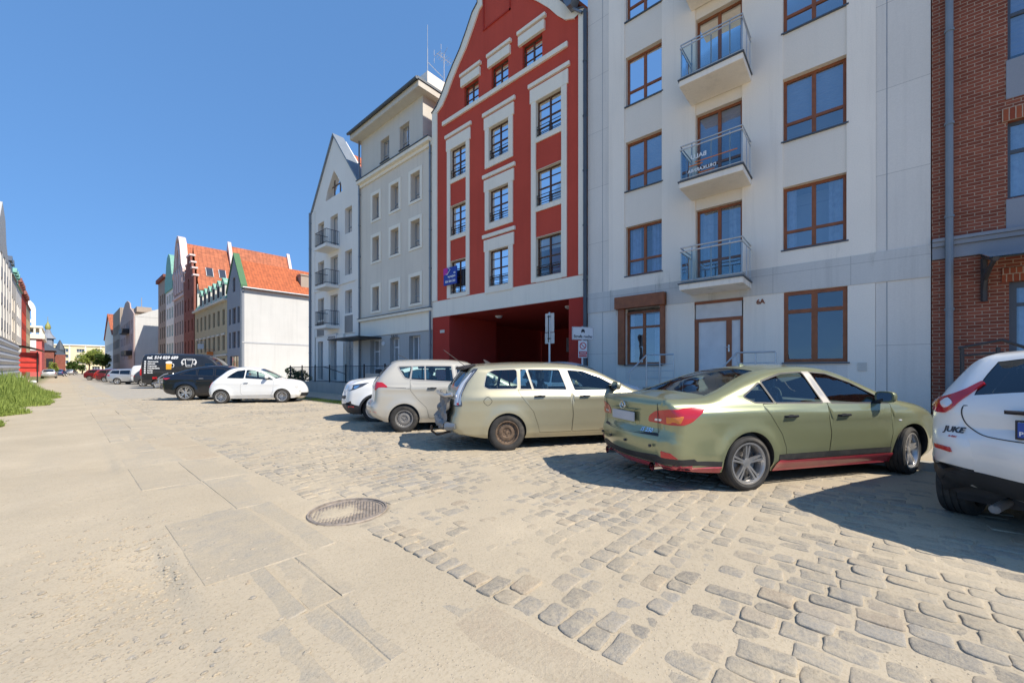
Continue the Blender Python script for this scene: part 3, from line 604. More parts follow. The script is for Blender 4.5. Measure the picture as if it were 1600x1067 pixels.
# ramp, wall and railings in front of it
mb = MB(); mb.box(9.9, 10.15, 17.0, 28.6, .1, .72); mb.box(10.15, 12.7, 20.5, 24.5, .1, .55); mb.box(10.15, 12.7, 24.5, 28.6, .1, .66); mb.box(9.85, 10.4, 17.0, 18.3, .1, 1.25)
tag(mb.build('entrance_ramp', 'concrete', recalc=True, bevel=.02), 'grey concrete ramp wall carrying the black railing before the narrow white gabled house', 'ramp')
T = thing('iron_railing', 'black iron railing with upright bars along the concrete ramp wall', 'railing')
r_ = MB(); 
for zz in (.78, 1.62): r_.tube([(10.02, 14.8, zz), (10.02, 28.6, zz)], .02, 6)
r_.tube([(10.0, 20.6, 1.2), (10.0, 23.4, 1.62)], .025, 6); r_.build('top_rail', 'black_iron', T)
for i in range(8):
    y = 14.8+i*1.95; q = MB(); q.tube([(10.02, y, .1), (10.02, y, 1.72)], .04, 8); q.build('post', 'black_iron', T)
r_ = MB()
for i in range(98): r_.tube([(10.02, 14.85+i*.14, .78), (10.02, 14.85+i*.14, 1.62)], .008, 4)
r_.build('bars', 'black_iron', T)
mb = MB(); mb.lathe([(0, 0), (.17, 0), (.2, .5), (.19, .85), (.12, .92), (0, .93)], 16, Matrix.Translation((11.6, 20.0, .55))); tag(mb.build('litter_bin', 'black_plastic', smooth=True), 'small dark litter bin behind the railing before the tall grey house', 'bin')

# --- brick house on the right ---
T = thing('brick_house', 'red brick house with dark window frames and a grey band at the right edge', 'building')
k0, k1 = -9.0, -1.255
H = [rect(-3.6, -2.32, z0, z1) for z0, z1 in ((4.92, 6.5), (7.75, 9.3), (10.6, 12.1))]
wall('wall', 'brick', FR, rect(k0, k1, 4.3, 20), H+[rect(-7, -5.5, 4.92, 6.5), rect(-7, -5.5, 7.75, 9.3)], T, -.04, .16, .9)
wall('ground_floor_wall', 'brick', FR, rect(k0, k1, 0, 3.84), [rect(-3.5, -2.34, .9, 3.22)], T, -.04, .2, .9)
C = MB(); FR.box(C, k0, k1, 3.85, 4.12, -.9, .0); FR.box(C, k0, k1, 4.12, 4.22, -.9, .05); FR.box(C, k0, k1, 4.22, 4.29, -.9, .09); C.build('band', 'blue_grey', T, recalc=True, bevel=.006)
C = MB(); FR.box(C, -3.7, -2.3, 4.3, 4.9, -.1, -.02); FR.box(C, -3.6, -2.3, 6.95, 7.74, -.1, -.02); FR.box(C, -3.6, -2.3, 9.8, 10.58, -.1, -.02); pieces(C, 'spandrel_panel', 'blue_grey', T)
C = MB(); FR.box(C, -3.7, -2.24, 6.5, 6.77, -.04, .0); FR.box(C, -3.7, -2.24, 9.3, 9.55, -.04, .0); FR.box(C, -3.6, -2.24, 3.22, 3.5, -.04, -.01); pieces(C, 'lintel', 'brick_header', T)
for i, hh in enumerate(H): window(T, FR, -3.6, -2.32, hh[0][1], hh[2][1], 'dark_zinc', .12, 2, (.62,), inside='b.9' if i else 'sheer', seed=i, d=-.04, fw=.06)
for z in (4.92, 7.75): window(T, FR, -7, -5.5, z, z+1.55, 'dark_zinc', .12, 2, (.62,), inside='sheer', seed=int(z), d=-.04, fw=.06)
window(T, FR, -3.5, -2.34, .9, 3.22, 'dark_zinc', .12, 2, (.8,), inside='curtain', seed=77, d=-.04, fw=.12, name='entrance_door')
mb = MB(); text_on(mb, '13', .2, lambda u, v, w_: FR.P(-2.62-u, 3.36+v, .0+w_), .008); mb.build('house_number', 'orange_print', T)
C = MB()
for y in (-2.0, -3.7):
    C.tube([FR.P(y, 2.85, .02), FR.P(y, 3.75, .02)], .05, 6); C.tube([FR.P(y, 3.8, .02), FR.P(y, 3.55, .95)], .05, 6); C.tube([FR.P(y, 3.0, 0), FR.P(y, 3.3, .12), FR.P(y, 3.45, .45), FR.P(y, 3.55, .85)], .04, 6)
    C.tube([FR.P(y, 3.2, .03), FR.P(y, 3.35, .2), FR.P(y, 3.5, .15), FR.P(y, 3.45, .03)], .03, 6)
for i in range(5): C.tube([FR.P(-1.95, 3.82-.06*i, .05+.21*i), FR.P(-3.75, 3.82-.06*i, .05+.21*i)], .02, 6)
cn = C.build('door_canopy', 'iron_dark', T)
g = MB(); A = [FR.P(-1.92, 3.86, .02), FR.P(-3.78, 3.86, .02), FR.P(-3.78, 3.58, .98), FR.P(-1.92, 3.58, .98)]; g.hexa(A+[(x, y, z+.012) for x, y, z in A]); g.build('canopy_glass', 'car_glass_dark', cn)
shell('core', 'brick', RX+.9, RX+13, k0, k1-.02, 0, 20, T)
downpipe('downpipe', RX-.1, -1.5, .1, 20, 'blue_zinc', 'grey downpipe at the left edge of the brick house', .062)
r_ = MB(); x = 11.6
for y in (-1.55, -2.0): r_.tube([(x, y, .4), (x, y, 1.85)], .03, 6)
r_.tube([(x-.0, -1.5, 1.85), (x, -2.05, 1.98), (x, -2.9, 1.5)], .03, 6); r_.tube([(x, -1.55, 1.7), (x, -2.05, 1.75), (x, -2.9, 1.3)], .025, 6)
tag(r_.build('stair_railing', 'iron_dark'), 'dark green painted stair railing in front of the brick house wall', 'railing')
mb = MB(); mb.box(11.2, 12.7, -3.9, -1.9, .12, .9); mb.box(10.8, 11.2, -3.9, -1.9, .12, .5); tag(mb.build('entrance_steps', 'concrete'), 'concrete steps up to the door of the brick house number 13', 'steps')
# ---------------- farther houses on the right ----------------
def fwins(T, fr, spans, rows_, fmat, rec=.15, cols=2, rows=(.35,), g='window_glass'):
    for a, b in spans:
        for c, d_ in rows_: window(T, fr, a, b, c, d_, fmat, rec, cols, rows, far=True, glassm=g)
# A: grey gable front, long orange roof, blank white side wall
T = thing('orange_roofed_house', 'house with long orange tiled roof and blank white side wall facing the parked cars', 'building')
ws = [(50.6, 51.4), (52.0, 53.4), (54.0, 54.8)]; rw = [(3.9, 5.7), (6.6, 8.4)]
wall('wall', 'blue_grey', FR, [(49.9, 0), (55.5, 0), (55.5, 10.4), (52.7, 14.3), (49.9, 10.4)], [rect(a, b, c, d_) for a, b in ws for c, d_ in rw]+[rect(51, 54.4, .3, 3.0), rect(52.2, 53.2, 10.2, 11.8)], T)
fwins(T, FR, ws, rw, 'brown_frame'); window(T, FR, 52.2, 53.2, 10.2, 11.8, 'brown_frame', .1, far=True); window(T, FR, 51, 54.4, .3, 3.0, 'brown_frame', .1, 3, far=True)
mb = MB(); mb.box(RX+.26, 27, 49.9, 55.5, 0, 10.3); mb.build('side_wall', 'side_white', T)
mb = MB(); mb.box(RX+.05, 27, 49.86, 49.9, 4.35, 4.5); mb.build('ledge', 'reflector_paint', T)
gable_roof(T, FR, 49.6, 55.8, 10.35, 13.9, 15, 'orange_tile', d0=-.3)
mb = MB()
for p, q in (((49.7, 10.4), (52.7, 14.4)), ((52.7, 14.4), (55.7, 10.4))):
    A = [FR.P(p[0], p[1], .1), FR.P(q[0], q[1], .1), FR.P(q[0], q[1], -.5), FR.P(p[0], p[1], -.5)]; mb.hexa([(x, y, z-.1) for x, y, z in A]+[(x, y, z+.2) for x, y, z in A])
mb.build('gable_coping', 'green_trim', T)
mb = MB(); mb.tube([(RX, 49.5, 10.3), (27, 49.5, 10.35)], .09); mb.tube([(RX-.05, 49.8, 10.2), (RX-.05, 49.8, .2)], .1); mb.build('gutter', 'zinc', T)
mb = MB(); mb.box(19.0, 20.2, 50.6, 51.6, 10.5, 12.9); mb.box(18.9, 20.3, 50.5, 51.7, 12.9, 13.05); mb.build('chimney', 'brown_beige', T)
# B: beige mansard house with copper dormers
T = thing('mansard_house', 'beige house with arched dormers in a green copper mansard roof', 'building')
ws = [(56.6+2.3*i, 57.6+2.3*i) for i in range(7)]; rw = [(3.8, 5.6), (6.8, 8.7)]
gws = [(56.4+2.4*i, 57.9+2.4*i) for i in range(7)]
wall('wall', 'beige', FR, rect(55.55, 72.6, 0, 9.6), [rect(a, b, c, d_) for a, b in ws for c, d_ in rw]+[rect(a, b, .4, 2.8) for a, b in gws], T)
fwins(T, FR, ws, rw, 'brown_frame'); fwins(T, FR, gws, [(.4, 2.8)], 'brown_frame')
mb = MB(); FR.box(mb, 55.55, 72.6, 9.6, 9.85, -.5, .35); FR.box(mb, 55.55, 72.6, 3.1, 3.3, -.1, .15); 
for a, b in ws: FR.box(mb, a-.15, b+.15, 5.6, 5.8, 0, .12)
pieces(mb, 'cornice', 'pale_beige', T)
mb = MB(); A = [FR.P(55.56, 9.85, .2), FR.P(72.58, 9.85, .2), FR.P(72.58, 9.85, -12), FR.P(55.56, 9.85, -12), FR.P(55.56, 12.0, -1.2), FR.P(72.58, 12.0, -1.2), FR.P(72.58, 12.4, -10), FR.P(55.56, 12.4, -10)]; mb.hexa(A); pieces(mb, 'roof', 'copper_green', T)
for a, b in ws[:6]:
    mb = MB(); pr = [(a-.25, 10.0), (b+.25, 10.0), (b+.25, 11.6), (b+.1, 12.0), ((a+b)/2, 12.25), (a-.1, 12.0), (a-.25, 11.6)]; FR.prism(mb, pr, -1.6, .02); dm = mb.build('dormer', 'pale_beige', T)
    g = MB(); FR.box(g, a, b, 10.3, 11.7, .02, .03); g.build('pane', 'room_dark', dm)
    g = MB(); pr2 = [(a-.35, 11.6), ((a+b)/2-.4, 12.15), ((a+b)/2, 12.3), ((a+b)/2+.4, 12.15), (b+.35, 11.6), (b+.35, 11.75), ((a+b)/2, 12.45), (a-.35, 11.75)]; FR.prism(g, pr2, -1.6, .12); g.build('dormer_roof', 'copper_green', dm)
shell('core', 'beige', RX+.3, 24, 55.6, 72.5, 0, 9.7, T)
for y, z, m_, lab in ((61.5, 3.4, 'orange_print', 'orange hanging shop sign on the beige mansard house'), (66.5, 4.6, 'sign_white', 'white double hanging shop sign on the far half of the beige mansard house')):
    mb = MB(); mb.box(RX-.75, RX-.1, y, y+.12, z-.35, z+.35); mb.tube([(RX, y+.06, z+.6), (RX-.8, y+.06, z+.6)], .03); tag(mb.build('hanging_sign', m_), lab, 'sign')
# C: red stepped gable
T = thing('stepped_gable_house', 'brick red house with a stepped gable and a steep orange roof with skylights', 'building')
ws = [(70.8, 71.6), (73.3, 74.2), (75.8, 76.7)]; rw = [(4.0, 5.8), (7.2, 9.0), (10.4, 12.2), (13.6, 15.2)]
st = [(72.7, 0), (77.7, 0), (77.7, 14.6)]
step = [(72.7, 0), (79.9, 0), (79.9, 15.2), (79.2, 15.2), (79.2, 16.4), (78.4, 16.4), (78.4, 17.4), (77.5, 17.4), (77.5, 18.6), (75.2, 18.6), (75.2, 17.4), (74.3, 17.4), (74.3, 16.4), (73.5, 16.4), (73.5, 15.2), (72.7, 15.2)]
ws = [(73.4, 74.3), (75.9, 76.8), (78.3, 79.2)]
wall('wall', 'brick_far', FR, step, [rect(a, b, c, d_) for a, b in ws for c, d_ in rw[:3]]+[rect(75.9, 76.8, 13.6, 15.2)], T, .1)
fwins(T, FR, ws, rw[:3], 'white_frame'); window(T, FR, 75.9, 76.8, 13.6, 15.2, 'white_frame', .1, far=True)
mb = MB()
for (a, b, z) in ((79.1, 80.0, 15.2), (78.3, 79.3, 16.4), (77.4, 78.5, 17.4), (75.1, 77.6, 18.6), (74.2, 75.3, 17.4), (73.4, 74.4, 16.4), (72.6, 73.6, 15.2)): FR.box(mb, a, b, z, z+.25, -.5, .2)
pieces(mb, 'coping', 'pale_pink', T)
shell('core', 'pale_beige', RX+.3, 27, 72.7, 79.8, 0, 14.0, T); gable_roof(T, FR, 72.2, 80.2, 13.3, 20.3, 14, 'orange_tile_far', d0=-.4)
for x in (14.2, 15.8):
    mb = MB(); A = [(x, 73.4, 15.45), (x+.9, 73.4, 15.45), (x+.9, 74.1, 16.75), (x, 74.1, 16.75)]; mb.hexa(A+[(p, q-.1, r_+.12) for p, q, r_ in A]); sk_ = mb.build('skylight', 'white_frame', T); q = MB(); q.hexa([(p+.06 if p == x else p-.06, s_-.14, t_+.14) for p, s_, t_ in A]+[(p+.06 if p == x else p-.06, s_-.15, t_+.17) for p, s_, t_ in A]); q.build('pane', 'lamp_dark', sk_)
mb = MB()
for x in (17.5, 26.22):
    for ya, yb, za, zb in ((72.9, 76.2, 14.2, 21.75), (76.2, 80, 21.75, 14.2)): A = [(x, ya, za-.8), (x+.45, ya, za-.8), (x+.45, yb, zb-.8), (x, yb, zb-.8)]; mb.hexa(A+[(a, b, c+1.1) for a, b, c in A])
mb.build('fire_wall', 'pale_pink', T)
mb = MB(); A = [(18, 73.0, 14.0), (26.2, 73.0, 14.0), (26.2, 76.2, 21.4), (18, 76.2, 21.4)]; mb.hexa(A+[(p, q+.4, r_) for p, q, r_ in A]); A = [(18, 76.2, 21.0), (26.2, 76.2, 21.0), (26.2, 80, 14), (18, 80, 14)]; mb.hexa(A+[(p, q, r_+.4) for p, q, r_ in A]); mb.build('upper_roof', 'orange_tile_far', T)
# C2: tall pink gothic gable
T = thing('pink_gabled_house', 'tall pink beige house with a high curved gable and white arched tracery', 'building')
a0, a1 = 80.0, 89.0; am = 84.5
ol = [(a0, 0), (a1, 0), (a1, 17.2), (a1-1.2, 18.2), (a1-2.0, 20.4), (a1-2.6, 21.8), (a1-3.4, 22.9), (am, 23.3), (a0+3.4, 22.9), (a0+2.6, 21.8), (a0+2.0, 20.4), (a0+1.2, 18.2), (a0, 17.2)]
ws = [(81, 82), (83, 84), (85, 86), (87, 88)]; rw = [(3.8, 6), (7.2, 9.4), (10.4, 12.6), (14, 16.6)]
wall('wall', 'pink_beige', FR, ol, [rect(a, b, c, d_) for a, b in ws for c, d_ in rw], T)
fwins(T, FR, ws, rw, 'brown_frame', .3, 1)
mb = MB()
for p, q in zip(ol[2:-1], ol[3:]): 
    A = [FR.P(p[0], p[1], .25), FR.P(q[0], q[1], .25), FR.P(q[0], q[1], -.7), FR.P(p[0], p[1], -.7)]; mb.hexa([(x, y, z-.25) for x, y, z in A]+[(x, y, z+.25) for x, y, z in A])
for z in (13.4,): FR.box(mb, a0, a1, z-.15, z+.15, 0, .2)
for a, b in ws:
    mb.tube([FR.P(a-.2, 14, .12), FR.P(a-.2, 16.8, .12), FR.P((a+b)/2, 17.9, .12), FR.P(b+.2, 16.8, .12), FR.P(b+.2, 14, .12)], .14, 6)
mb.tube([FR.P(83, 18.5, .12), FR.P(83, 20.2, .12), FR.P(84.5, 22.2, .12), FR.P(86, 20.2, .12), FR.P(86, 18.5, .12)], .16, 6)
pieces(mb, 'tracery', 'pale_pink', T); shell('core', 'pink_beige', RX+.4, 26, a0+.1, a1-.1, 0, 16.5, T); gable_roof(T, FR, a0-.1, a1+.1, 16.5, 22.6, 13, 'orange_tile_far', d0=-.6)
# D: white with green roof
T = thing('green_gabled_house', 'white house with a tall green copper bell gable', 'building')
a0, a1 = 89.1, 97.0; ws = [(90, 91.3), (92.3, 93.7), (94.7, 96)]; rw = [(4.2, 6.2), (7.4, 9.4), (10.6, 12.6), (13.4, 15)]
wall('wall', 'white_cool', FR, rect(a0, a1, 0, 15.6), [rect(a, b, c, d_) for a, b in ws for c, d_ in rw]+[rect(90, 96, .5, 3)], T); fwins(T, FR, ws, rw, 'copper_green'); window(T, FR, 90, 96, .5, 3, 'copper_green', .1, 4, far=True)
mb = MB(); FR.prism(mb, [(a0, 15.6), (a1, 15.6), (a1-.4, 17.8), (a1-1.2, 19), (a1-1.8, 20.6), (a1-2.6, 21.7), (93, 22.2), (a0+2.6, 21.7), (a0+1.8, 20.6), (a0+1.2, 19), (a0+.4, 17.8)], -1.5, .2); FR.box(mb, a0, a1, 3.4, 4.0, 0, .4); pieces(mb, 'copper_gable', 'copper_green', T)
shell('core', 'white_cool', RX+.3, 25, a0+.1, a1-.1, 0, 15.6, T)
# E
T = thing('brown_beige_house', 'brown beige flat topped house left of the green copper gable', 'building')
a0, a1 = 97.1, 106.0; ws = [(98, 99.3), (100.2, 101.5), (102.6, 103.9)]; rw = [(4.2, 6.4), (7.4, 9.6), (10.6, 12.8), (14, 16)]
wall('wall', 'brown_beige', FR, rect(a0, a1, 0, 18.6), [rect(a, b, c, d_) for a, b in ws for c, d_ in rw]+[rect(98, 104.5, .5, 3)], T); fwins(T, FR, ws, rw, 'brown_frame', cols=2); window(T, FR, 98, 104.5, .5, 3, 'brown_frame', .1, 4, far=True)
mb = MB(); FR.box(mb, a0, a1, 18.6, 19.3, -1, .4); pieces(mb, 'cornice', 'brick_far', T); shell('core', 'light_grey', RX+.3, 25, a0+.1, a1-.05, 0, 18.6, T)
T = thing('set_back_block', 'plain grey block set back from the street behind the brown beige flat topped house', 'building')
mb = MB(); mb.box(16.95, 34, 116, 140, 0, 21.6); mb.build('wall', 'light_grey', T)
mb = MB(); mb.box(16.8, 34.2, 115.8, 140.2, 21.6, 21.9); mb.build('roof', 'zinc', T)
# F: curved gable, white side wall
T = thing('curved_gable_house', 'pale house with a round topped gable and a white side wall half in shade', 'building')
ol = [(147.8, 0), (186, 0), (186, 17), (182, 18.5), (178, 19.5), (176, 20.5), (170, 22.0), (164, 22.0), (158, 20.8), (156, 19), (152, 18), (147.8, 16.8)]
ws = [(151+5*i, 153+5*i) for i in range(7)]; rw = [(4.5, 7), (9, 11.5), (13, 15.5)]
wall('wall', 'pink_beige', FR, ol, [rect(a, b, c, d_) for a, b in ws for c, d_ in rw], T); fwins(T, FR, ws, rw, 'white_frame', .2)
shell('core', 'side_white', RX+.3, 34, 147.8, 186, 0, 16.0, T)
mb = MB(); mb.add([(RX, 147.75, 16), (RX+9, 147.75, 20.5), (34, 147.75, 20.5), (34, 147.75, 16), (RX, 186, 16), (RX+9, 186, 20.5), (34, 186, 20.5), (34, 186, 16)], [(0, 1, 2, 3), (0, 1, 5, 4), (1, 2, 6, 5), (4, 5, 6, 7)]); pieces(mb, 'roof', 'side_white', T)
for z, y in ((5.5, 152), (12, 158)): mb = MB(); FR.box(mb, y, y+9, z, z+1.3, .05, 1.6); mb.build('balcony', 'black_iron', T)
mb = MB(); mb.box(15.5, 19, 172, 180, 20.0, 21.6); mb.tube([(17, 176, 21), (17, 176, 25)], .08); mb.build('chimney', 'brown_beige', T)
# G, H, I
T = thing('brown_flat_topped_house', 'narrow brown house with a flat top left of the round gabled house', 'building')
ws = [(189+5*i, 192+5*i) for i in range(5)]; rw = [(4, 7), (9, 12), (14, 17)]
wall('wall', 'brown_beige', FR, rect(186.5, 214.5, 0, 22.5), [rect(a, b, c, d_) for a, b in ws for c, d_ in rw], T); fwins(T, FR, ws, rw, 'brown_frame', .2); shell('core', 'brown_beige', RX+.3, 30, 186.6, 214.4, 0, 22.5, T)
T = thing('blue_house_with_orange_gable', 'distant pale blue house with a steep orange roof', 'building')
ws = [(218+6*i, 221+6*i) for i in range(6)]
wall('wall', 'white_cool', FR, [(215, 0), (259, 0), (259, 15), (237, 24), (215, 15)], [rect(a, b, c, d_) for a, b in ws for c, d_ in rw[:2]], T); fwins(T, FR, ws, rw[:2], 'brown_frame', .2); shell('core', 'side_white', RX+.3, 30, 215.1, 258.9, 0, 15, T)
gable_roof(T, FR, 214.5, 259.5, 15, 25, 18, 'orange_tile_far', d0=.4)
T = thing('end_block', 'long yellow and cream apartment block closing the far end of the street', 'building')
FE = Fr(-60, 285, 1, 0, 0, -1)
ws = [(2+5.2*i, 4.6+5.2*i) for i in range(19)]; rw = [(1.6+2.8*j, 3.2+2.8*j) for j in range(4)]
wall('wall', 'yellow_wall', FE, rect(0, 104, 0, 13.2), [rect(a, b, c, d_) for a, b in ws[6:18] for c, d_ in rw], T, outer=10)
fwins(T, FE, ws[6:18], rw, 'white_frame', .3, 3)
mb = MB()
for i in range(19): FE.box(mb, 4.7+5.2*i, 5.2+5.2*i, 0, 13.2, 0, .15)
FE.box(mb, 0, 104, 13.2, 13.7, -10, .5); pieces(mb, 'trim', 'white_wall', T)
# ---------------- left-hand side ----------------
T = thing('grey_gabled_block', 'tall grey apartment house with a pointed gable rising behind the corrugated fence', 'building')
ws = [(71.2+3.4*i, 72.8+3.4*i) for i in range(4)]; rw = [(4.4+2.85*j, 6.1+2.85*j) for j in range(4)]
wall('wall', 'light_grey', FL, [(62, 0), (84.5, 0), (84.5, 14.3), (82, 14.8), (80, 15.2), (77.6, 16.6), (76.4, 19.2), (73, 20.5), (70, 18), (62, 18)], [rect(a, b, c, d_) for a, b in ws for c, d_ in rw], T, outer=.3); fwins(T, FL, ws, rw, 'white_frame', .12)
shell('core', 'light_grey', -18, -4.82, 62, 84.4, 0, 14.2, T); mb = MB()
for i in range(5): FL.box(mb, 70.3+3.4*i, 70.55+3.4*i, 0, 14.2, 0, .05)
mb.build('pilaster', 'white_cool', T)
for n_, (y0, y1, mt, rm, zt, lab) in enumerate(((84.6, 93, 'grey_beige', 'zinc', 14.2, 'grey beige house second in the row on the left side of the street'), (93.1, 104, 'white_cool', 'copper_green', 14.0, 'pale house in the middle of the row on the left side of the street'), (104.1, 117, 'red_wall', 'brick_far', 14.2, 'red house with dark dormers in the row on the left side of the street'), (117.1, 130, 'beige', 'brick_far', 13.8, 'cream and red house closing the row on the left side of the street'))):
    T = thing('street_house', lab, 'building', group='houses in the row on the left')
    ws = [(y0+1.1+2.9*i, y0+2.6+2.9*i) for i in range(int((y1-y0)/2.9))]; rw = [(3.8+2.85*j, 5.7+2.85*j) for j in range(4)]
    wall('wall', mt, FL, rect(y0, y1, 0, zt), [rect(a, b, c, d_) for a, b in ws for c, d_ in rw if d_ < zt], T, outer=.3)
    fwins(T, FL, ws, [q for q in rw if q[1] < zt], 'white_frame', .12); shell('core', mt, -16, -4.82, y0, y1, 0, zt, T)
    mb = MB(); A = [(-4.3, y0, zt), (-4.3, y1, zt), (-16, y1, zt), (-16, y0, zt)]; B_ = [(-6.5, y0, zt+2.4), (-6.5, y1, zt+2.4), (-14, y1, zt+2.4), (-14, y0, zt+2.4)]; mb.hexa(A+B_); mb.build('roof', rm, T)
    for a, b in ws[::1]:
        mb = MB(); FL.box(mb, a-.2, b+.2, zt, zt+1.9, -2, -.2); FL.prism(mb, [(a-.4, zt+1.9), (b+.4, zt+1.9), ((a+b)/2, zt+2.7)], -2, .0); mb.build('dormer', rm, T)
# stall, banners, white arch
T = thing('market_hall', 'rose walled hall with a balustrade on top beyond the left row of houses', 'building')
mb = MB(); mb.box(-14, -3.0, 134, 152, 0, 8.2); pieces(mb, 'wall', 'rose_wall', T)
mb = MB(); mb.box(-14.4, -2.6, 133.5, 152.4, 8.2, 9.2); mb.box(-14.1, -2.9, 133.7, 152.1, 10.6, 11.0); pieces(mb, 'cornice', 'cream', T)
mb = MB()
for i in range(14): mb.box(-14+i*.82, -13.7+i*.82, 133.8, 134.1, 9.2, 10.6); mb.box(-3.3, -3.0, 134+i*1.3, 134.4+i*1.3, 9.2, 10.6)
mb.build('balustrade', 'cream', T); mb = MB(); mb.box(-7.6, -3.8, 133.85, 133.99, 5.6, 8.0); mb.build('banner', 'white_tarp', T)
T = thing('white_arch_structure', 'white arched steel structure with openings above the rose walled hall', 'structure')
FA = Fr(-4.6, 160, -1, 0, 0, -1)
arc = [(3.0-3.0*math.cos(t), 17+3.2*math.sin(t)) for t in np.linspace(0, math.pi, 13)]
ol = [(0, 9)]+arc+[(6, 9)]
wall('arch', 'white_tarp', FA, ol, [[(.7, 14.5), (2.2, 14.5), (2.2, 18.6), (1.4, 18), (.8, 17)], [(3.9, 15), (5.2, 15), (5.0, 17.4), (3.9, 18.6)], rect(.7, 2.3, 9.5, 13.6), rect(4.2, 5.0, 10, 13)], T, reveal=1, outer=1)
mb = MB(); text_on(mb, 'GALERIA', 1.1, lambda u, v, w_: FA.P(3.1+v, 14.4+u*1.0, .05), .02); mb.build('lettering', 'rose_wall', T)
T = thing('market_stall', 'red tarpaulin market stall with a grey curved canopy beyond the corrugated fence', 'stall')
mb = MB(); mb.box(-5.2, -1.9, 70.2, 76, 1.2, 3.4); mb.build('tarpaulin', 'red_tarp', T)
mb = MB()
for i in range(3): mb.box(-5.25, -1.85, 70.1, 70.14, 1.7+.6*i, 1.74+.6*i)
for x in (-5.2, -3.5, -1.9): mb.tube([(x, 70.1, 0), (x, 70.1, 3.5)], .05)
mb.build('frame', 'black_iron', T)
mb = MB(); n = 9; v = []
for i in range(n+1): t = i/n; v += [(-5.4+3.9*t, 69.2, 3.6+.5*math.sin(math.pi*t)), (-5.4+3.9*t, 76.5, 3.6+.5*math.sin(math.pi*t))]
mb.add(v, [(2*i, 2*i+2, 2*i+3, 2*i+1) for i in range(n)]); mb.add([(x, y, z+.06) for x, y, z in v], [(2*i, 2*i+1, 2*i+3, 2*i+2) for i in range(n)]); mb.build('canopy', 'zinc', T)
mb = MB(); mb.box(-5.3, -3.9, 69.0, 69.05, 1.1, 1.9); tag(mb.build('yellow_banner', 'yellow_print'), 'yellow banner hung on the left corner of the red market stall', 'banner')
T = thing('clutter_pile', 'low pile of white sacks and boards at the foot of the red market stall', 'pile')
for i in range(9):
    mb = MB(); x = -2.1-.38*i+random.uniform(-.1, .1); y = 67.5+random.uniform(-.6, .8); hh = random.uniform(.25, .75); mb.box(x-.25, x+.25, y-.3, y+.3, 0, hh); mb.build('sack', ['white_tarp', 'pale_pink', 'pale_beige'][i % 3], T, recalc=True, bevel=.07, smooth=True)
# corrugated fence
T = thing('corrugated_fence', 'tall grey corrugated metal fence on the left verge behind the weeds', 'fence')
mb = MB(); n = 60; y0, y1 = 31.5, 52
v = []
for i in range(n+1):
    z = .25+3.1*i/n; d_ = .05*math.sin(i/n*2*math.pi*8); v += [(-2.35+d_, y0, z-.3*0), (-2.35+d_, y1, z+.12)]
mb.add(v, [(2*i, 2*i+1, 2*i+3, 2*i+2) for i in range(n)]); v2 = [(x-.02, y, z) for x, y, z in v]; mb.add(v2, [(2*i, 2*i+2, 2*i+3, 2*i+1) for i in range(n)]); mb.build('panel', 'corrugated', T)
for i in range(9):
    y = y0+(y1-y0)*i/8; q = MB(); q.box(-2.52, -2.44, y-.04, y+.04, 0, 3.45); q.build('post', 'iron_dark', T)
# far tower with golden dome, brick building
plain('dome_gold', (.34, .33, .09), .5)
T = thing('domed_tower', 'slender tower with a dark roof and a golden green dome above the brick building', 'tower')
mb = MB(); mb.lathe([(1.3, 0), (1.3, 11.8), (1.9, 12.0), (.9, 13.6), (.5, 15.1)], 8, Matrix.Translation((-3.3, 205, 0))); mb.build('shaft', 'blue_grey', T)
mb = MB(); mb.lathe([(.5, 15.0), (.75, 15.6), (.6, 16.4), (.25, 17.2), (.08, 17.8), (.04, 19.5)], 12, Matrix.Translation((-3.3, 205, 0))); mb.build('dome', 'dome_gold', T, smooth=True)
T = thing('far_brick_building', 'low red brick building with dark hipped roof and small turret far down the street', 'building')
mb = MB(); mb.box(-16, -1.6, 168, 188, 0, 6.8); mb.box(-16, .6, 188.1, 215, 0, 6.2); pieces(mb, 'wall', 'brick_far', T)
mb = MB(); mb.hexa([(-16.5, 167.5, 6.8), (-1.2, 167.5, 6.8), (-1.2, 188.5, 6.8), (-16.5, 188.5, 6.8), (-12, 172, 11), (-5, 172, 11), (-5, 184, 11), (-12, 184, 11)]); mb.hexa([(-16.5, 188.6, 6.2), (1.0, 188.6, 6.2), (1.0, 215.5, 6.2), (-16.5, 215.5, 6.2), (-12, 193, 9.6), (-3, 193, 9.6), (-3, 211, 9.6), (-12, 211, 9.6)])
mb.lathe([(1.2, 6.2), (1.2, 8), (0.1, 11), (0, 11)], 8, Matrix.Translation((-.6, 192, 0))); pieces(mb, 'roof', 'dark_zinc', T)
for y in range(170, 187, 4): mb = MB(); mb.box(-1.62, -1.55, y, y+1.4, 2.2, 4.6); mb.build('window', 'room_dark', T)
for x in range(-15, -2, 3): mb = MB(); mb.box(x, x+1.3, 167.9, 168.01, 2.2, 4.6); mb.build('window', 'room_dark', T)

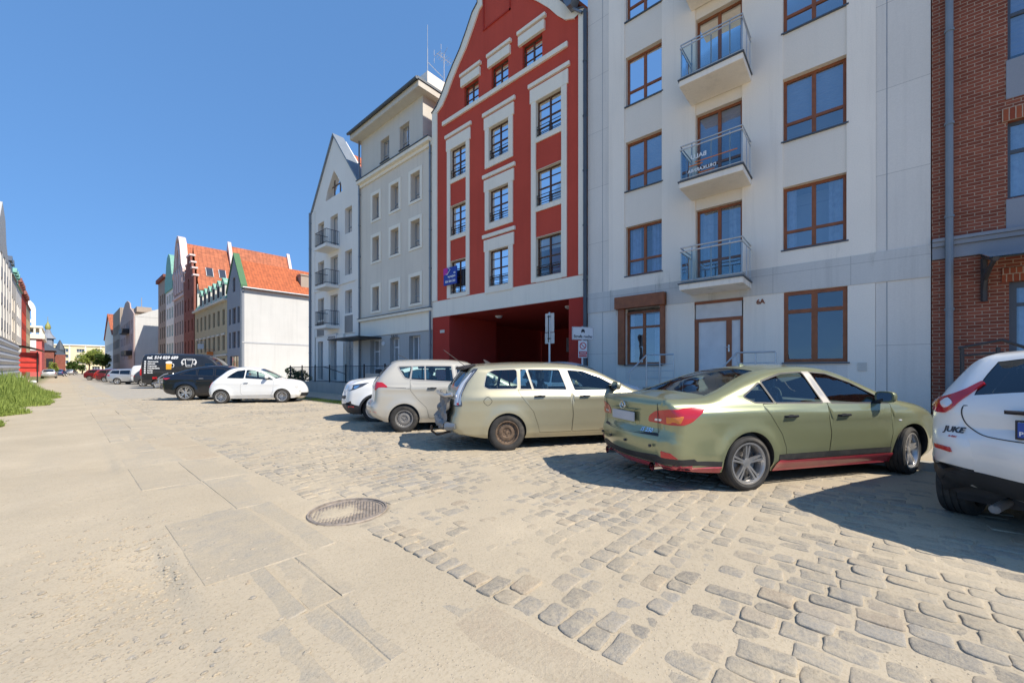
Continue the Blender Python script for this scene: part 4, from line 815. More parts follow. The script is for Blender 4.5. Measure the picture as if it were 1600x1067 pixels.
# ---------------- trees, shrubs, weeds ----------------
def leafmat(name, c1, c2):
    m, nt, p = newmat(name); oi = N(nt, 'ShaderNodeNewGeometry'); v = noise(nt, objco(nt), 1.2, 3)
    col = mixc(nt, v, c1, c2); col = mixc(nt, ramp(nt, oi.outputs['Random Per Island'], [(0, (.0,)*3), (1, (.6,)*3)]), col, scl(c2, 1.5))
    nt.links.new(col, p.inputs['Base Color']); p.inputs['Roughness'].default_value = .7; p.inputs['Specular IOR Level'].default_value = .2
    tr = N(nt, 'ShaderNodeBsdfTranslucent'); nt.links.new(col, tr.inputs[0]); mx = N(nt, 'ShaderNodeMixShader'); mx.inputs[0].default_value = .3
    nt.links.new(p.outputs[0], mx.inputs[1]); nt.links.new(tr.outputs[0], mx.inputs[2]); nt.links.new(mx.outputs[0], nt.nodes['Material Output'].inputs[0])
leafmat('leaf', (.15, .22, .045), (.30, .35, .08)); leafmat('leaf_dark', (.035, .07, .02), (.08, .13, .03)); leafmat('weed', (.10, .17, .03), (.30, .36, .09)); leafmat('dry_weed', (.30, .24, .09), (.40, .33, .12))
def crown(mb, c, r, n, ls, rs):
    cl = [(c[0]+rs.uniform(-.6, .6)*r[0], c[1]+rs.uniform(-.6, .6)*r[1], c[2]+rs.uniform(-.7, .7)*r[2], rs.uniform(.3, .5)) for _ in range(16)]
    for i in range(n):
        q = cl[rs.randrange(len(cl))]; d_ = Vector((rs.gauss(0, 1), rs.gauss(0, 1), rs.gauss(0, 1))).normalized()*rs.uniform(.5, 1)**.5*q[3]
        p = Vector((q[0]+d_.x*r[0], q[1]+d_.y*r[1], q[2]+d_.z*r[2])); u = Vector((rs.gauss(0, 1), rs.gauss(0, 1), rs.gauss(0, .6))).normalized(); v = u.orthogonal().normalized(); v = (v+u.cross(v)*rs.uniform(-2, 2)).normalized(); s_ = ls*rs.uniform(.6, 1.3)
        mb.add([p-u*s_, p+v*s_*.5, p+u*s_, p-v*s_*.5], [(0, 1, 2, 3)])
def tree(x, y, h, r, lab, mat='leaf', n=2600, ls=.28, seed=1):
    rs = random.Random(seed); T = thing('street_tree', lab, 'tree', (x, y, 0), group='trees at the far end of the street')
    mb = MB(); mb.tube([(0, 0, 0), (.1, 0, h*.35), (-.1, .1, h*.7)], [.22, .16, .07], 8)
    for i in range(6): a = rs.uniform(0, 6.3); z = h*rs.uniform(.3, .55); mb.tube([(.05, 0, z), (math.cos(a)*r*.6, math.sin(a)*r*.6, z+h*.22)], [.08, .03], 6)
    mb.build('trunk', 'bark', T); mb = MB(); crown(mb, (0, 0, h*.64), (r, r, h*.38), n, ls, rs); mb.build('crown', mat, T)
tree(5.7, 190, 8.2, 3.6, 'largest leafy tree in front of the yellow end block', seed=2); tree(8.2, 178, 6.5, 2.2, 'darker narrow tree at the right end of the yellow end block', 'leaf_dark', seed=3)
tree(2.2, 215, 4.6, 1.8, 'small dark tree at the left end of the yellow end block', 'leaf_dark', 1500, seed=4); tree(-1.3, 130, 3.0, .9, 'small bright green bush shaped tree beside the brick building', 'leaf', 700, .16, seed=5)
tree(4.4, 200, 3.4, 1.3, 'low dark bush tree between the parked cars and the end block', 'leaf_dark', 900, .2, seed=6)
# weeds on the left verge: one uncountable mass
mb = MB(); rs = random.Random(5)
for i in range(44000):
    y = 15.3+rs.random()**1.6*22; edge = -1.34-.0+ (y-16)*.045+.28*math.sin(y*1.3)+.16*math.sin(y*3.1+1)+(.45*math.exp(-((y-27)/4)**2)); x = edge-rs.random()**1.1*4.2
    dpt = min(1, (edge-x)/1.3); hh = (.12+1.15*dpt*(.45+.55*abs(math.sin(x*1.7+1)*math.sin(y*.9))))*rs.uniform(.3, 1.25)
    a = rs.uniform(0, 6.3); l = rs.uniform(.04, .2)*hh; wd = rs.uniform(.005, .012)*(1+hh); ca, sa = math.cos(a), math.sin(a)
    mb.add([(x-sa*wd, y+ca*wd, 0), (x+sa*wd, y-ca*wd, 0), (x+ca*l*.5+sa*wd, y+sa*l*.5-ca*wd, hh*.6), (x+ca*l*.5-sa*wd, y+sa*l*.5+ca*wd, hh*.6), (x+ca*l*1.6, y+sa*l*1.6, hh)], [(0, 1, 2, 3), (3, 2, 4)])
    if i % 2 == 0:
        for q in range(3):
            t = rs.uniform(.4, 1); px_, py_, pz = x+ca*l*t+rs.uniform(-.06, .06), y+sa*l*t+rs.uniform(-.06, .06), hh*t; s_ = rs.uniform(.012, .03); b = rs.uniform(0, 6.3)
            mb.add([(px_, py_, pz), (px_+s_*math.cos(b), py_+s_*math.sin(b), pz+s_*.5), (px_+s_*1.6*math.cos(b+.4), py_+s_*1.6*math.sin(b+.4), pz), (px_+s_*math.cos(b+.9), py_+s_*math.sin(b+.9), pz-s_*.3)], [(0, 1, 2, 3)])
o = mb.build('weeds', 'weed'); tag(o, 'tall bright green weeds and grass along the left verge of the sandy road', 'weeds'); o['kind'] = 'stuff'
mb = MB()
for i in range(5200):
    y = rs.choice([rs.uniform(14.2, 19.5), rs.gauss(16.2, 1.0), rs.uniform(20, 30)]); x = 7.92-abs(rs.gauss(0, .16)); hh = rs.uniform(.03, .16); a = rs.uniform(0, 6.3); wd = .006; l = hh*.6
    mb.add([(x-wd, y, 0), (x+wd, y, 0), (x+math.cos(a)*l, y+math.sin(a)*l, hh)], [(0, 1, 2)])
for i in range(1500):
    y = rs.uniform(15, 19.5); x = 9.8-abs(rs.gauss(0, .15)); hh = rs.uniform(.05, .22); a = rs.uniform(0, 6.3); mb.add([(x-.008, y, .1), (x+.008, y, .1), (x+math.cos(a)*hh*.5, y+math.sin(a)*hh*.5, .1+hh)], [(0, 1, 2)])
o = mb.build('kerb_grass', 'weed'); tag(o, 'short grass tufts growing along the kerb and ramp wall', 'grass'); o['kind'] = 'stuff'
mb = MB(); crown(mb, (10.9, 29.6, .95), (.9, 1.0, .75), 1800, .07, random.Random(9)); mb.tube([(10.9, 29.6, 0), (10.9, 29.6, .9)], .05); tag(mb.build('bush', 'leaf_dark'), 'small dark bush at the far end of the black railing', 'bush')
# ---------------- ground ----------------
def vnoise(x, y, s, seed):                       # smooth value noise
    x = x/s; y = y/s; xi = np.floor(x).astype(np.int64); yi = np.floor(y).astype(np.int64); fx = x-xi; fy = y-yi
    def h(a, b): n = (a*374761393+b*668265263+seed*1442695041) & 0xffffffff; n = ((n ^ (n >> 13))*1274126177) & 0xffffffff; return ((n ^ (n >> 16)) & 0xffff)/65535.
    fx = fx*fx*(3-2*fx); fy = fy*fy*(3-2*fy)
    return (h(xi, yi)*(1-fx)+h(xi+1, yi)*fx)*(1-fy)+(h(xi, yi+1)*(1-fx)+h(xi+1, yi+1)*fx)*fy
def fbm(x, y, s, seed, o=4): return sum(vnoise(x, y, s/2**i, seed+i)*.5**i for i in range(o))/sum(.5**i for i in range(o))
MH = (1.89, 3.84)                                 # manhole centre
def sandh(x, y):                                  # height of the loose sand (metres)
    x = np.asarray(x, float); y = np.asarray(y, float)
    h = .0038+.007*fbm(x, y, .8, 3, 4)+.016*(fbm(x, y, 2.4, 8, 3)-.5)+.007*(fbm(x, y, .3, 71, 3)-.5)+.006*fbm(x, y, .1, 21, 3)
    left = np.clip((.56-x)/.1, 0, 1); h = h-left*.008+left*.034*(fbm(x, y, 1.6, 33, 3)-.5)-.045*left*np.exp(-((y-3.8)/.6)**2-((x-.45)/.35)**2)-.03*left*np.exp(-((y-8.3)/.5)**2-((x-.5)/.3)**2)
    rut = .012*np.exp(-((x+.35-.06*np.sin(y*.8))/.16)**2); h = h-rut*(y > -5)
    band = np.clip((x-.55)/.1, 0, 1)*np.clip((1.78-x)/.1, 0, 1); h = h*(1-band*.6)+band*(.0062+.010*(fbm(x, y, .5, 61, 3)-.5))
    d_ = np.hypot(x-MH[0], y-MH[1]); k = np.clip((d_-.36)/.2, 0, 1); h = h*k+(1-k)*.004
    return h
ax_x = np.concatenate([-1.5-np.geomspace(.04, 2500, 60)[::-1], np.arange(-1.5, 7.0, .036), 7.0+np.geomspace(.04, 2500, 60)])
ax_y = np.concatenate([-2.2-np.geomspace(.04, 2500, 50)[::-1], np.arange(-2.2, 8.5, .036), 8.5+np.geomspace(.04, 3000, 100)])
X, Y = np.meshgrid(ax_x, ax_y); Z = sandh(X, Y); fall = np.clip(1-(np.hypot(X, Y)-60)/60, 0, 1); Z = Z*fall
dm = np.hypot(X-MH[0], Y-MH[1]); Z = np.where(dm < .355, -.05, Z)
Z = np.where((X > 8.0) & (Y < 60), -.02, Z)
ny, nx = X.shape; idx = np.arange(nx*ny).reshape(ny, nx)
F = np.stack([idx[:-1, :-1], idx[:-1, 1:], idx[1:, 1:], idx[1:, :-1]], -1).reshape(-1, 4)
me = bpy.data.meshes.new('ground'); V = np.stack([X, Y, Z], -1).reshape(-1, 3)
me.vertices.add(len(V)); me.vertices.foreach_set('co', V.ravel()); me.loops.add(F.size); me.loops.foreach_set('vertex_index', F.ravel()); me.polygons.add(len(F)); me.polygons.foreach_set('loop_start', np.arange(len(F))*4); me.polygons.foreach_set('loop_total', np.full(len(F), 4)); me.polygons.foreach_set('use_smooth', np.ones(len(F), bool)); me.update(); me.validate()
g = bpy.data.objects.new('ground', me); COL.objects.link(g); struct(g)
SAND = (.50, .42, .305)
def sandnodes(nt, cc):
    a = ramp(nt, noise(nt, cc, .7, 6, .6), [(.3, scl(SAND, .9)), (.55, SAND), (.75, scl(SAND, 1.12))])
    b = ramp(nt, noise(nt, cc, 55, 5, .75), [(.3, (.62, .58, .52)), (.5, (1, 1, 1)), (.8, (1, 1, 1))]); a = mixc(nt, .55, a, b, 'MULTIPLY')
    vo = N(nt, 'ShaderNodeTexVoronoi'); vo.inputs['Scale'].default_value = 38; nt.links.new(cc, vo.inputs['Vector'])
    peb = ramp(nt, vo.outputs['Distance'], [(.0, (1,)*3), (.16, (1,)*3), (.22, (0,)*3)]); sel = ramp(nt, noise(nt, cc, 3, 4), [(.52, (0,)*3), (.7, (.75,)*3)])
    a = mixc(nt, mixc(nt, 1., peb, sel, 'MULTIPLY'), a, mixc(nt, vo.outputs['Color'], (.30, .25, .2), (.52, .46, .38)))
    return a, peb
m, nt, p = newmat('sand'); cc = objco(nt); col, peb = sandnodes(nt, cc)
sx = N(nt, 'ShaderNodeSeparateXYZ'); nt.links.new(cc, sx.inputs[0])
# far setts, laid in courses across the street
cb = N(nt, 'ShaderNodeCombineXYZ'); nt.links.new(sx.outputs[0], cb.inputs[0]); nt.links.new(sx.outputs[1], cb.inputs[1])
br = N(nt, 'ShaderNodeTexBrick', offset=.45); br.inputs['Scale'].default_value = 1; br.inputs['Brick Width'].default_value = .24; br.inputs['Row Height'].default_value = .17; br.inputs['Mortar Size'].default_value = .02; br.inputs['Mortar Smooth'].default_value = .3
br.inputs['Color1'].default_value = (.40, .375, .33, 1); br.inputs['Color2'].default_value = (.30, .285, .26, 1); br.inputs['Mortar'].default_value = (*SAND, 1)
wob = noise(nt, cc, 5, 3, out=1); ma = N(nt, 'ShaderNodeVectorMath', operation='MULTIPLY_ADD'); nt.links.new(wob, ma.inputs[0]); ma.inputs[1].default_value = (.06,)*3; nt.links.new(cb.outputs[0], ma.inputs[2]); nt.links.new(ma.outputs[0], br.inputs['Vector'])
far = N(nt, 'ShaderNodeMapRange'); far.inputs[1].default_value = 24; far.inputs[2].default_value = 27; nt.links.new(sx.outputs[1], far.inputs[0])
rt = N(nt, 'ShaderNodeMapRange'); rt.inputs[1].default_value = 1.6; rt.inputs[2].default_value = 2.0; nt.links.new(sx.outputs[0], rt.inputs[0])
f = mixc(nt, 1., far.outputs[0], rt.outputs[0], 'MULTIPLY'); f = mixc(nt, 1., f, ramp(nt, noise(nt, cc, 1.6, 6, .6), [(.3, (.25,)*3), (.6, (.9,)*3)]), 'MULTIPLY')
col = mixc(nt, f, col, br.outputs[0]); 
bandf = N(nt, 'ShaderNodeMapRange'); bandf.inputs[1].default_value = .5; bandf.inputs[2].default_value = .75; nt.links.new(sx.outputs[0], bandf.inputs[0])
f3 = mixc(nt, 1., far.outputs[0], bandf.outputs[0], 'MULTIPLY'); col = mixc(nt, mixc(nt, 1., f3, (.45,)*3, 'MULTIPLY'), col, (.40, .37, .32))
# sparse grass stain along the left verge
gl_ = N(nt, 'ShaderNodeMapRange'); gl_.inputs[1].default_value = -1.2; gl_.inputs[2].default_value = -2.2; nt.links.new(sx.outputs[0], gl_.inputs[0])
yv = N(nt, 'ShaderNodeMapRange'); yv.inputs[1].default_value = 13; yv.inputs[2].default_value = 17; nt.links.new(sx.outputs[1], yv.inputs[0])
col = mixc(nt, mixc(nt, 1., mixc(nt, 1., gl_.outputs[0], yv.outputs[0], 'MULTIPLY'), ramp(nt, noise(nt, cc, 2.5, 5), [(.3, (.3,)*3), (.6, (1,)*3)]), 'MULTIPLY'), col, (.10, .13, .035))
nt.links.new(col, p.inputs['Base Color']); p.inputs['Roughness'].default_value = .95; p.inputs['Specular IOR Level'].default_value = .1
hh = N(nt, 'ShaderNodeMath', operation='MULTIPLY_ADD'); nt.links.new(noise(nt, cc, 60, 6, .75), hh.inputs[0]); hh.inputs[1].default_value = 1; nt.links.new(peb, hh.inputs[2])
h2 = N(nt, 'ShaderNodeMath', operation='ADD'); nt.links.new(hh.outputs[0], h2.inputs[0]); nt.links.new(noise(nt, cc, 14, 4), h2.inputs[1]); bump(nt, p, h2.outputs[0], .55, .006)
me.materials.append(m)
# stone material: grey granite with sand dusted over it
def stone(name, cr, dust=(.42, .62), sscale=6, vary=.35):
    m, nt, p = newmat(name); cc = objco(nt); gi = N(nt, 'ShaderNodeNewGeometry')
    base = ramp(nt, gi.outputs['Random Per Island'], [(0, scl(cr, 1-vary)), (.45, cr), (.8, scl(cr, 1+vary*.6)), (.9, (cr[0]*1.25, cr[1]*1.05, cr[2]*.85)), (1, (cr[0]*1.2, cr[1]*1.1, cr[2]*.95))])
    sp = ramp(nt, noise(nt, cc, 130, 3, .8), [(.35, (.5,)*3), (.5, (1,)*3), (.7, (1.0,)*3)]); base = mixc(nt, ramp(nt, noise(nt, cc, 55, 6, .8), [(.42, (0,)*3), (.62, (.55,)*3)]), base, scl(SAND, 1.05)); base = mixc(nt, .5, base, sp, 'MULTIPLY')
    sc_, _ = sandnodes(nt, cc)
    d1 = noise(nt, cc, sscale, 7, .72); d2 = noise(nt, cc, .8, 3, .5); ad = N(nt, 'ShaderNodeMath', operation='ADD'); nt.links.new(d1, ad.inputs[0]); nt.links.new(d2, ad.inputs[1]); hf = N(nt, 'ShaderNodeMath', operation='MULTIPLY'); nt.links.new(ad.outputs[0], hf.inputs[0]); hf.inputs[1].default_value = .5
    f = ramp(nt, hf.outputs[0], [(dust[0], (.10,)*3), (dust[1], (.88,)*3)])
    nt.links.new(mixc(nt, f, base, sc_), p.inputs['Base Color']); p.inputs['Roughness'].default_value = .95; p.inputs['Specular IOR Level'].default_value = .08
    bump(nt, p, noise(nt, cc, 28, 8, .75), .8, .012); return m
stone('sett_stone', (.30, .28, .25), (.43, .56), 14, .25); stone('slab_concrete', (.37, .34, .29), (.36, .52), 7, .05)
# individual setts (pattern of one paving)
SV = []; SF = []; cnt = 0
def sett(cx, cy, lx, ly, rs, top=None, k=.9, grow=0):
    global cnt
    h = (rs.gauss(.0105, .0038)) if top is None else top; tx, ty = rs.gauss(0, .025), rs.gauss(0, .025); yw = rs.gauss(0, .035); c_, s_ = math.cos(yw), math.sin(yw)
    rings = [(0, -.03), (0, h-.005), (.0035, h-.001), (.012, h+.0005)]
    n = 16; base = len(SV); hx, hy = lx/2, ly/2; co4 = [(sx_*(hx+rs.uniform(-.010, .004)), sy_*(hy+rs.uniform(-.009, .003))) for sx_, sy_ in ((1, 1), (-1, 1), (-1, -1), (1, -1))]; rad = rs.uniform(.012, .034); out_ = []
    for i in range(4):
        p0, p1, p2 = co4[i-1], co4[i], co4[(i+1) % 4]; l1 = math.hypot(p0[0]-p1[0], p0[1]-p1[1]); l2 = math.hypot(p2[0]-p1[0], p2[1]-p1[1]); q1 = (p1[0]+(p0[0]-p1[0])*rad/l1, p1[1]+(p0[1]-p1[1])*rad/l1); q2 = (p1[0]+(p2[0]-p1[0])*rad/l2, p1[1]+(p2[1]-p1[1])*rad/l2)
        j_ = lambda s_=.003: rs.uniform(-s_, s_)
        out_ += [(q1[0]+j_(), q1[1]+j_()), (p1[0]*.35+(q1[0]+q2[0])*.325+j_(), p1[1]*.35+(q1[1]+q2[1])*.325+j_()), (q2[0]+j_(), q2[1]+j_()), ((p1[0]+p2[0])/2+j_(.006), (p1[1]+p2[1])/2+j_(.006))]
    for ri, (in_, z) in enumerate(rings):
        for i in range(n):
            u, v = out_[i]; l = math.hypot(u, v); k_ = 1-in_/l*1.3; u *= k_; v *= k_; SV.append((cx+u*c_-v*s_, cy+u*s_+v*c_, z+(tx*u+ty*v) if ri else z))
    SV.append((cx, cy, h+.002+rs.uniform(-.002, .003)))
    for ri in range(3):
        for i in range(n): SF.append((base+ri*n+i, base+ri*n+(i+1) % n, base+(ri+1)*n+(i+1) % n, base+(ri+1)*n+i))
    for i in range(n): SF.append((base+3*n+i, base+3*n+(i+1) % n, base+4*n))
rs = random.Random(11)
y = .78
while y < 27:
    ly = rs.uniform(.115, .155); x = 1.74+rs.uniform(0, .03)
    while x < 7.95:
        lx = rs.uniform(.12, .23)
        if math.hypot(x+lx/2-MH[0], y+ly/2-MH[1]) > .36+lx/2 and not (x+lx > 7.9):
            wav = .05*math.sin(x*.9+y*.3); sett(x+lx/2, y+ly/2+wav, lx*1.0, ly*.985, rs, top=rs.gauss(.022, .004) if x < 1.9 and y < 3.2 else None)
        x += lx+rs.uniform(.003, .012)
    y += ly+rs.uniform(.004, .012)
x = 1.74
while x < 12.0:
    lx = rs.uniform(.12, .165); y = .74
    while y > -4:
        ly = rs.uniform(.15, .27)
        if x < 7.8: sett(x+lx/2+.04*math.sin(y*1.4), y-ly/2, lx*.985, ly*.99, rs)
        y -= ly+rs.uniform(.004, .012)
    x += lx+rs.uniform(.004, .012)
mb = MB(); mb.v = SV; mb.f = SF; struct(mb.build('cobbled_paving', 'sett_stone', smooth=True, angle=50))
# strip of long concrete slabs
SV = []; SF = []
def slab(x0, x1, y0, y1, rs, h):
    n = len(SV); e = .006; tx = rs.gauss(0, .006); j = lambda: rs.uniform(-.004, .004)
    def ring(g_, z): return [(x0+g_+j(), y0+g_+j(), z-tx), (x0+(x1-x0)*.5, y0+g_+j(), z), (x1-g_+j(), y0+g_+j(), z+tx), (x1-g_+j(), (y0+y1)/2, z+tx), (x1-g_+j(), y1-g_+j(), z+tx), (x0+(x1-x0)*.5, y1-g_+j(), z), (x0+g_+j(), y1-g_+j(), z-tx), (x0+g_+j(), (y0+y1)/2, z-tx)]
    SV.extend(ring(0, -.05)); SV.extend(ring(0, h-.006)); SV.extend(ring(.007, h))
    for r_ in range(2):
        for i in range(8): SF.append((n+r_*8+i, n+r_*8+(i+1) % 8, n+(r_+1)*8+(i+1) % 8, n+(r_+1)*8+i))
    SF.append(tuple(n+16+i for i in range(8)))
y = -4.35; r_i = 0
while y < 60:
    near = 2.3 < y+.1 < 3.1; L_ = .77 if near else rs.choice([.77, 1.5, 1.54]); hh = .012+rs.uniform(-.002, .002)
    if not near and y < 2.4 < y+L_: L_ = 2.405-y
    if near: y = 2.41; xs = [.76+.19*i for i in range(5)]+[1.70]; hh = .012
    elif L_ > 1: xs = [.6, 1.15+rs.uniform(-.1, .1), 1.70]
    else: xs = [.6+.22*i for i in range(6)]
    if 3.15 < y+.1 < 4.7: hh = .016
    for p_, q_ in zip(xs[:-1], xs[1:]):
        if q_ > MH[0]-.42 and y-.4 < MH[1] < y+L_+.4: q_ = min(q_, MH[0]-.42)
        if q_-p_ < .08: continue
        slab(p_+.006, q_-.006, y+.006, y+L_-.006, rs, hh+rs.uniform(-.001, .001))
    y += L_; r_i += 1
mb = MB(); mb.v = SV; mb.f = SF; struct(mb.build('slab_strip', 'slab_concrete'))
# loose stones and gravel on the sand
mb = MB(); rs = random.Random(3)
def pebble(x, y, r_, z=0):
    n = 6; V_ = []; q = rs.uniform(.5, .9); a0_ = rs.uniform(0, 6)
    for zz, s_ in ((-.3, .9), (.25, 1), (.7, .55)):
        for i in range(n): a = a0_+i*2*math.pi/n; V_.append((x+math.cos(a)*r_*s_*rs.uniform(.8, 1.2), y+math.sin(a)*r_*s_*q*rs.uniform(.8, 1.2), z+zz*r_*.7))
    mb.add(V_, [(k*n+i, k*n+(i+1) % n, (k+1)*n+(i+1) % n, (k+1)*n+i) for k in range(2) for i in range(n)]+[tuple(12+i for i in range(6))])
for i in range(7500):
    t_ = rs.random()
    if t_ < .38: x, y = rs.gauss(.25, .28), rs.gauss(3.6, .8)
    elif t_ < .5: x, y = rs.uniform(-.6, .7), rs.uniform(.2, 9)
    else: x, y = rs.uniform(.2, 6.8), rs.uniform(-2, 7)
    if math.hypot(x-MH[0], y-MH[1]) < .5: continue
    r_ = .0022+.006*rs.random()**4 if t_ > .38 else .003+.02*rs.random()**5; pebble(x, y, r_, float(sandh(x, y)))
for x, y, r_ in ((.42, 4.3, .045), (.36, 4.1, .02), (.1, 4.0, .018), (.62, 2.35, .02), (1.2, 1.2, .012), (.3, 1.9, .012)): pebble(x, y, r_, float(sandh(x, y)))
o = mb.build('gravel', 'sett_stone'); tag(o, 'loose gravel and small stones scattered on the sandy road', 'gravel'); o['kind'] = 'stuff'
# pavement with kerb
m_ = stone('pavement_stone', (.42, .37, .31), (.3, .7), 3, .05)
mb = MB(); mb.box(8.12, 12.9, -12, 60, -.1, .12); mb.box(8.12, 12.9, 60.005, 300, -.1, .1); struct(mb.build('pavement', 'pavement_stone'))
mb = MB(); y = -12
while y < 60: mb.box(7.96, 8.115, y, y+.99, -.1, .125+rs.uniform(-.008, .008)); y += 1
struct(mb.build('kerb', 'concrete'))
# manhole
T = thing('manhole_cover', 'round rusty manhole cover half filled with sand in the cobbled road', 'manhole', (MH[0], MH[1], 0))
plain('cast_iron', (.34, .285, .235), .7, .3, var=.3, vscale=20)
mb = MB(); mb.lathe([(.355, -.05), (.355, .018), (.372, .02), (.378, .008), (.378, -.05)], 48); mb.lathe([(.35, -.05), (.35, .008), (.335, .010), (.332, 0)], 48); mb.build('rim', 'cast_iron', T)
mb = MB(); mb.lathe([(0, .002), (.333, .002)], 48)
for i in range(-9, 10):
    for j in range(-9, 10):
        x = i*.034+(.017 if j % 2 else 0); y = j*.030
        if math.hypot(x, y) < .315: mb.box(x-.009, x+.009, y-.008, y+.008, .002, .008)
mb.build('cover_plate', 'cast_iron', T)
mb = MB(); n = 44; idx = {}
for i in range(n+1):
    for j in range(n+1):
        x = -.36+.72*i/n; y = -.36+.72*j/n; rr = math.hypot(x, y)
        if rr < .345:
            u = (x*-.55+y*.45); nz = float(fbm(np.array([x+9]), np.array([y+9]), .12, 55, 4)[0]); idx[i, j] = len(mb.v); mb.v.append((x, y, -.005+.017*max(0, 1-((x+.09)/.30)**2-((y-.06)/.25)**2)+.016*(nz-.42)))
for i in range(n):
    for j in range(n):
        if all(k in idx for k in ((i, j), (i+1, j), (i+1, j+1), (i, j+1))): mb.f.append((idx[i, j], idx[i+1, j], idx[i+1, j+1], idx[i, j+1]))
mb.build('sand_fill', 'sand', T, smooth='all')
# ---------------- road signs ----------------
T = thing('twin_sign_post', 'pale post with two white sign backs seen from behind, in front of the red passage', 'sign', (10.2, 7.35, 0))
mb = MB(); mb.tube([(0, 0, .1), (0, 0, 3.25)], .032, 10); mb.build('post', 'steel', T, smooth=True)
for z0, z1, w_ in ((2.62, 3.22, .0), (2.26, 2.60, .01)):
    for s_ in (-1, 1):
        mb = MB(); mb.hexa([(.03*0, s_*.022, z0), (.0, s_*(w_+.17), z0), (.02, s_*(w_+.17), z0), (.02, s_*.022, z0), (0, s_*.022, z1), (0, s_*(w_+.17), z1), (.02, s_*(w_+.17), z1), (.02, s_*.022, z1)]); mb.build('sign_plate', 'sign_back', T, recalc=True, bevel=.006)
mb = MB(); mb.box(-.045, -.02, -.01, .02, 2.3, 3.15); mb.box(-.045, -.01, -.05, .05, 3.1, 3.13); mb.box(-.045, -.01, -.05, .05, 2.4, 2.43); mb.build('bracket', 'black_iron', T)
T = thing('parking_sign', 'white traffic zone sign reading Strefa ruchu above a small red and white prohibition sign', 'sign', (10.7, 6.45, 0), R(-125+90))
mb = MB(); mb.tube([(0, 0, .1), (0, 0, 2.78)], .03, 10); mb.build('post', 'steel', T, smooth=True)
FS = Fr(0, -.035, 1, 0, 0, -1)
mb = MB(); FS.box(mb, -.36, .36, 2.36, 2.76, -.01, .01); s1 = mb.build('sign_plate', 'sign_white', T, recalc=True, bevel=.004)
q = MB(); FS.box(q, -.345, .345, 2.372, 2.378, .01, .013); FS.box(q, -.345, .345, 2.742, 2.748, .01, .013); FS.box(q, -.345, -.339, 2.378, 2.742, .01, .013); FS.box(q, .339, .345, 2.378, 2.742, .01, .013)
text_on(q, 'Strefa ruchu', .125, lambda u, v, w_: FS.P(u, 2.46+v, .012+w_), .003)
FS.box(q, -.06, .06, 2.60, 2.65, .01, .014); FS.box(q, -.045, .045, 2.65, 2.69, .01, .014); FS.box(q, -.055, -.03, 2.575, 2.6, .01, .014); FS.box(q, .03, .055, 2.575, 2.6, .01, .014); q.build('lettering', 'ink', s1)
mb = MB(); FS.box(mb, -.15, .15, 1.8, 2.33, -.01, .01); s2 = mb.build('sign_plate', 'sign_white', T, recalc=True, bevel=.004)
q = MB(); q.lathe([(.085, .01), (.085, .014), (.11, .014), (.11, .01)], 32, Matrix.Translation((0, -.035, 2.17)) @ Matrix.Rotation(R(90), 4, 'X')); FS.box(q, -.13, .13, 1.83, 2.0, .01, .014)
A = [FS.P(-.08, 2.23, .0125), FS.P(-.065, 2.245, .0125), FS.P(.08, 2.105, .0125), FS.P(.065, 2.09, .0125)]; q.add(A, [(0, 1, 2, 3)]); q.build('prohibition_mark', 'sign_red', s2)
q = MB(); text_on(q, 'ZAKAZ', .06, lambda u, v, w_: FS.P(u, 1.95+v, .016+w_), .002); text_on(q, 'PARKOWANIA', .04, lambda u, v, w_: FS.P(u, 1.885+v, .016+w_), .001); q.build('lettering', 'white_print', s2)
# ---------------- cars: a side silhouette inflated across the width ----------------
def paintm(name, c, metal=0., rough=.35, **k):
    m = paint(name, c, metal, rough, **k); nt = m.node_tree; p = nt.nodes['Principled BSDF']; out = nt.nodes['Material Output']
    g_ = N(nt, 'ShaderNodeNewGeometry'); d = N(nt, 'ShaderNodeBsdfDiffuse'); d.inputs[0].default_value = (.035, .035, .04, 1)   # dark lining on the inside of the shell
    mx = N(nt, 'ShaderNodeMixShader'); nt.links.new(g_.outputs['Backfacing'], mx.inputs[0]); nt.links.new(p.outputs[0], mx.inputs[1]); nt.links.new(d.outputs[0], mx.inputs[2]); nt.links.new(mx.outputs[0], out.inputs[0]); return m
paintm('paint_green', (.30, .32, .185), .5, .28, dirt=.3); paintm('paint_beige', (.42, .39, .27), .45, .34, dirt=.35); paintm('paint_cream', (.54, .505, .43), .3, .38, dirt=.35)
paintm('paint_white', (.80, .80, .78), 0, .35, dirt=.2); paintm('paint_black', (.008, .010, .016), .2, .3, dirt=.08); paintm('paint_vinyl', (.012, .013, .016), 0, .45, dirt=.06, dirtc=(.2, .17, .13))
paintm('paint_silver', (.50, .51, .52), .6, .35, dirt=.2); paintm('paint_darkgrey', (.06, .065, .075), .4, .35, dirt=.2); paintm('paint_wine', (.16, .012, .02), .3, .35, dirt=.2); paintm('paint_red', (.40, .02, .02), .2, .35, dirt=.2); paintm('paint_blue', (.03, .06, .16), .3, .35, dirt=.2)
paintm('skirt_red', (.42, .02, .045), .1, .4, dirt=.3); paintm('pillar_grey', (.36, .34, .31), .3, .4, dirt=.1)
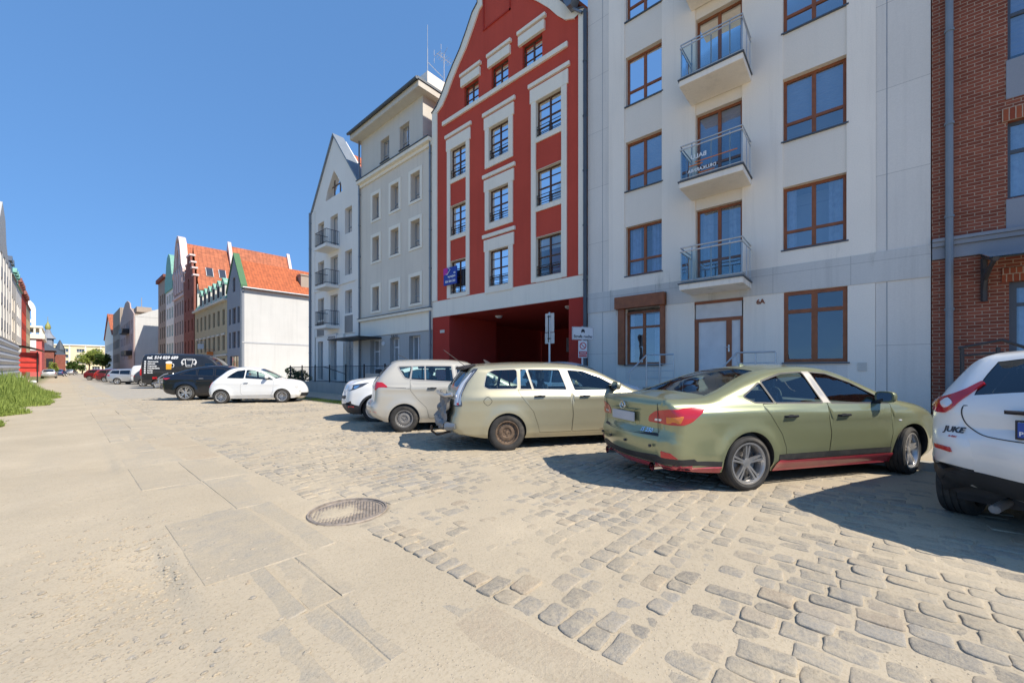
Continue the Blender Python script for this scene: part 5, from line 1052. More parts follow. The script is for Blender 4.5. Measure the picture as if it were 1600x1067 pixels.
def crom(P, step=.03):
    """Catmull-Rom through keys (tuples); returns dense samples"""
    P = [np.array(p, float) for p in P]; out = []
    Q = [2*P[0]-P[1]]+P+[2*P[-1]-P[-2]]
    for i in range(1, len(Q)-2):
        p0, p1, p2, p3 = Q[i-1:i+3]; n = max(1, int(np.hypot(*(p2-p1)[:2])/step)); 
        m1 = (p2-p0)/2; m2 = (p3-p1)/2; L_ = np.hypot(*(p2-p1)[:2])+1e-9      # tangents limited to the chord, no overshoot
        for m_, in ((m1,), (m2,)):
            l = np.hypot(*m_[:2]); 
            if l > L_*1.0: m_ *= L_/l
        for k in range(n):
            t = k/n; out.append((2*t**3-3*t**2+1)*p1+(t**3-2*t**2+t)*m1+(-2*t**3+3*t**2)*p2+(t**3-t**2)*m2)
    out.append(P[-1]); return np.array(out)
def closed(P, step=.02):                          # smooth closed outline
    n = len(P); Q = [P[i % n] for i in range(-2, n+3)]; S_ = crom(Q, step)
    d = [np.hypot(*(S_[i]-np.array(P[0], float))) for i in range(len(S_))]; c = sorted(range(len(S_)), key=lambda i: d[i])[:1]
    idx_ = [i for i in range(len(S_)) if d[i] < 1e-6]; a, b = idx_[0], idx_[-1]
    return [tuple(q) for q in S_[a:b]]
def inset(P, w_):
    n = len(P); A = sum(P[i][0]*P[(i+1) % n][1]-P[(i+1) % n][0]*P[i][1] for i in range(n)); s_ = 1 if A > 0 else -1; out = []
    for i in range(n):
        a, b, c = np.array(P[i-1]), np.array(P[i]), np.array(P[(i+1) % n]); e1 = (b-a)/(np.hypot(*(b-a))+1e-9); e2 = (c-b)/(np.hypot(*(c-b))+1e-9)
        n1 = np.array([-e1[1], e1[0]]); n2 = np.array([-e2[1], e2[0]]); m_ = n1+n2; l = m_ @ m_; m_ = m_*2/l if l > .3 else m_; out.append(tuple(b+m_*w_*s_))
    return out
def rnd(P, r=.04, n=4):                           # polygon with rounded corners
    out = []; L_ = len(P)
    for i in range(L_):
        a, b, c = np.array(P[i-1], float), np.array(P[i], float), np.array(P[(i+1) % L_], float); l1 = np.hypot(*(a-b)); l2 = np.hypot(*(c-b)); rr = min(r, l1*.4, l2*.4); p = b+(a-b)/l1*rr; q = b+(c-b)/l2*rr
        for k in range(n+1): t = k/n; out.append(tuple((1-t)**2*p+2*t*(1-t)*b+t*t*q))
    return out
class Body: pass
def make_body(T, sp, g=.045):
    kz = sp.get('kz', 1); kx = sp.get('kx', 1)
    fz = lambda z: z if z < .4 else .4+(z-.4)*kz
    if 'zmap' in sp: fz = lambda z: float(np.interp(z, [a[0] for a in sp['zmap']], [a[1] for a in sp['zmap']]))
    if kz != 1 or kx != 1 or 'zmap' in sp:
        sp['sil'] = [(a*kx, fz(b), c_, d_) for a, b, c_, d_ in sp['sil']]; sp['sec'] = [(fz(a), b) for a, b in sp['sec']]; sp['regs'] = [(r_[0], [(a*kx, fz(b)) for a, b in r_[1]])+tuple(r_[2:]) for r_ in sp['regs']]
        sp['bglass'] = [(a[0]*kx, a[1]*kx, fz(a[2]))+tuple(a[3:]) for a in sp.get('bglass', [])]; sp['arch'] = [(a*kx, b, c_) for a, b, c_ in sp['arch']]; sp['bot'] = [(a*kx, b) for a, b in sp.get('bot', [])]
    B = Body(); B.T = T; B.fz = fz; sil = crom(sp['sil'], sp.get('step', .03)); n = len(sil); pts = sil[:, :2]; Rr = sil[:, 2]; Cr = sil[:, 3]
    bot = sp.get('bot', []); loop = [tuple(p) for p in pts]+[tuple(p) for p in bot[::-1]]
    tg = np.gradient(pts, axis=0); tg /= np.hypot(tg[:, 0], tg[:, 1])[:, None]+1e-9; nrm = np.stack([-tg[:, 1], tg[:, 0]], 1)     # outward: path runs rear -> roof -> front
    k_ = np.array([.25, .5, .25])
    for _ in range(2): nrm = np.stack([np.convolve(np.pad(nrm[:, j], 1, 'edge'), k_, 'valid') for j in (0, 1)], 1)
    nrm /= np.hypot(nrm[:, 0], nrm[:, 1])[:, None]
    zs = np.linspace(0, 3.2, 641); sy = np.interp(zs, [q[0] for q in sp['sec']], [q[1] for q in sp['sec']]); kk = np.exp(-np.linspace(-2, 2, 17)**2); kk /= kk.sum(); sy = np.convolve(np.pad(sy, 8, 'edge'), kk, 'valid')
    xr, xre, ar = sp['rear']; xf, xfe, af = sp['front']
    a_ = pts[:-1]; ab = pts[1:]-a_; l2 = (ab**2).sum(1)+1e-12
    def dist(x, z):
        P = np.stack([x, z], -1)[:, None, :]; t = np.clip(((P-a_)*ab).sum(-1)/l2, 0, 1); q = a_+t[..., None]*ab; d = np.hypot(P[..., 0]-q[..., 0], P[..., 1]-q[..., 1]); i = d.argmin(1); r_ = np.arange(len(x)); tt = t[r_, i]
        return d[r_, i], Rr[i]*(1-tt)+Rr[i+1]*tt, nrm[i]
    def Yf(x, z, dd=None):
        x = np.asarray(x, float); z = np.asarray(z, float); y = np.interp(z, zs, sy)
        y = y*(1-ar*np.clip((xr-x)/(xr-xre), 0, 1.2)**2.2)*(1-af*np.clip((x-xf)/(xfe-xf), 0, 1.2)**2.2)
        for cx, cz, r_, am in sp.get('flare', []):
            rr = np.hypot(x-cx, z-cz); y = y+am*np.exp(-(np.maximum(rr-r_, 0)/.09)**2)*(z < sp.get('belt', .95))
        for P_, am, w_ in sp.get('crease', []):
            zl = np.interp(x, [q[0] for q in P_], [q[1] for q in P_]); ff = np.clip((x-P_[0][0])/.25, 0, 1)*np.clip((P_[-1][0]-x)/.25, 0, 1); dz = z-zl; y = y+ff*am*np.where(dz > 0, np.exp(-(dz/w_)**2), np.exp(-(dz/(w_*2.5))**2))
        d, R_, _ = dist(x, z) if dd is None else dd
        R_ = np.minimum(R_, y*.9); q = 1-np.clip(d/R_, 0, 1); return y-R_*(1-np.sqrt(np.maximum(0, 1-q*q)))
    B.Yf = Yf; B.sil = pts
    arches = sp['arch']; ci = []
    for cx, cz, r_ in arches: ci.append([(cx+r_*math.cos(t), cz+r_*math.sin(t)) for t in np.linspace(0, 2*math.pi, 49)[:-1]])
    regs = sp['regs']; loops = [loop]+ci
    for r_ in regs: loops.append(list(r_[1]))
    xs = np.arange(pts[:, 0].min(), pts[:, 0].max(), g); zz = np.arange(.15, pts[:, 1].max(), g); GX, GZ = np.meshgrid(xs, zz); GX = GX.ravel()+.0137; GZ = GZ.ravel()
    keep = np.array([inpoly(a, b, loop) for a, b in zip(GX, GZ)]); GX, GZ = GX[keep], GZ[keep]
    seg = []; 
    for L in loops:
        L = np.array(L); seg.append(np.concatenate([L, np.roll(L, -1, 0)], 1))
    seg = np.concatenate(seg); A_ = seg[:, :2]; AB = seg[:, 2:]-A_; LL = (AB**2).sum(1)+1e-12
    def dseg(x, z):
        P = np.stack([x, z], -1)[:, None, :]; t = np.clip(((P-A_)*AB).sum(-1)/LL, 0, 1); q = A_+t[..., None]*AB; return np.hypot(P[..., 0]-q[..., 0], P[..., 1]-q[..., 1]).min(1)
    k = dseg(GX, GZ) > g*.4; ex = [(a, b) for a, b in zip(GX[k], GZ[k])]
    for off in (.004, .012, .026, .05):
        q = pts[::1]-nrm*off; dd_ = dseg(q[:, 0], q[:, 1]); ok = (dd_ > off*.6) & np.array([inpoly(a, b, loop) for a, b in q]); 
        if g < .08: ex += [tuple(p) for p in q[ok]]
    vs, fs = cdt(loops, ex); V2 = np.array([(v.x, v.y) for v in vs]); dd = dist(V2[:, 0], V2[:, 1]); Yv = Yf(V2[:, 0], V2[:, 1], dd)
    e = .005; gx = (Yf(V2[:, 0]+e, V2[:, 1])-Yf(V2[:, 0]-e, V2[:, 1]))/(2*e); gz = (Yf(V2[:, 0], V2[:, 1]+e)-Yf(V2[:, 0], V2[:, 1]-e))/(2*e)
    Nn = np.stack([-gx, np.ones_like(gx), -gz], 1); edge = dd[0] < .0035; Nn[edge] = np.stack([dd[2][edge][:, 0], np.full(edge.sum(), .12), dd[2][edge][:, 1]], 1); Nn /= np.linalg.norm(Nn, axis=1)[:, None]
    fa = np.array([f for f in fs]); ce = V2[fa].mean(1); cls = []
    for x, z in ce:
        if not inpoly(x, z, loop): cls.append(-2); continue
        if any(math.hypot(x-a, z-b) < r_ for a, b, r_ in arches): cls.append(-2); continue
        c = -1
        for i, r_ in enumerate(regs):
            if inpoly(x, z, r_[1]): c = i; break
        cls.append(c)
    cls = np.array(cls); bv = []; bf = []
    def emit(name, mat, sel, off, sides=(1, -1), parent=T, merge=None):
        obs = []
        for s_ in sides:
            F_ = fa[sel]; 
            if len(F_) == 0: continue
            u, inv = np.unique(F_, return_inverse=True); F_ = inv.reshape(F_.shape); P2 = V2[u]; y = (Yv[u]+off)*s_; Nm = Nn[u].copy(); Nm[:, 1] *= s_
            co_ = np.stack([P2[:, 0], y, P2[:, 1]], 1); ar_ = (P2[F_[:, 1], 0]-P2[F_[:, 0], 0])*(P2[F_[:, 2], 1]-P2[F_[:, 0], 1])-(P2[F_[:, 2], 0]-P2[F_[:, 0], 0])*(P2[F_[:, 1], 1]-P2[F_[:, 0], 1])
            fl = (ar_ > 0) if s_ > 0 else (ar_ < 0); F_ = np.where(fl[:, None], F_[:, ::-1], F_)
            bv_o = len(bv); bv.extend(map(tuple, co_)); bf.extend([tuple(int(i)+bv_o for i in f) for f in F_])
            if name is None: continue
            if merge is not None: merge.append((co_, F_, Nm)); continue
            obs.append(raw(name, mat, co_, F_, Nm, parent))
        return obs
    def raw(name, mat, co_, F_, Nm, parent):
        me = bpy.data.meshes.new(name); me.from_pydata([tuple(c) for c in co_], [], [tuple(int(i) for i in f) for f in F_]); me.polygons.foreach_set('use_smooth', [True]*len(me.polygons)); me.update()
        me.normals_split_custom_set_from_vertices([tuple(q) for q in Nm]); me.materials.append(MATS[mat]); o = bpy.data.objects.new(name, me); COL.objects.link(o); o.parent = parent; return o
    body_parts = []; emit('body', sp['paint'], cls == -1, 0, merge=body_parts)
    B.parts = {}
    for i, r_ in enumerate(regs):
        nm, poly, mat, off = r_[:4]
        if nm == 'gap': emit('panel_gap', mat, cls == i, off) if (cls == i).any() else None
        else: B.parts[(nm, i)] = emit(nm, mat, cls == i, off, sides=r_[4] if len(r_) > 4 else (1, -1))
    # band across the car
    M_ = sp.get('pillar', .055); yb = Yf(pts[:, 0], pts[:, 1]); e_ = yb; nj = 14
    cols_ = [-1.0]+list(np.linspace(-1, 1, nj+1))+[1.0]
    def ypos(i, j):
        E_ = e_[i]
        if j == 0: return -E_
        if j == len(cols_)-1: return E_
        return cols_[j]*(E_-M_)
    NJ = len(cols_); C3 = np.zeros((n, NJ, 3))
    for i in range(n):
        for j in range(NJ):
            y = ypos(i, j); s_ = y/max(e_[i], 1e-3); off = Cr[i]*(1-min(1, s_*s_))**1.4; C3[i, j] = (pts[i, 0]+nrm[i, 0]*off, y, pts[i, 1]+nrm[i, 1]*off)
    du = np.gradient(C3, axis=0); dv = np.gradient(C3, axis=1); dv[:, 0] = C3[:, 1]-C3[:, 0]; NN = np.cross(dv, du); NN /= np.linalg.norm(NN, axis=2)[..., None]+1e-9
    NN *= np.sign((NN*np.stack([nrm[:, 0], np.zeros(n), nrm[:, 1]], 1)[:, None, :]).sum(2))[..., None]
    cls_b = np.zeros((n-1, NJ-1), int); bl = sp.get('belt', .95)
    for gi, gr_ in enumerate(sp.get('bglass', [])):
        x0, x1, z0 = gr_[:3]
        for i in range(n-1):
            xm, zm = (pts[i]+pts[i+1])/2
            if x0 <= xm <= x1 and zm > z0: cls_b[i, 1:NJ-2] = gi+1
    for (x0, x1, z0, z1, ci_) in sp.get('bmat', []):
        for i in range(n-1):
            xm, zm = (pts[i]+pts[i+1])/2
            if x0 <= xm <= x1 and z0 <= zm <= z1: cls_b[i, :] = ci_
    def bandmesh(c, inw=0):
        F_ = []; 
        for i in range(n-1):
            for j in range(NJ-1):
                if cls_b[i, j] == c: a, b, c_, d_ = i*NJ+j, i*NJ+j+1, (i+1)*NJ+j+1, (i+1)*NJ+j; F_.append((a, d_, c_, b))
        if not F_: return None
        F_ = np.array(F_); u, inv = np.unique(F_, return_inverse=True); co_ = C3.reshape(-1, 3)[u]-NN.reshape(-1, 3)[u]*inw; F2 = inv.reshape(F_.shape)
        # orientation
        f0 = F2[len(F2)//2]; nn = np.cross(co_[f0[1]]-co_[f0[0]], co_[f0[2]]-co_[f0[1]]); 
        if nn @ NN.reshape(-1, 3)[u][f0[0]] < 0: F2 = F2[:, ::-1]
        return co_, F2, NN.reshape(-1, 3)[u]
    allp = body_parts+[bandmesh(0)]; co_ = np.concatenate([p[0] for p in allp]); nn_ = np.concatenate([p[2] for p in allp]); o_ = 0; F_ = []
    for p in allp: F_ += [tuple(int(i)+o_ for i in f) for f in p[1]]; o_ += len(p[0])
    B.body = raw('body', sp['paint'], co_, F_, nn_, T)
    names = sp.get('bnames', ['rear_window', 'windshield'])
    for gi, gr_ in enumerate(sp.get('bglass', [])):
        r_ = bandmesh(gi+1, .004)
        if r_: raw(names[gi], gr_[3] if len(gr_) > 3 else 'car_glass', *r_, T)
    for k_i, mt_, nm_ in sp.get('bmatdef', []):
        r_ = bandmesh(k_i)
        if r_: raw(nm_, mt_, *r_, T)
    o_ = len(bv); bv.extend(map(tuple, C3.reshape(-1, 3)))
    for i in range(n-1):
        for j in range(NJ-1): bf.append((o_+i*NJ+j, o_+(i+1)*NJ+j, o_+(i+1)*NJ+j+1, o_+i*NJ+j+1))
    B.bvh = BVHTree.FromPolygons(bv, bf)
    # wheel wells and underside
    mb = MB()
    for cx, cz, r_ in arches:
        for s_ in (1, -1):
            ts = np.linspace(-.35, math.pi+.35, 25); v = []
            for t in ts:
                x = cx+r_*math.cos(t); z = cz+r_*math.sin(t); y0 = float(Yf([x], [z])[0]) if inpoly(x, z, loop) else sp['sec'][0][1]*.96
                v += [(x, (y0-.004)*s_, z), (x, .42*s_, z)]
            mb.add(v, [(2*i, 2*i+1, 2*i+3, 2*i+2) for i in range(24)])
            mb.add([(cx-r_, .42*s_, cz-.1), (cx+r_, .42*s_, cz-.1), (cx+r_, .42*s_, cz+r_), (cx-r_, .42*s_, cz+r_)], [(0, 1, 2, 3)])
    x0, x1 = pts[0][0], pts[-1][0]; zb = min(pts[0][1], pts[-1][1]); a0_, a1_ = arches[0], arches[1]; wd = sp['sec'][0][1]-.05
    mb.box(x0+.08, a0_[0]-a0_[2], -wd*.86, wd*.86, pts[0][1]+.0, pts[0][1]+.06); mb.box(a0_[0]-a0_[2], a0_[0]+a0_[2], -.44, .44, .22, .3); mb.box(a0_[0]+a0_[2], a1_[0]-a1_[2], -wd, wd, .2, .26); mb.box(a1_[0]-a1_[2], a1_[0]+a1_[2], -.44, .44, .22, .3); mb.box(a1_[0]+a1_[2], x1-.05, -wd*.8, wd*.8, .21, .26)
    mb.tube([(a0_[0], -.7, .3), (a0_[0], .7, .3)], .04); mb.build('underbody', 'black_plastic', T)
    # cabin
    if sp.get('cabin'):
        xb0, xb1, bz = sp['cabin']; mb = MB(); wi = sp['sec'][3][1]-.1; f = .30
        mb.add([(xb0, -wi, f), (xb1, -wi, f), (xb1, wi, f), (xb0, wi, f)], [(0, 1, 2, 3)])
        for s_ in (-1, 1): mb.add([(xb0, wi*s_, f), (xb1, wi*s_, f), (xb1, (wi-.03)*s_, bz-.04), (xb0, (wi-.03)*s_, bz-.04)], [(0, 1, 2, 3)])
        mb.add([(xb0, -wi, f), (xb0, wi, f), (xb0, wi, bz-.03), (xb0, -wi, bz-.03)], [(0, 1, 2, 3)]); mb.box(xb1-.45, xb1, -wi+.02, wi-.02, .6, bz-.02); mb.box(xb0, xb0+.45, -wi, wi, bz-.1, bz-.06)
        mb.build('cabin_lining', 'seat_dark', T)
        for (sx_, sy_) in ((xb1-1.25, .36), (xb1-1.25, -.36)):
            mb = MB(); mb.box(sx_-.05, sx_+.45, sy_-.25, sy_+.25, .42, .58); mb.hexa([(sx_-.1, sy_-.24, .55), (sx_+.05, sy_-.24, .55), (sx_+.05, sy_+.24, .55), (sx_-.1, sy_+.24, .55), (sx_-.3, sy_-.2, bz+.14), (sx_-.2, sy_-.2, bz+.14), (sx_-.2, sy_+.2, bz+.14), (sx_-.3, sy_+.2, bz+.14)])
            mb.box(sx_-.33, sx_-.22, sy_-.13, sy_+.13, bz+.17, bz+.36); mb.build('seat', sp.get('seatm', 'seat_dark'), T, recalc=True, bevel=.04, smooth=True)
        mb = MB(); sx_ = xb0+.62; mb.box(sx_-.05, sx_+.42, -.55, .55, .42, .58); mb.hexa([(sx_-.1, -.56, .55), (sx_+.05, -.56, .55), (sx_+.05, .56, .55), (sx_-.1, .56, .55), (sx_-.3, -.52, bz+.06), (sx_-.2, -.52, bz+.06), (sx_-.2, .52, bz+.06), (sx_-.3, .52, bz+.06)])
        for yy in (-.36, .36): mb.box(sx_-.33, sx_-.22, yy-.12, yy+.12, bz+.08, bz+.26)
        mb.build('rear_bench', sp.get('seatm', 'seat_dark'), T, recalc=True, bevel=.03, smooth=True)
        mb = MB(); cxs, czs = xb1-.62, bz+.0; tt = [(cxs+.06*math.sin(a)*.9, .36+.18*math.cos(a), czs+.17*math.sin(a)) for a in np.linspace(0, 2*math.pi, 25)]; mb.tube(tt, .014, 6, caps=False); mb.tube([(cxs+.02, .2, czs), (cxs+.02, .52, czs)], .02, 6); mb.build('steering_wheel', 'seat_dark', T)
    return B
def decal(B, name, mat, O, n_, outline, off=.004, depth=.015, grid=.035, parent=None, hit=1.6, miss=None):
    """a panel cut to an outline drawn square-on to direction n_, lying on the body"""
    n_ = Vector(n_).normalized(); f = -n_; u = f.cross(Vector((0, 0, 1))).normalized(); v = u.cross(f).normalized(); O = Vector(O); outline = [(p[0], B.fz(O.z+p[1])-O.z) for p in outline]
    a = np.array(outline); ex = []
    for x in np.arange(a[:, 0].min(), a[:, 0].max(), grid):
        for y in np.arange(a[:, 1].min(), a[:, 1].max(), grid):
            if inpoly(x, y, outline): ex.append((x, y))
    ex = [p for p in ex if min((p[0]-q[0])**2+(p[1]-q[1])**2 for q in outline) > (grid*.35)**2]
    vs, fs = cdt([list(outline)], ex); fs = [f_ for f_ in fs if inpoly(sum(vs[i].x for i in f_)/3, sum(vs[i].y for i in f_)/3, outline)]
    P = []; last = None; ns = []
    for p in vs:
        o_ = O+u*p.x+v*p.y; h_ = B.bvh.ray_cast(o_+n_*hit, f, hit*2)
        if h_[0] is None: h_ = B.bvh.find_nearest(o_)
        nn = h_[1] if h_[1].dot(n_) > 0 else -h_[1]; P.append(h_[0]+nn*off); ns.append(nn)
    mb = MB(); mb.add(P, fs); n = len(outline)
    mb.add([P[i] for i in range(n)]+[P[i]-ns[i]*depth for i in range(n)], [(i, (i+1) % n, n+(i+1) % n, n+i) for i in range(n)])
    return mb.build(name, mat, parent or B.T, smooth=True, recalc=True)
def text_decal(B, name, mat, txt, size, O, n_, off=.004, parent=None, **k):
    n_ = Vector(n_).normalized(); f = -n_; u = f.cross(Vector((0, 0, 1))).normalized(); v = u.cross(f).normalized(); O = Vector(O); vs, fs = text_mesh(txt, size, **k); P = []
    for x, y, z in vs:
        o_ = O+u*x+v*y; h_ = B.bvh.ray_cast(o_+n_*1.5, f, 3)
        q = h_[0] if h_[0] is not None else o_
        P.append(q+n_*(off+z))
    mb = MB(); mb.add(P, fs); return mb.build(name, mat, parent or B.T)
def wheel(T, x, y, r, w_, kind, side, steer=0, camber=0, tyre_side=.62, rim_mat=None):
    """side=+1: outer face towards +y"""
    M = Matrix.Translation((x, y, r)) @ Matrix.Rotation(R(steer), 4, 'Z') @ (Matrix.Rotation(R(-90), 4, 'X') if side > 0 else Matrix.Rotation(R(90), 4, 'X'))   # local +z -> outward
    ri = r*tyre_side; h_ = w_/2; mb = MB()
    prof = [(ri, -h_*.8), (ri+.02, -h_), (r-.05, -h_*1.02), (r-.012, -h_*.86)]
    for k in range(4): a = -h_*.72+k*h_*.42; prof += [(r, a), (r, a+h_*.28), (r-.008, a+h_*.31), (r-.008, a+h_*.39)]
    prof += [(r, h_*.78), (r-.012, h_*.88), (r-.05, h_*1.0), (ri+.03, h_*.98), (ri+.015, h_*.93), (ri, h_*.8)]
    mb.lathe(prof, 56, M); W_ = mb.build('wheel', 'rubber', T, smooth=True, angle=28)
    mb = MB(); mb.lathe([(ri+.001, h_*.82), (ri+.006, h_*.9), (ri-.012, h_*.9), (ri-.022, h_*.72), (ri-.03, -h_*.7)], 48, M)
    dk = MB(); dk.lathe([(0, -h_*.1), (ri-.03, -h_*.1)], 40, M)
    if kind == 'steel':
        m_ = rim_mat or 'steel_wheel'; mb.lathe([(ri-.02, h_*.55), (ri-.05, h_*.42), (ri*.80, h_*.45), (ri*.62, h_*.62), (ri*.42, h_*.62), (ri*.36, h_*.45), (ri*.16, h_*.42), (ri*.13, h_*.55), (0, h_*.56)], 48, M)
        for k in range(18): a = k*2*math.pi/18; dk.lathe([(0, h_*.60), (.0125, h_*.60)], 8, M @ Matrix.Translation((ri*.74*math.cos(a), ri*.74*math.sin(a), h_*.02)))
        for k in range(5): a = k*2*math.pi/5; mb.lathe([(.012, h_*.4), (.012, h_*.55), (0, h_*.56)], 8, M @ Matrix.Translation((ri*.26*math.cos(a), ri*.26*math.sin(a), 0)))
    else:
        m_ = rim_mat or 'alloy'; dk.lathe([(0, 0), (.05, 0)], 16, M)
        def spoke(a0_, a1_, w0, w1, z0=.35, z1=.78, r0=.14):
            for sgn in (1,):
                p0 = Vector((math.cos(a0_)*ri*r0, math.sin(a0_)*ri*r0, 0)); p1 = Vector((math.cos(a1_)*(ri-.015), math.sin(a1_)*(ri-.015), 0)); d_ = (p1-p0).normalized(); q = Vector((-d_.y, d_.x, 0))
                pm = p0.lerp(p1, .5); V_ = []
                for p, w2, zt in ((p0, w0, h_*(z0+.22)), (pm, (w0+w1)*.46, h_*(z0+.36)), (p1, w1, h_*z1)):
                    V_ += [p-q*w2+Vector((0, 0, zt-.035)), p-q*w2*.75+Vector((0, 0, zt)), p+q*w2*.75+Vector((0, 0, zt)), p+q*w2+Vector((0, 0, zt-.035))]
                V_ = [M @ v for v in V_]; mb.add(V_, [(i*4+j, i*4+j+1, i*4+j+5, i*4+j+4) for i in range(2) for j in range(3)]+[(4*i+3, 4*i, 4*i+4, 4*i+7) for i in range(2)])
        if kind == 'star':
            for k in range(5): a = k*2*math.pi/5+.3; spoke(a-.28, a-.11, .016, .017); spoke(a+.28, a+.11, .016, .017)
        elif kind == 'ten':
            for k in range(14): a = k*2*math.pi/14; spoke(a, a, .012, .009, r0=.28)
        elif kind == 'y':
            for k in range(5): a = k*2*math.pi/5; spoke(a-.06, a-.2, .03, .022); spoke(a+.06, a+.2, .03, .022)
        else:
            for k in range(5): a = k*2*math.pi/5; spoke(a, a, .045, .03)
        mb.lathe([(ri*.24, h_*.3), (ri*.22, h_*.62), (.028, h_*.66), (0, h_*.67)], 24, M); mb.lathe([(ri-.002, h_*.86), (ri-.02, h_*.84), (ri-.028, h_*.6)], 48, M)
        dd_ = MB(); dd_.lathe([(ri*.25, h_*.05), (ri*.72, h_*.05), (ri*.72, h_*-.05)], 32, M); dd_.build('brake_disc', 'disc', W_, smooth=True)
    mb.build('rim', m_, W_, smooth=True, angle=30); dk.build('hub', 'black_plastic', W_)
    return W_
def mirror_part(T, x, y, z, mat, s_, cap=None):
    mb = MB(); M = Matrix.Translation((x, y+s_*.11, z+.05)) @ Matrix.Diagonal((.075, .115, .075, 1))
    bm = bmesh.new(); bmesh.ops.create_uvsphere(bm, u_segments=16, v_segments=10, radius=1)
    for v in bm.verts:
        c = v.co; c.x = math.copysign(abs(c.x)**.7, c.x); c.z = math.copysign(abs(c.z)**.65, c.z); c.y = math.copysign(abs(c.y)**.7, c.y)
        if c.x < -.35: c.x = -.35
    mb.add([M @ v.co for v in bm.verts], [tuple(v.index for v in f.verts) for f in bm.faces]); bm.free()
    o = mb.build('wing_mirror', mat, T, smooth=True, angle=40)
    q = MB(); q.hexa([(x-.05, y-s_*.01, z-.05), (x+.06, y-s_*.01, z-.05), (x+.04, y+s_*.1, z+.0), (x-.03, y+s_*.1, z), (x-.05, y-s_*.01, z-.01), (x+.07, y-s_*.01, z-.01), (x+.04, y+s_*.1, z+.03), (x-.03, y+s_*.1, z+.03)]); q.build('mirror_foot', 'black_plastic', o)
    g_ = MB(); n = 20; g_.add([(x-.0285, y+s_*.11+.085*math.copysign(abs(math.cos(a))**.6, math.cos(a)), z+.05+.055*math.copysign(abs(math.sin(a))**.6, math.sin(a))) for a in np.linspace(0, 2*math.pi, n+1)[:-1]], [tuple(range(n))]); g_.build('mirror_glass', 'chrome', o)
    return o
def handle(B, x, z, mat='chrome', L_=.2):
    for s_ in (1, -1):
        y = float(B.Yf([x], [z])[0])*s_; mb = MB(); mb.tube([(x-L_/2, y-s_*.005, z), (x-L_/2+.02, y+s_*.024, z), (x+L_/2-.02, y+s_*.024, z+.003), (x+L_/2, y-s_*.004, z)], [.011, .014, .014, .011], 8)
        hd = mb.build('door_handle', mat, B.T, smooth=True)
        d_ = MB(); d_.add([(x+.05*math.cos(a), y+s_*.003, z+.008+.013*math.sin(a)) for a in np.linspace(0, 2*math.pi, 17)[:-1]], [tuple(range(16))]); d_.build('handle_recess', 'black_plastic', hd)
def wiper(T, p0, p1): mb = MB(); mb.tube([p0, p1], .009, 6); mb.build('wiper', 'black_plastic', T)
HEAD = math.atan2(-.55, .835)
def place(T, wx, wy, head, half, xl=0, side=-1):
    """put the car so that its wheel at local (xl, side*half) stands on world (wx, wy)"""
    c_, s_ = math.cos(head), math.sin(head); lx, ly = xl, side*half; T.location = (wx-(c_*lx-s_*ly), wy-(s_*lx+c_*ly), 0); T.rotation_euler = (0, 0, head)
def gapify(poly, w_=.0035): return [('door', inset(poly, w_))], ('gap', inset(poly, -w_))
def regs_for(windows, doors, paint_, trim='black_plastic', glassm='car_glass', first=(), last=(), tw=.016):
    r_ = list(first)
    for w_ in windows: r_.append(('side_window', w_, glassm, -.007))
    for w_ in windows: r_.append(('window_trim', inset(w_, -tw), trim, .003))
    r_ += list(last)
    for d_ in doors: r_.append(('door', inset(d_, .003), paint_, 0.0005))
    for d_ in doors: r_.append(('gap', inset(d_, -.003), 'black_plastic', -.012))
    return r_
PL = 'parked_car'
# ---- green saloon ----
T = thing(PL, 'metallic green saloon with dark red skirts and silver star wheels beside the white compact', 'car')
sec = [(.2, .80), (.3, .865), (.45, .89), (.62, .897), (.8, .90), (.9, .885), (.97, .855), (1.05, .80), (1.2, .725), (1.35, .65), (1.45, .61)]
sil = [(-.90, .26, .12, .05), (-1.0, .33, .16, .08), (-1.055, .48, .2, .1), (-1.055, .60, .2, .11), (-1.02, .655, .18, .11), (-1.0, .70, .16, .10), (-1.0, .86, .14, .1), (-1.025, 1.0, .1, .08), (-.99, 1.04, .08, .05), (-.85, 1.05, .08, .03), (-.5, 1.065, .09, .03), (-.2, 1.14, .1, .04), (.1, 1.245, .12, .05), (.4, 1.335, .14, .045), (.7, 1.39, .14, .04), (1.1, 1.42, .14, .035), (1.5, 1.405, .14, .04), (1.8, 1.335, .12, .05), (2.15, 1.185, .1, .06), (2.5, 1.03, .09, .05), (2.65, .985, .1, .04), (3.0, .93, .14, .035), (3.3, .85, .16, .06), (3.47, .74, .18, .12), (3.54, .6, .2, .15), (3.55, .42, .2, .15), (3.48, .25, .16, .12), (3.38, .2, .1, .1)]
quarter = rnd([(.03, 1.07), (.3, 1.205), (.345, 1.22), (.43, 1.0), (.15, 1.01)], .02)
rg = rnd([(.375, 1.235), (.75, 1.325), (1.10, 1.345), (1.20, .99), (.46, 1.0)], .025); fg = rnd([(1.24, 1.345), (1.5, 1.325), (1.85, 1.21), (2.3, .99), (2.34, .965), (1.34, .985)], .025)
bp = [(1.11, 1.36), (1.23, 1.36), (1.335, .98), (1.205, .985)]
rd = rnd([(.24, .985), (.33, .84), (.49, .64), (.56, .48), (.585, .33), (1.26, .33), (1.28, .6), (1.265, .985)], .03); fd = rnd([(1.27, .985), (1.285, .6), (1.265, .33), (2.30, .33), (2.36, .6), (2.36, .955)], .03)
sk = rnd([(.40, .18), (.40, .30), (.46, .34), (.6, .325), (2.28, .325), (2.36, .33), (2.42, .18)], .02)
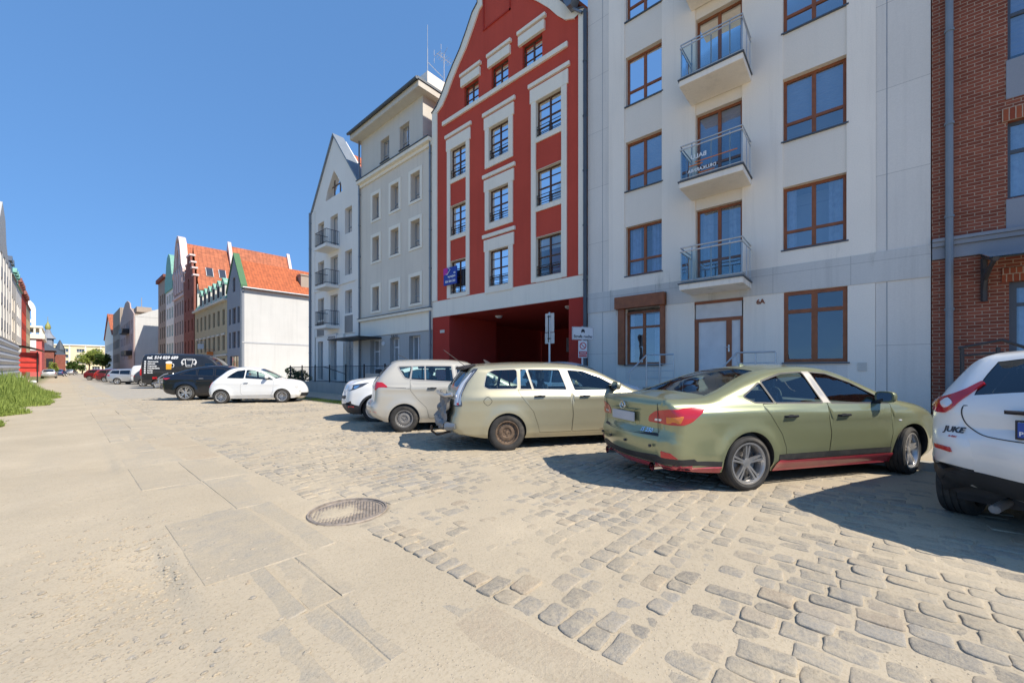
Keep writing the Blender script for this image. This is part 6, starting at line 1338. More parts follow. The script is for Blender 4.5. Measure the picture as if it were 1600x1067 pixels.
spec = dict(sil=sil, sec=sec, rear=(-.2, -1.06, .11), front=(2.7, 3.55, .17), belt=.93, paint='paint_green', flare=[(0, .32, .39, .022), (2.73, .32, .39, .022)], crease=[([(-1, .93), (1, .90), (3, .84)], .012, .03)],
    arch=[(0, .335, .365), (2.73, .335, .365)], cabin=(-.1, 2.35, .98), seatm='seat_dark', bglass=[(-.42, .52, 1.06), (1.72, 2.5, 1.0)], belt2=0,
    regs=regs_for([quarter, rg, fg], [rd, fd], 'paint_green', 'black_plastic', first=[('side_skirt', sk, 'skirt_red', .012), ('sill_strip', [(.45, .33), (2.33, .33), (2.33, .405), (.45, .405)], 'black_plastic', .003)], last=[('door_pillar', bp, 'pillar_grey', .004)]),
    bot=[(-.45, .24), (.4, .2), (2.4, .19), (3.0, .19)])
spec['kz'] = 1.045; B = make_body(T, spec, .04); H_ = .90
wheel(T, 0, -.79, .325, .225, 'star', -1, tyre_side=.74); wheel(T, 0, .79, .325, .225, 'star', 1, tyre_side=.74); wheel(T, 2.73, -.79, .325, .225, 'star', -1, steer=13, tyre_side=.74); wheel(T, 2.73, .79, .325, .225, 'star', 1, steer=13, tyre_side=.74)
for s_ in (-1, 1): mirror_part(T, 2.16, s_*.83, 1.02, 'paint_green', s_)
handle(B, .62, .86, 'paint_green'); handle(B, 1.48, .85, 'paint_green')
# tail lamps wrap round the corners
for s_ in (-1, 1):
    nd = (-.80, .60*s_, 0); m_ = -s_                       # s_=-1 -> right-hand corner, u grows towards the front of the side
    def fl(P): return [(a*m_, b) for a, b in (P if m_ > 0 else P[::-1])]
    TL = decal(B, 'tail_lamp', 'lamp_red', (-.98, .72*s_, .84), nd, fl(rnd([(-.26, -.055), (-.25, .01), (-.16, .075), (-.02, .10), (.20, .125), (.345, .14), (.33, .07), (.24, -.03), (.16, -.065), (-.02, -.065), (-.1, -.06)], .03)), .006)
    decal(B, 'indicator', 'lamp_amber', (-.98, .72*s_, .84), nd, fl(rnd([(-.01, -.05), (-.01, .02), (.17, .035), (.14, -.045)], .015)), .011, .006, parent=TL); decal(B, 'reverse_lamp', 'lamp_clear', (-.98, .72*s_, .84), nd, fl(rnd([(-.17, -.035), (-.16, -.01), (-.07, -.01), (-.08, -.035)], .01)), .011, .006, parent=TL)
    decal(B, 'reflector', 'lamp_red', (-.98, .70*s_, .43), nd, fl(rnd([(-.06, -.02), (-.06, .055), (.05, .04), (.13, -.02)], .012)), .006)
rear = (-1, 0, 0)
decal(B, 'boot_gap', 'black_plastic', (-1, 0, 0), rear, [(-.60, .665), (-.60, .655), (.60, .655), (.60, .665)], .0025, .004)
decal(B, 'bumper_shelf', 'black_plastic', (-1, 0, 0), rear, rnd([(-.62, .635), (-.60, .668), (.60, .668), (.62, .635)], .01), .003, .004)
for s_ in (-1, 1): decal(B, 'boot_gap', 'black_plastic', (-1, 0, 0), rear, [(s_*.597, .67), (s_*.603, .67), (s_*.60, 1.0), (s_*.594, 1.0)][::s_], .0025, .004)
decal(B, 'plate_recess', 'paint_green', (-1, 0, 0), rear, rnd([(-.30, .74), (-.285, .90), (.285, .90), (.30, .74), (.24, .71), (-.24, .71)], .03), .002, .003)
mb = MB(); mb.box(-1.128, -1.115, -.265, .265, .775, .895); mb.build('number_plate', 'plate_grey', T, recalc=True, bevel=.006)
mb = MB(); mb.box(-1.135, -1.10, -.29, .29, .915, .93); mb.build('boot_trim', 'paint_green', T, recalc=True, bevel=.005)
mb = MB(); q = [( -1.13, .045*1.35*math.cos(a), .965+.045*math.sin(a)) for a in np.linspace(0, 2*math.pi, 29)]; mb.tube(q, .007, 6, caps=False); mb.tube([(-1.13, .03, .99), (-1.13, .005, .955), (-1.13, -.045, .955)], .006, 6); mb.tube([(-1.13, -.02, .993), (-1.13, .005, .955)], .006, 6); mb.build('emblem', 'chrome', T, smooth=True)
text_decal(B, 'model_badge', 'chrome', 'IS 250', .068, (-1, -.43, .70), rear, .004, bold=.002, italic=.2)
# lower bumper: black band and red lip following the bumper
decal(B, 'bumper_strip', 'black_plastic', (-1, 0, 0), rear, [(-.85, .335), (-.85, .41), (-.6, .425), (.6, .425), (.85, .41), (.85, .335)], .004, .006)
for s_ in (-1, 1):
    decal(B, 'bumper_strip', 'black_plastic', (-.6, .85*s_, 0), (0, s_, 0), [(a*-s_, b) for a, b in [(-.36, .335), (-.36, .40), (.215, .372), (.215, .312)]], .004, .006)
    decal(B, 'bumper_lip', 'skirt_red', (-.6, .85*s_, 0), (0, s_, 0), [(a*-s_, b) for a, b in [(-.34, .25), (-.34, .333), (.215, .31), (.215, .235), (0, .24)]], .012, .02)
decal(B, 'bumper_lip', 'skirt_red', (-1, 0, 0), rear, [(-.80, .25), (-.80, .333), (.80, .333), (.80, .25)], .012, .02)
for s_ in (-1, 1):
    m_ = -s_; dg_ = (-.72, .69*s_, 0); f2 = lambda P: [(a*m_, b) for a, b in (P if m_ > 0 else P[::-1])]
    decal(B, 'bumper_strip', 'black_plastic', (-.95, .75*s_, 0), dg_, f2([(-.2, .335), (-.2, .42), (.2, .402), (.2, .335)]), .0045, .006); decal(B, 'bumper_lip', 'skirt_red', (-.95, .75*s_, 0), dg_, f2([(-.2, .25), (-.2, .333), (.2, .333), (.2, .25)]), .0125, .02)
for s_ in (-1, 1):
    mb = MB(); mb.tube([(-.55, .50*s_, .27), (-.92, .52*s_, .27), (-1.06, .53*s_, .275)], [.035, .048, .05], 16, caps=False); mb.tube([(-1.06, .53*s_, .275), (-.85, .53*s_, .272)], [.044, .04], 16, caps=False); mb.build('exhaust_pipe', 'chrome', T, smooth=True)
decal(B, 'fuel_flap', 'black_plastic', (-.45, -.9, 0), (0, 1, 0), closed([(-.07+.0, .76), (0, .83), (.07, .76), (0, .69)]), .0006, .001)
mb = MB()
for y, x in ((.25, -1.172), (-.12, -1.178), (-.55, -1.11), (.6, -1.10)): mb.lathe([(0, .004), (.017, .002), (.018, -.02)], 12, Matrix.Translation((x, y, .53)) @ Matrix.Rotation(R(-90), 4, 'Y'))
mb.build('parking_sensor', 'dark_metal', T)
y_ = -float(B.Yf([2.48], [.74])[0]); mb = MB(); M = Matrix.Translation((2.5, y_, .75)) @ Matrix.Diagonal((.035, .006, .014, 1)) @ Matrix.Rotation(R(90), 4, 'X'); mb.lathe([(0, 1), (.7, .7), (1, 0)], 14, M); mb.build('side_repeater', 'lamp_clear', T, smooth=True)
mb = MB(); mb.hexa([(.75, -.02, 1.45), (.9, -.02, 1.455), (.9, .02, 1.455), (.75, .02, 1.45), (.76, -.005, 1.51), (.79, -.005, 1.515), (.79, .005, 1.515), (.76, .005, 1.51)]); mb.build('roof_antenna', 'paint_green', T)
place(T, 5.29, .94, HEAD, .90); CAR1 = T
# ---- beige estate ----
T = thing(PL, 'dusty beige estate car with rusty steel wheels, crushed rear end and clear tail lamps', 'car')
sec = [(.2, .78), (.3, .84), (.45, .865), (.7, .875), (.9, .87), (.98, .85), (1.06, .81), (1.2, .755), (1.4, .68), (1.55, .62)]
sil = [(-.83, .30, .1, .04), (-.93, .36, .12, .06), (-.98, .48, .14, .08), (-.96, .62, .14, .08), (-.93, .68, .12, .07), (-.90, .9, .12, .08), (-.86, 1.06, .12, .08), (-.74, 1.25, .11, .07), (-.6, 1.45, .1, .05), (-.52, 1.49, .1, .04), (-.3, 1.51, .12, .035), (.3, 1.54, .13, .035), (1.0, 1.54, .13, .035), (1.5, 1.50, .13, .04), (1.85, 1.40, .12, .05), (2.2, 1.23, .1, .06), (2.55, 1.06, .1, .05), (2.75, 1.01, .12, .04), (3.15, .93, .14, .05), (3.45, .82, .16, .1), (3.6, .68, .18, .14), (3.64, .5, .2, .14), (3.6, .3, .16, .12), (3.45, .21, .1, .1)]
cg = rnd([(-.40, 1.13), (-.33, 1.36), (-.22, 1.415), (.22, 1.43), (.20, 1.09), (-.32, 1.09)], .05); q1 = rnd([(.26, 1.085), (.29, 1.43), (.39, 1.43), (.47, 1.08)], .01); q2 = rnd([(.43, 1.43), (1.04, 1.425), (1.14, 1.06), (.51, 1.08)], .02); q3 = rnd([(1.20, 1.42), (1.5, 1.40), (1.85, 1.28), (2.2, 1.09), (2.24, 1.05), (1.30, 1.05)], .025)
bp = [(1.05, 1.44), (1.19, 1.44), (1.29, 1.05), (1.15, 1.05)]
rd = rnd([(.20, 1.07), (.26, .95), (.48, .68), (.58, .40), (.6, .30), (1.22, .30), (1.24, .6), (1.225, 1.055)], .03); fd = rnd([(1.235, 1.055), (1.25, .6), (1.23, .30), (2.26, .30), (2.32, .6), (2.3, 1.03)], .03)
spec = dict(sil=sil, sec=sec, rear=(-.3, -1.0, .08), front=(2.7, 3.65, .17), belt=1.0, paint='paint_beige', flare=[(0, .32, .36, .018), (2.675, .32, .36, .018)], crease=[([(-.9, .95), (1, .95), (3, .9)], .01, .03)],
    arch=[(0, .32, .35), (2.675, .32, .35)], cabin=(-.6, 2.3, 1.05), seatm='seat_light', bglass=[(-.84, -.62, 1.1, 'car_glass_dark'), (1.68, 2.5, 1.06)],
    regs=regs_for([cg, q1, q2, q3], [rd, fd], 'paint_beige', 'pillar_grey', last=[('door_pillar', bp, 'pillar_grey', .003)], first=[('fuel_flap', closed([(-.42, .88), (-.35, .95), (-.28, .88), (-.35, .81)]), 'paint_beige', .001), ('gap', closed([(-.428, .88), (-.35, .958), (-.272, .88), (-.35, .802)]), 'black_plastic', -.005)], tw=.011), bot=[(-.4, .24), (.4, .21), (2.3, .2), (3.0, .2)])
B = make_body(T, spec, .045)
for x, st in ((0, 0), (2.675, 0)):
    for s_ in (-1, 1): wheel(T, x, .765*s_, .322, .205, 'steel', s_, tyre_side=.64, rim_mat='rusty')
for s_ in (-1, 1): mirror_part(T, 2.08, s_*.82, 1.08, 'paint_beige', s_)
handle(B, .60, .95, 'paint_beige'); handle(B, 1.48, .94, 'paint_beige')
for s_ in (-1, 1):
    def fl(P): return [(a*-s_, b) for a, b in (P if s_ < 0 else P[::-1])]
    nd = (-.5, .87*s_, 0); O = (-.80, .74*s_, 0)
    K = decal(B, 'tail_lamp_housing', 'lamp_dark', O, nd, fl(rnd([(-.12, .80), (-.11, .98), (-.04, 1.18), (.16, 1.44), (.24, 1.44), (.10, 1.2), (.045, 1.02), (.06, .80)], .02)), .006)
    decal(B, 'tail_lamp', 'lamp_clear', O, nd, fl(rnd([(-.10, .82), (-.095, .97), (-.025, 1.17), (.12, 1.36), (.15, 1.38), (.05, 1.18), (.0, 1.0), (.0, .82)], .02)), .012, .008, parent=K)
    decal(B, 'tail_lamp', 'alloy', O, nd, fl(rnd([(.01, .83), (.01, 1.0), (.06, 1.18), (.17, 1.39), (.19, 1.40), (.07, 1.18), (.035, 1.0), (.035, .83)], .006)), .011, .008, parent=K)
    decal(B, 'reflector', 'lamp_red', O, nd, fl(rnd([(-.03, .825), (-.03, .86), (.0, .86), (.0, .825)], .004)), .02, .01, parent=K)
mb = MB(); mb.hexa([(-.72, -.55, 1.42), (-.5, -.58, 1.49), (-.5, .58, 1.49), (-.72, .55, 1.42), (-.74, -.55, 1.47), (-.5, -.58, 1.53), (-.5, .58, 1.53), (-.74, .55, 1.47)]); mb.build('roof_spoiler', 'iron_dark', T, recalc=True, bevel=.015, smooth=True)
mb = MB(); mb.tube([(-.66, -.25, 1.5), (-1.05, -.32, 1.78)], .006, 6); mb.build('roof_antenna', 'iron_dark', T); mb = MB(); mb.hexa([(-.2, -.02, 1.53), (-.08, -.02, 1.54), (-.08, .02, 1.54), (-.2, .02, 1.53), (-.26, -.004, 1.62), (-.23, -.004, 1.62), (-.23, .004, 1.62), (-.26, .004, 1.62)]); mb.build('roof_antenna', 'iron_dark', T)
mb = MB(); rs = random.Random(4); nI, nJ = 26, 10; V_ = []
for i in range(nI+1):
    for j in range(nJ+1):
        y = -.72+1.44*i/nI; z = .40+.52*j/nJ; x = -1.05+.035*math.sin(i*1.1+j*.7)+.03*math.sin(i*2.3-j)+rs.uniform(-.018, .018)+(.05 if j > 6 else 0)-.05*(j < 3); V_.append((x, y, z))
mb.add(V_, [(i*(nJ+1)+j, (i+1)*(nJ+1)+j, (i+1)*(nJ+1)+j+1, i*(nJ+1)+j+1) for i in range(nI) for j in range(nJ)]); mb.build('crushed_panel', 'chrome' if 0 else 'steel_wheel', T, smooth='all')
mb = MB(); mb.tube([(-.95, -.74, 1.0), (-1.05, -.66, .98), (-1.10, -.3, .99), (-1.08, .1, .97), (-1.09, .5, .99), (-1.0, .74, .98)], .035, 8); mb.build('crushed_trim', 'alloy', T, smooth=True)
mb = MB(); mb.tube([(-.90, -.80, .46), (-1.02, -.72, .45), (-1.08, -.4, .47), (-1.10, 0, .45), (-1.08, .5, .47), (-.92, .8, .46)], [.05, .075, .08, .075, .08, .05], 10); mb.build('torn_bumper', 'zinc', T, smooth=True)
mb = MB(); mb.tube([(-.8, -.1, .3), (-1.15, -.1, .22), (-1.25, -.1, .3), (-1.25, -.1, .36)], .022, 8); mb.lathe([(0, .03), (.02, .02), (.027, 0), (.02, -.02)], 12, Matrix.Translation((-1.25, -.1, .38))); mb.build('tow_hook', 'rusty', T, smooth=True)
decal(B, 'rust_patch', 'rusty', (2.0, -.88, 0), (0, -1, 0), closed([(-.22, .325), (-.05, .34), (.1, .33), (.2, .36), (.22, .32), (0, .31)]), .002, .002)
place(T, 5.12, 4.59, HEAD, .868)
# ---- cream mini MPV ----
T = thing(PL, 'cream mini van like family car with red wedge tail lamps and plain steel wheels', 'car')
sec = [(.2, .78), (.35, .85), (.5, .868), (.8, .875), (1.0, .865), (1.12, .835), (1.25, .79), (1.45, .71), (1.65, .63)]
sil = [(-.56, .30, .1, .06), (-.70, .37, .16, .1), (-.76, .5, .18, .12), (-.74, .62, .16, .12), (-.67, .70, .14, .1), (-.64, .9, .12, .1), (-.64, 1.08, .12, .09), (-.55, 1.24, .11, .08), (-.38, 1.46, .11, .07), (-.25, 1.58, .11, .05), (-.1, 1.625, .12, .04), (.5, 1.65, .13, .035), (1.2, 1.64, .13, .035), (1.6, 1.56, .12, .05), (2.0, 1.38, .1, .06), (2.45, 1.14, .1, .05), (2.7, 1.06, .12, .04), (3.0, .94, .14, .08), (3.2, .78, .18, .13), (3.25, .5, .2, .14), (3.2, .3, .16, .1), (3.1, .21, .1, .08)]
w1 = rnd([(-.12, 1.49), (.17, 1.50), (.12, 1.22), (.02, 1.25)], .025); w2 = rnd([(.20, 1.50), (.46, 1.51), (.46, 1.19), (.16, 1.21)], .015); w3 = rnd([(.49, 1.51), (1.08, 1.51), (1.12, 1.15), (.49, 1.19)], .015); w4 = rnd([(1.2, 1.51), (1.5, 1.47), (1.95, 1.27), (2.3, 1.1), (1.24, 1.14)], .025)
rd = rnd([(.13, 1.19), (.14, .95), (.3, .75), (.5, .55), (.56, .3), (1.2, .3), (1.22, 1.12)], .03); fd = rnd([(1.225, 1.12), (1.21, .3), (2.15, .3), (2.25, .7), (2.2, 1.08)], .03)
spec = dict(sil=sil, sec=sec, rear=(-.2, -.76, .08), front=(2.3, 3.25, .17), belt=1.05, paint='paint_cream', flare=[(0, .31, .36, .02), (2.49, .31, .36, .02)], crease=[([(-.6, 1.02), (1, 1.0), (3, .95)], .012, .03)],
    arch=[(0, .315, .345), (2.49, .315, .345)], cabin=(-.4, 2.2, 1.15), bglass=[(-.62, -.28, 1.14, 'car_glass_dark'), (1.55, 2.4, 1.14)], regs=regs_for([w1, w2, w3, w4], [rd, fd], 'paint_cream', 'pillar_grey', tw=.03), bot=[(-.4, .25), (.4, .21), (2.1, .2), (2.9, .2)])
B = make_body(T, spec, .05)
for x in (0, 2.49):
    for s_ in (-1, 1): wheel(T, x, .765*s_, .312, .195, 'steel', s_, tyre_side=.62)
for s_ in (-1, 1):
    def fl(P): return [(a*-s_, b) for a, b in (P if s_ < 0 else P[::-1])]
    decal(B, 'tail_lamp', 'lamp_red', (-.55, .72*s_, 0), (-.55, .84*s_, 0), fl(rnd([(-.13, 1.0), (-.13, 1.12), (-.03, 1.15), (.12, 1.14), (.22, 1.06), (.235, 1.03), (.06, 1.03), (.0, .97), (-.12, .965)], .02)), .008)
    decal(B, 'slide_rail', 'black_plastic', (-.2, .87*s_, 0), (0, s_, 0), [(a*-s_, b) for a, b in [(-.22, 1.025), (-.22, 1.04), (.32, 1.005), (.32, .99)]][::-s_], .003, .004)
    decal(B, 'reflector', 'lamp_red', (-.6, .70*s_, 0), (-.7, .7*s_, 0), fl(rnd([(-.1, .475), (-.1, .5), (.04, .49), (.1, .465)], .01)), .005)
for s_ in (-1, 1): mirror_part(T, 2.1, s_*.83, 1.15, 'paint_cream', s_)
handle(B, .62, 1.0, 'paint_cream'); mb = MB(); mb.tube([(.1, 0, 1.68), (-.15, 0, 1.8)], .006); mb.build('roof_antenna', 'black_plastic', T)
place(T, 5.1, 7.72, HEAD, .865)
# ---- white crossover facing the street ----
T = thing(PL, 'white crossover with black roof and dark arches parked nose out beside the cream family car', 'car')
sec = [(.2, .80), (.35, .87), (.5, .885), (.8, .89), (.95, .88), (1.05, .85), (1.2, .77), (1.4, .69), (1.6, .62)]
sil = [(-.65, .34, .14, .06), (-.76, .45, .18, .1), (-.78, .65, .16, .1), (-.74, .95, .14, .1), (-.66, 1.12, .12, .08), (-.4, 1.42, .1, .05), (-.25, 1.52, .12, .04), (.4, 1.57, .13, .035), (1.1, 1.56, .13, .04), (1.6, 1.51, .12, .05), (2.15, 1.36, .1, .06), (2.55, 1.21, .1, .04), (2.9, 1.15, .12, .04), (3.15, 1.08, .14, .08), (3.3, .97, .18, .14), (3.37, .75, .2, .16), (3.40, .48, .2, .16), (3.32, .28, .14, .1), (3.2, .22, .1, .08)]
ws = [rnd([(-.3, 1.18), (-.05, 1.4), (.1, 1.42), (.1, 1.13)], .02), rnd([(.16, 1.43), (.95, 1.43), (1.0, 1.06), (.16, 1.12)], .02), rnd([(1.05, 1.43), (1.5, 1.42), (2.1, 1.26), (2.3, 1.14), (1.07, 1.08)], .02)]
ring = lambda cx, r0: [(cx+r0*math.cos(t), .34+r0*math.sin(t)) for t in np.linspace(-.2, math.pi+.2, 22)]
spec = dict(sil=sil, sec=sec, rear=(-.2, -.78, .09), front=(2.5, 3.4, .18), belt=1.0, paint='paint_white', flare=[(0, .33, .4, .03), (2.6, .33, .4, .03)], arch=[(0, .34, .37), (2.6, .34, .37)], cabin=(-.5, 2.0, 1.08), bglass=[(-.66, -.3, 1.12, 'car_glass_dark'), (1.6, 2.55, 1.15)],
    bmat=[(-.35, 1.45, 1.4, 2, 5)], bmatdef=[(5, 'paint_black', 'roof_panel')],
    regs=regs_for(ws, [rnd([(.1, 1.08), (.15, .85), (.5, .6), (.5, .36), (1.0, .36), (1.02, 1.03)], .03), rnd([(1.03, 1.03), (1.01, .36), (2.0, .36), (2.1, .7), (2.05, 1.02)], .03)], 'paint_white', 'black_plastic', first=[('roof_side', [(-.5, 1.435), (-.3, 1.45), (1.0, 1.46), (1.45, 1.45), (1.5, 1.7), (-.5, 1.7)], 'paint_black', 0)], last=[('arch_trim', ring(0, .43), 'black_plastic', .008), ('arch_trim', ring(2.6, .43), 'black_plastic', .008), ('sill_trim', [(-.9, .1), (3.5, .1), (3.5, .52), (3.05, .46), (2.3, .36), (.3, .36), (-.4, .42), (-.9, .46)], 'black_plastic', .004)]),
    bmat2=0, bot=[(-.4, .27), (.4, .22), (2.2, .21), (2.9, .21)])
B = make_body(T, spec, .05)
for x in (0, 2.6):
    for s_ in (-1, 1): wheel(T, x, .785*s_, .335, .205, 'y', s_, tyre_side=.68, steer=-14 if x else 0)
for s_ in (-1, 1):
    def fl(P): return [(a*-s_, b) for a, b in (P if s_ < 0 else P[::-1])]
    nd = (.78, .62*s_, 0); g_ = lambda P: [(a*s_, b) for a, b in (P if s_ > 0 else P[::-1])]
    K = decal(B, 'head_lamp', 'lamp_dark', (3.1, .72*s_, 0), nd, g_(rnd([(-.17, .86), (-.15, .99), (.0, 1.02), (.2, 1.06), (.3, 1.08), (.2, .97), (.05, .89), (-.08, .85)], .02)), .006)
    decal(B, 'lamp_lens', 'lamp_clear', (3.1, .72*s_, 0), nd, g_(rnd([(-.15, .875), (-.13, .98), (-.02, 1.0), (-.01, .91), (-.06, .87)], .02)), .012, .006, parent=K)
    decal(B, 'lamp_lens', 'chrome', (3.1, .72*s_, 0), nd, g_(rnd([(.03, .91), (.03, .99), (.15, 1.01), (.1, .93)], .02)), .012, .006, parent=K)
    decal(B, 'reflector', 'lamp_red', (3.2, .7*s_, 0), nd, g_(rnd([(-.05, .40), (-.05, .44), (.1, .44), (.12, .41)], .01)), .008)
decal(B, 'bumper_trim', 'black_plastic', (3.3, 0, 0), (1, 0, 0), [(-.78, .22), (-.78, .58), (-.5, .5), (.5, .5), (.78, .58), (.78, .22)], .006, .01)
decal(B, 'grille', 'black_plastic', (3.3, 0, 0), (1, 0, 0), rnd([(-.5, .62), (-.5, .72), (.5, .72), (.5, .62)], .03), .006, .01)
for s_ in (-1, 1): mirror_part(T, 2.1, s_*.84, 1.2, 'paint_black', s_)
place(T, 5.60, 9.85, HEAD+math.pi, .885, 2.6, 1)
# ---- small white city car ----
T = thing(PL, 'small rounded white two door city car with multi spoke wheels parked before the black coupe', 'car')
sec = [(.2, .72), (.35, .79), (.5, .805), (.75, .81), (.9, .80), (1.0, .775), (1.15, .72), (1.35, .64), (1.5, .56)]
sil = [(-.36, .28, .12, .06), (-.47, .34, .18, .1), (-.52, .48, .2, .12), (-.49, .68, .18, .1), (-.40, .84, .16, .08), (-.22, 1.02, .14, .07), (-.02, 1.20, .12, .06), (.16, 1.36, .12, .05), (.32, 1.44, .13, .04), (.6, 1.49, .15, .04), (1.05, 1.475, .15, .04), (1.4, 1.38, .13, .05), (1.75, 1.19, .1, .06), (2.02, 1.02, .1, .05), (2.15, .985, .12, .04), (2.52, .93, .16, .06), (2.83, .80, .2, .12), (2.95, .60, .2, .16), (2.99, .42, .2, .16), (2.93, .27, .16, .12), (2.83, .21, .1, .08)]
ws = [rnd([(.20, 1.07), (.36, 1.21), (.55, 1.34), (.84, 1.385), (.82, 1.05)], .04), rnd([(.89, 1.06), (.91, 1.385), (1.15, 1.37), (1.5, 1.25), (1.95, .99)], .03)]
spec = dict(sil=sil, sec=sec, rear=(-.1, -.57, .08), front=(2.1, 3.0, .2), belt=.95, paint='paint_white', flare=[(0, .3, .33, .022), (2.3, .3, .33, .022)], crease=[([(-.5, .88), (1, .86), (2.6, .8)], .012, .03)], arch=[(0, .3, .325), (2.3, .3, .325)], cabin=(-.2, 1.95, 1.03), bglass=[(-.15, .2, 1.05), (1.35, 2.02, 1.02)],
    regs=regs_for(ws, [rnd([(.86, 1.01), (.86, .9), (.72, .8), (.72, .45), (.8, .34), (1.88, .34), (1.95, .5), (1.97, .97)], .05)], 'paint_white', 'black_plastic', tw=.012), bot=[(-.3, .24), (.35, .21), (2.0, .2), (2.7, .2)])
spec['kz'] = 1.03; B = make_body(T, spec, .045)
for x in (0, 2.3):
    for s_ in (-1, 1): wheel(T, x, .71*s_, .295, .19, 'ten', s_, tyre_side=.68)
for s_ in (-1, 1):
    mirror_part(T, 1.72, s_*.76, 1.07, 'paint_white', s_); g_ = lambda P: [(a*s_, b) for a, b in (P if s_ > 0 else P[::-1])]
    def fl(P): return [(a*-s_, b) for a, b in (P if s_ < 0 else P[::-1])]
    decal(B, 'head_lamp', 'lamp_clear', (2.72, .55*s_, 0), (.8, .6*s_, 0), g_(closed([(-.09, .70), (0, .79), (.09, .70), (0, .61)])), .01); decal(B, 'fog_lamp', 'lamp_clear', (2.85, .5*s_, 0), (.8, .6*s_, 0), g_(closed([(-.05, .5), (0, .55), (.05, .5), (0, .45)])), .008)
    decal(B, 'tail_lamp', 'lamp_red', (-.38, .62*s_, 0), (-.6, .8*s_, 0), fl(rnd([(-.07, .66), (-.02, .84), (.06, .90), (.08, .84), (.02, .66)], .03)), .006)
handle(B, .93, .87, 'chrome', .17)
decal(B, 'lower_grille', 'black_plastic', (2.95, 0, 0), (1, 0, 0), rnd([(-.5, .27), (-.5, .42), (.5, .42), (.5, .27)], .04), .006)
place(T, 4.36, 20.03, math.atan2(-1.52, 2.19), .805)
# ---- black coupe SUV ----
T = thing(PL, 'black coupe shaped off-roader with silver spoke wheels carrying a bicycle rack behind', 'car')
sec = [(.2, .84), (.35, .91), (.5, .93), (.8, .94), (1.0, .93), (1.1, .89), (1.25, .82), (1.45, .73), (1.65, .64)]
sil = [(-.8, .34, .14, .06), (-.93, .45, .18, .1), (-.96, .7, .16, .1), (-.93, .95, .12, .1), (-.93, 1.1, .1, .08), (-.85, 1.14, .1, .05), (-.6, 1.22, .1, .05), (-.1, 1.42, .12, .05), (.4, 1.55, .14, .04), (1.0, 1.62, .14, .04), (1.5, 1.59, .13, .04), (1.9, 1.45, .12, .05), (2.4, 1.18, .1, .05), (2.7, 1.12, .12, .04), (3.3, 1.02, .16, .06), (3.6, .88, .2, .14), (3.68, .6, .2, .14), (3.62, .35, .16, .1), (3.5, .24, .1, .08)]
ws = [rnd([(-.25, 1.22), (.1, 1.37), (.35, 1.44), (.4, 1.17)], .03), rnd([(.45, 1.46), (1.05, 1.5), (1.08, 1.15), (.46, 1.17)], .02), rnd([(1.15, 1.5), (1.45, 1.47), (1.95, 1.25), (2.15, 1.13), (1.18, 1.15)], .02)]
spec = dict(sil=sil, sec=sec, rear=(-.3, -.96, .09), front=(2.7, 3.7, .17), belt=1.05, paint='paint_black', flare=[(0, .36, .42, .03), (2.81, .36, .42, .03)], crease=[([(-.9, .98), (1, .98), (3.4, .95)], .014, .03)], arch=[(0, .37, .40), (2.81, .37, .40)], bglass=[(-.75, .2, 1.2, 'car_glass_dark'), (1.85, 2.45, 1.17, 'car_glass_dark')],
    regs=regs_for(ws, [rnd([(.32, 1.1), (.45, .8), (.6, .4), (1.12, .4), (1.13, 1.12)], .03), rnd([(1.14, 1.12), (1.13, .4), (2.25, .4), (2.3, 1.1)], .03)], 'paint_black', 'black_plastic', 'car_glass_dark'), bot=[(-.5, .28), (.45, .24), (2.4, .23), (3.2, .23)])
B = make_body(T, spec, .055)
for x in (0, 2.81):
    for s_ in (-1, 1): wheel(T, x, .83*s_, .37, .245, 'y', s_, tyre_side=.72)
for s_ in (-1, 1):
    mirror_part(T, 2.0, s_*.88, 1.15, 'paint_black', s_)
    def fl(P): return [(a*-s_, b) for a, b in (P if s_ < 0 else P[::-1])]
    decal(B, 'tail_lamp', 'lamp_red', (-.8, .78*s_, 0), (-.5, .86*s_, 0), fl(rnd([(-.15, 1.0), (-.12, 1.07), (.25, 1.05), (.12, .98), (-.1, .97)], .02)), .008)
handle(B, .62, 1.02, 'alloy', .18); handle(B, 1.35, 1.02, 'alloy', .18)
place(T, 3.72, 23.34, HEAD, .94); LOC = T.location.copy()
K = thing('bicycle_rack', 'folded silver bicycle rack with a tail lamp mounted behind the black off-roader', 'rack', LOC, HEAD)
mb = MB()
for y in (-.35, .35): mb.tube([(-1.0, y*.3, .45), (-1.25, y, .55), (-1.3, y, 1.05), (-1.1, y, 1.2), (-1.0, y*.6, 1.25)], .025, 8)
mb.tube([(-1.3, -.6, .62), (-1.3, .6, .62)], .03, 8); mb.tube([(-1.3, -.5, 1.0), (-1.3, .5, 1.0)], .022, 8); mb.tube([(-1.45, -.55, .8), (-1.45, .55, .8)], .03); mb.build('frame', 'alloy', K, smooth=True)
for y in (-.62, .62): mb = MB(); mb.box(-1.36, -1.28, y-.12, y+.12, 1.0, 1.1); mb.build('tail_lamp', 'lamp_red', K, recalc=True, bevel=.01)
mb = MB(); mb.box(-1.38, -1.36, -.26, .26, .85, .97); mb.build('number_plate', 'plate_white', K)
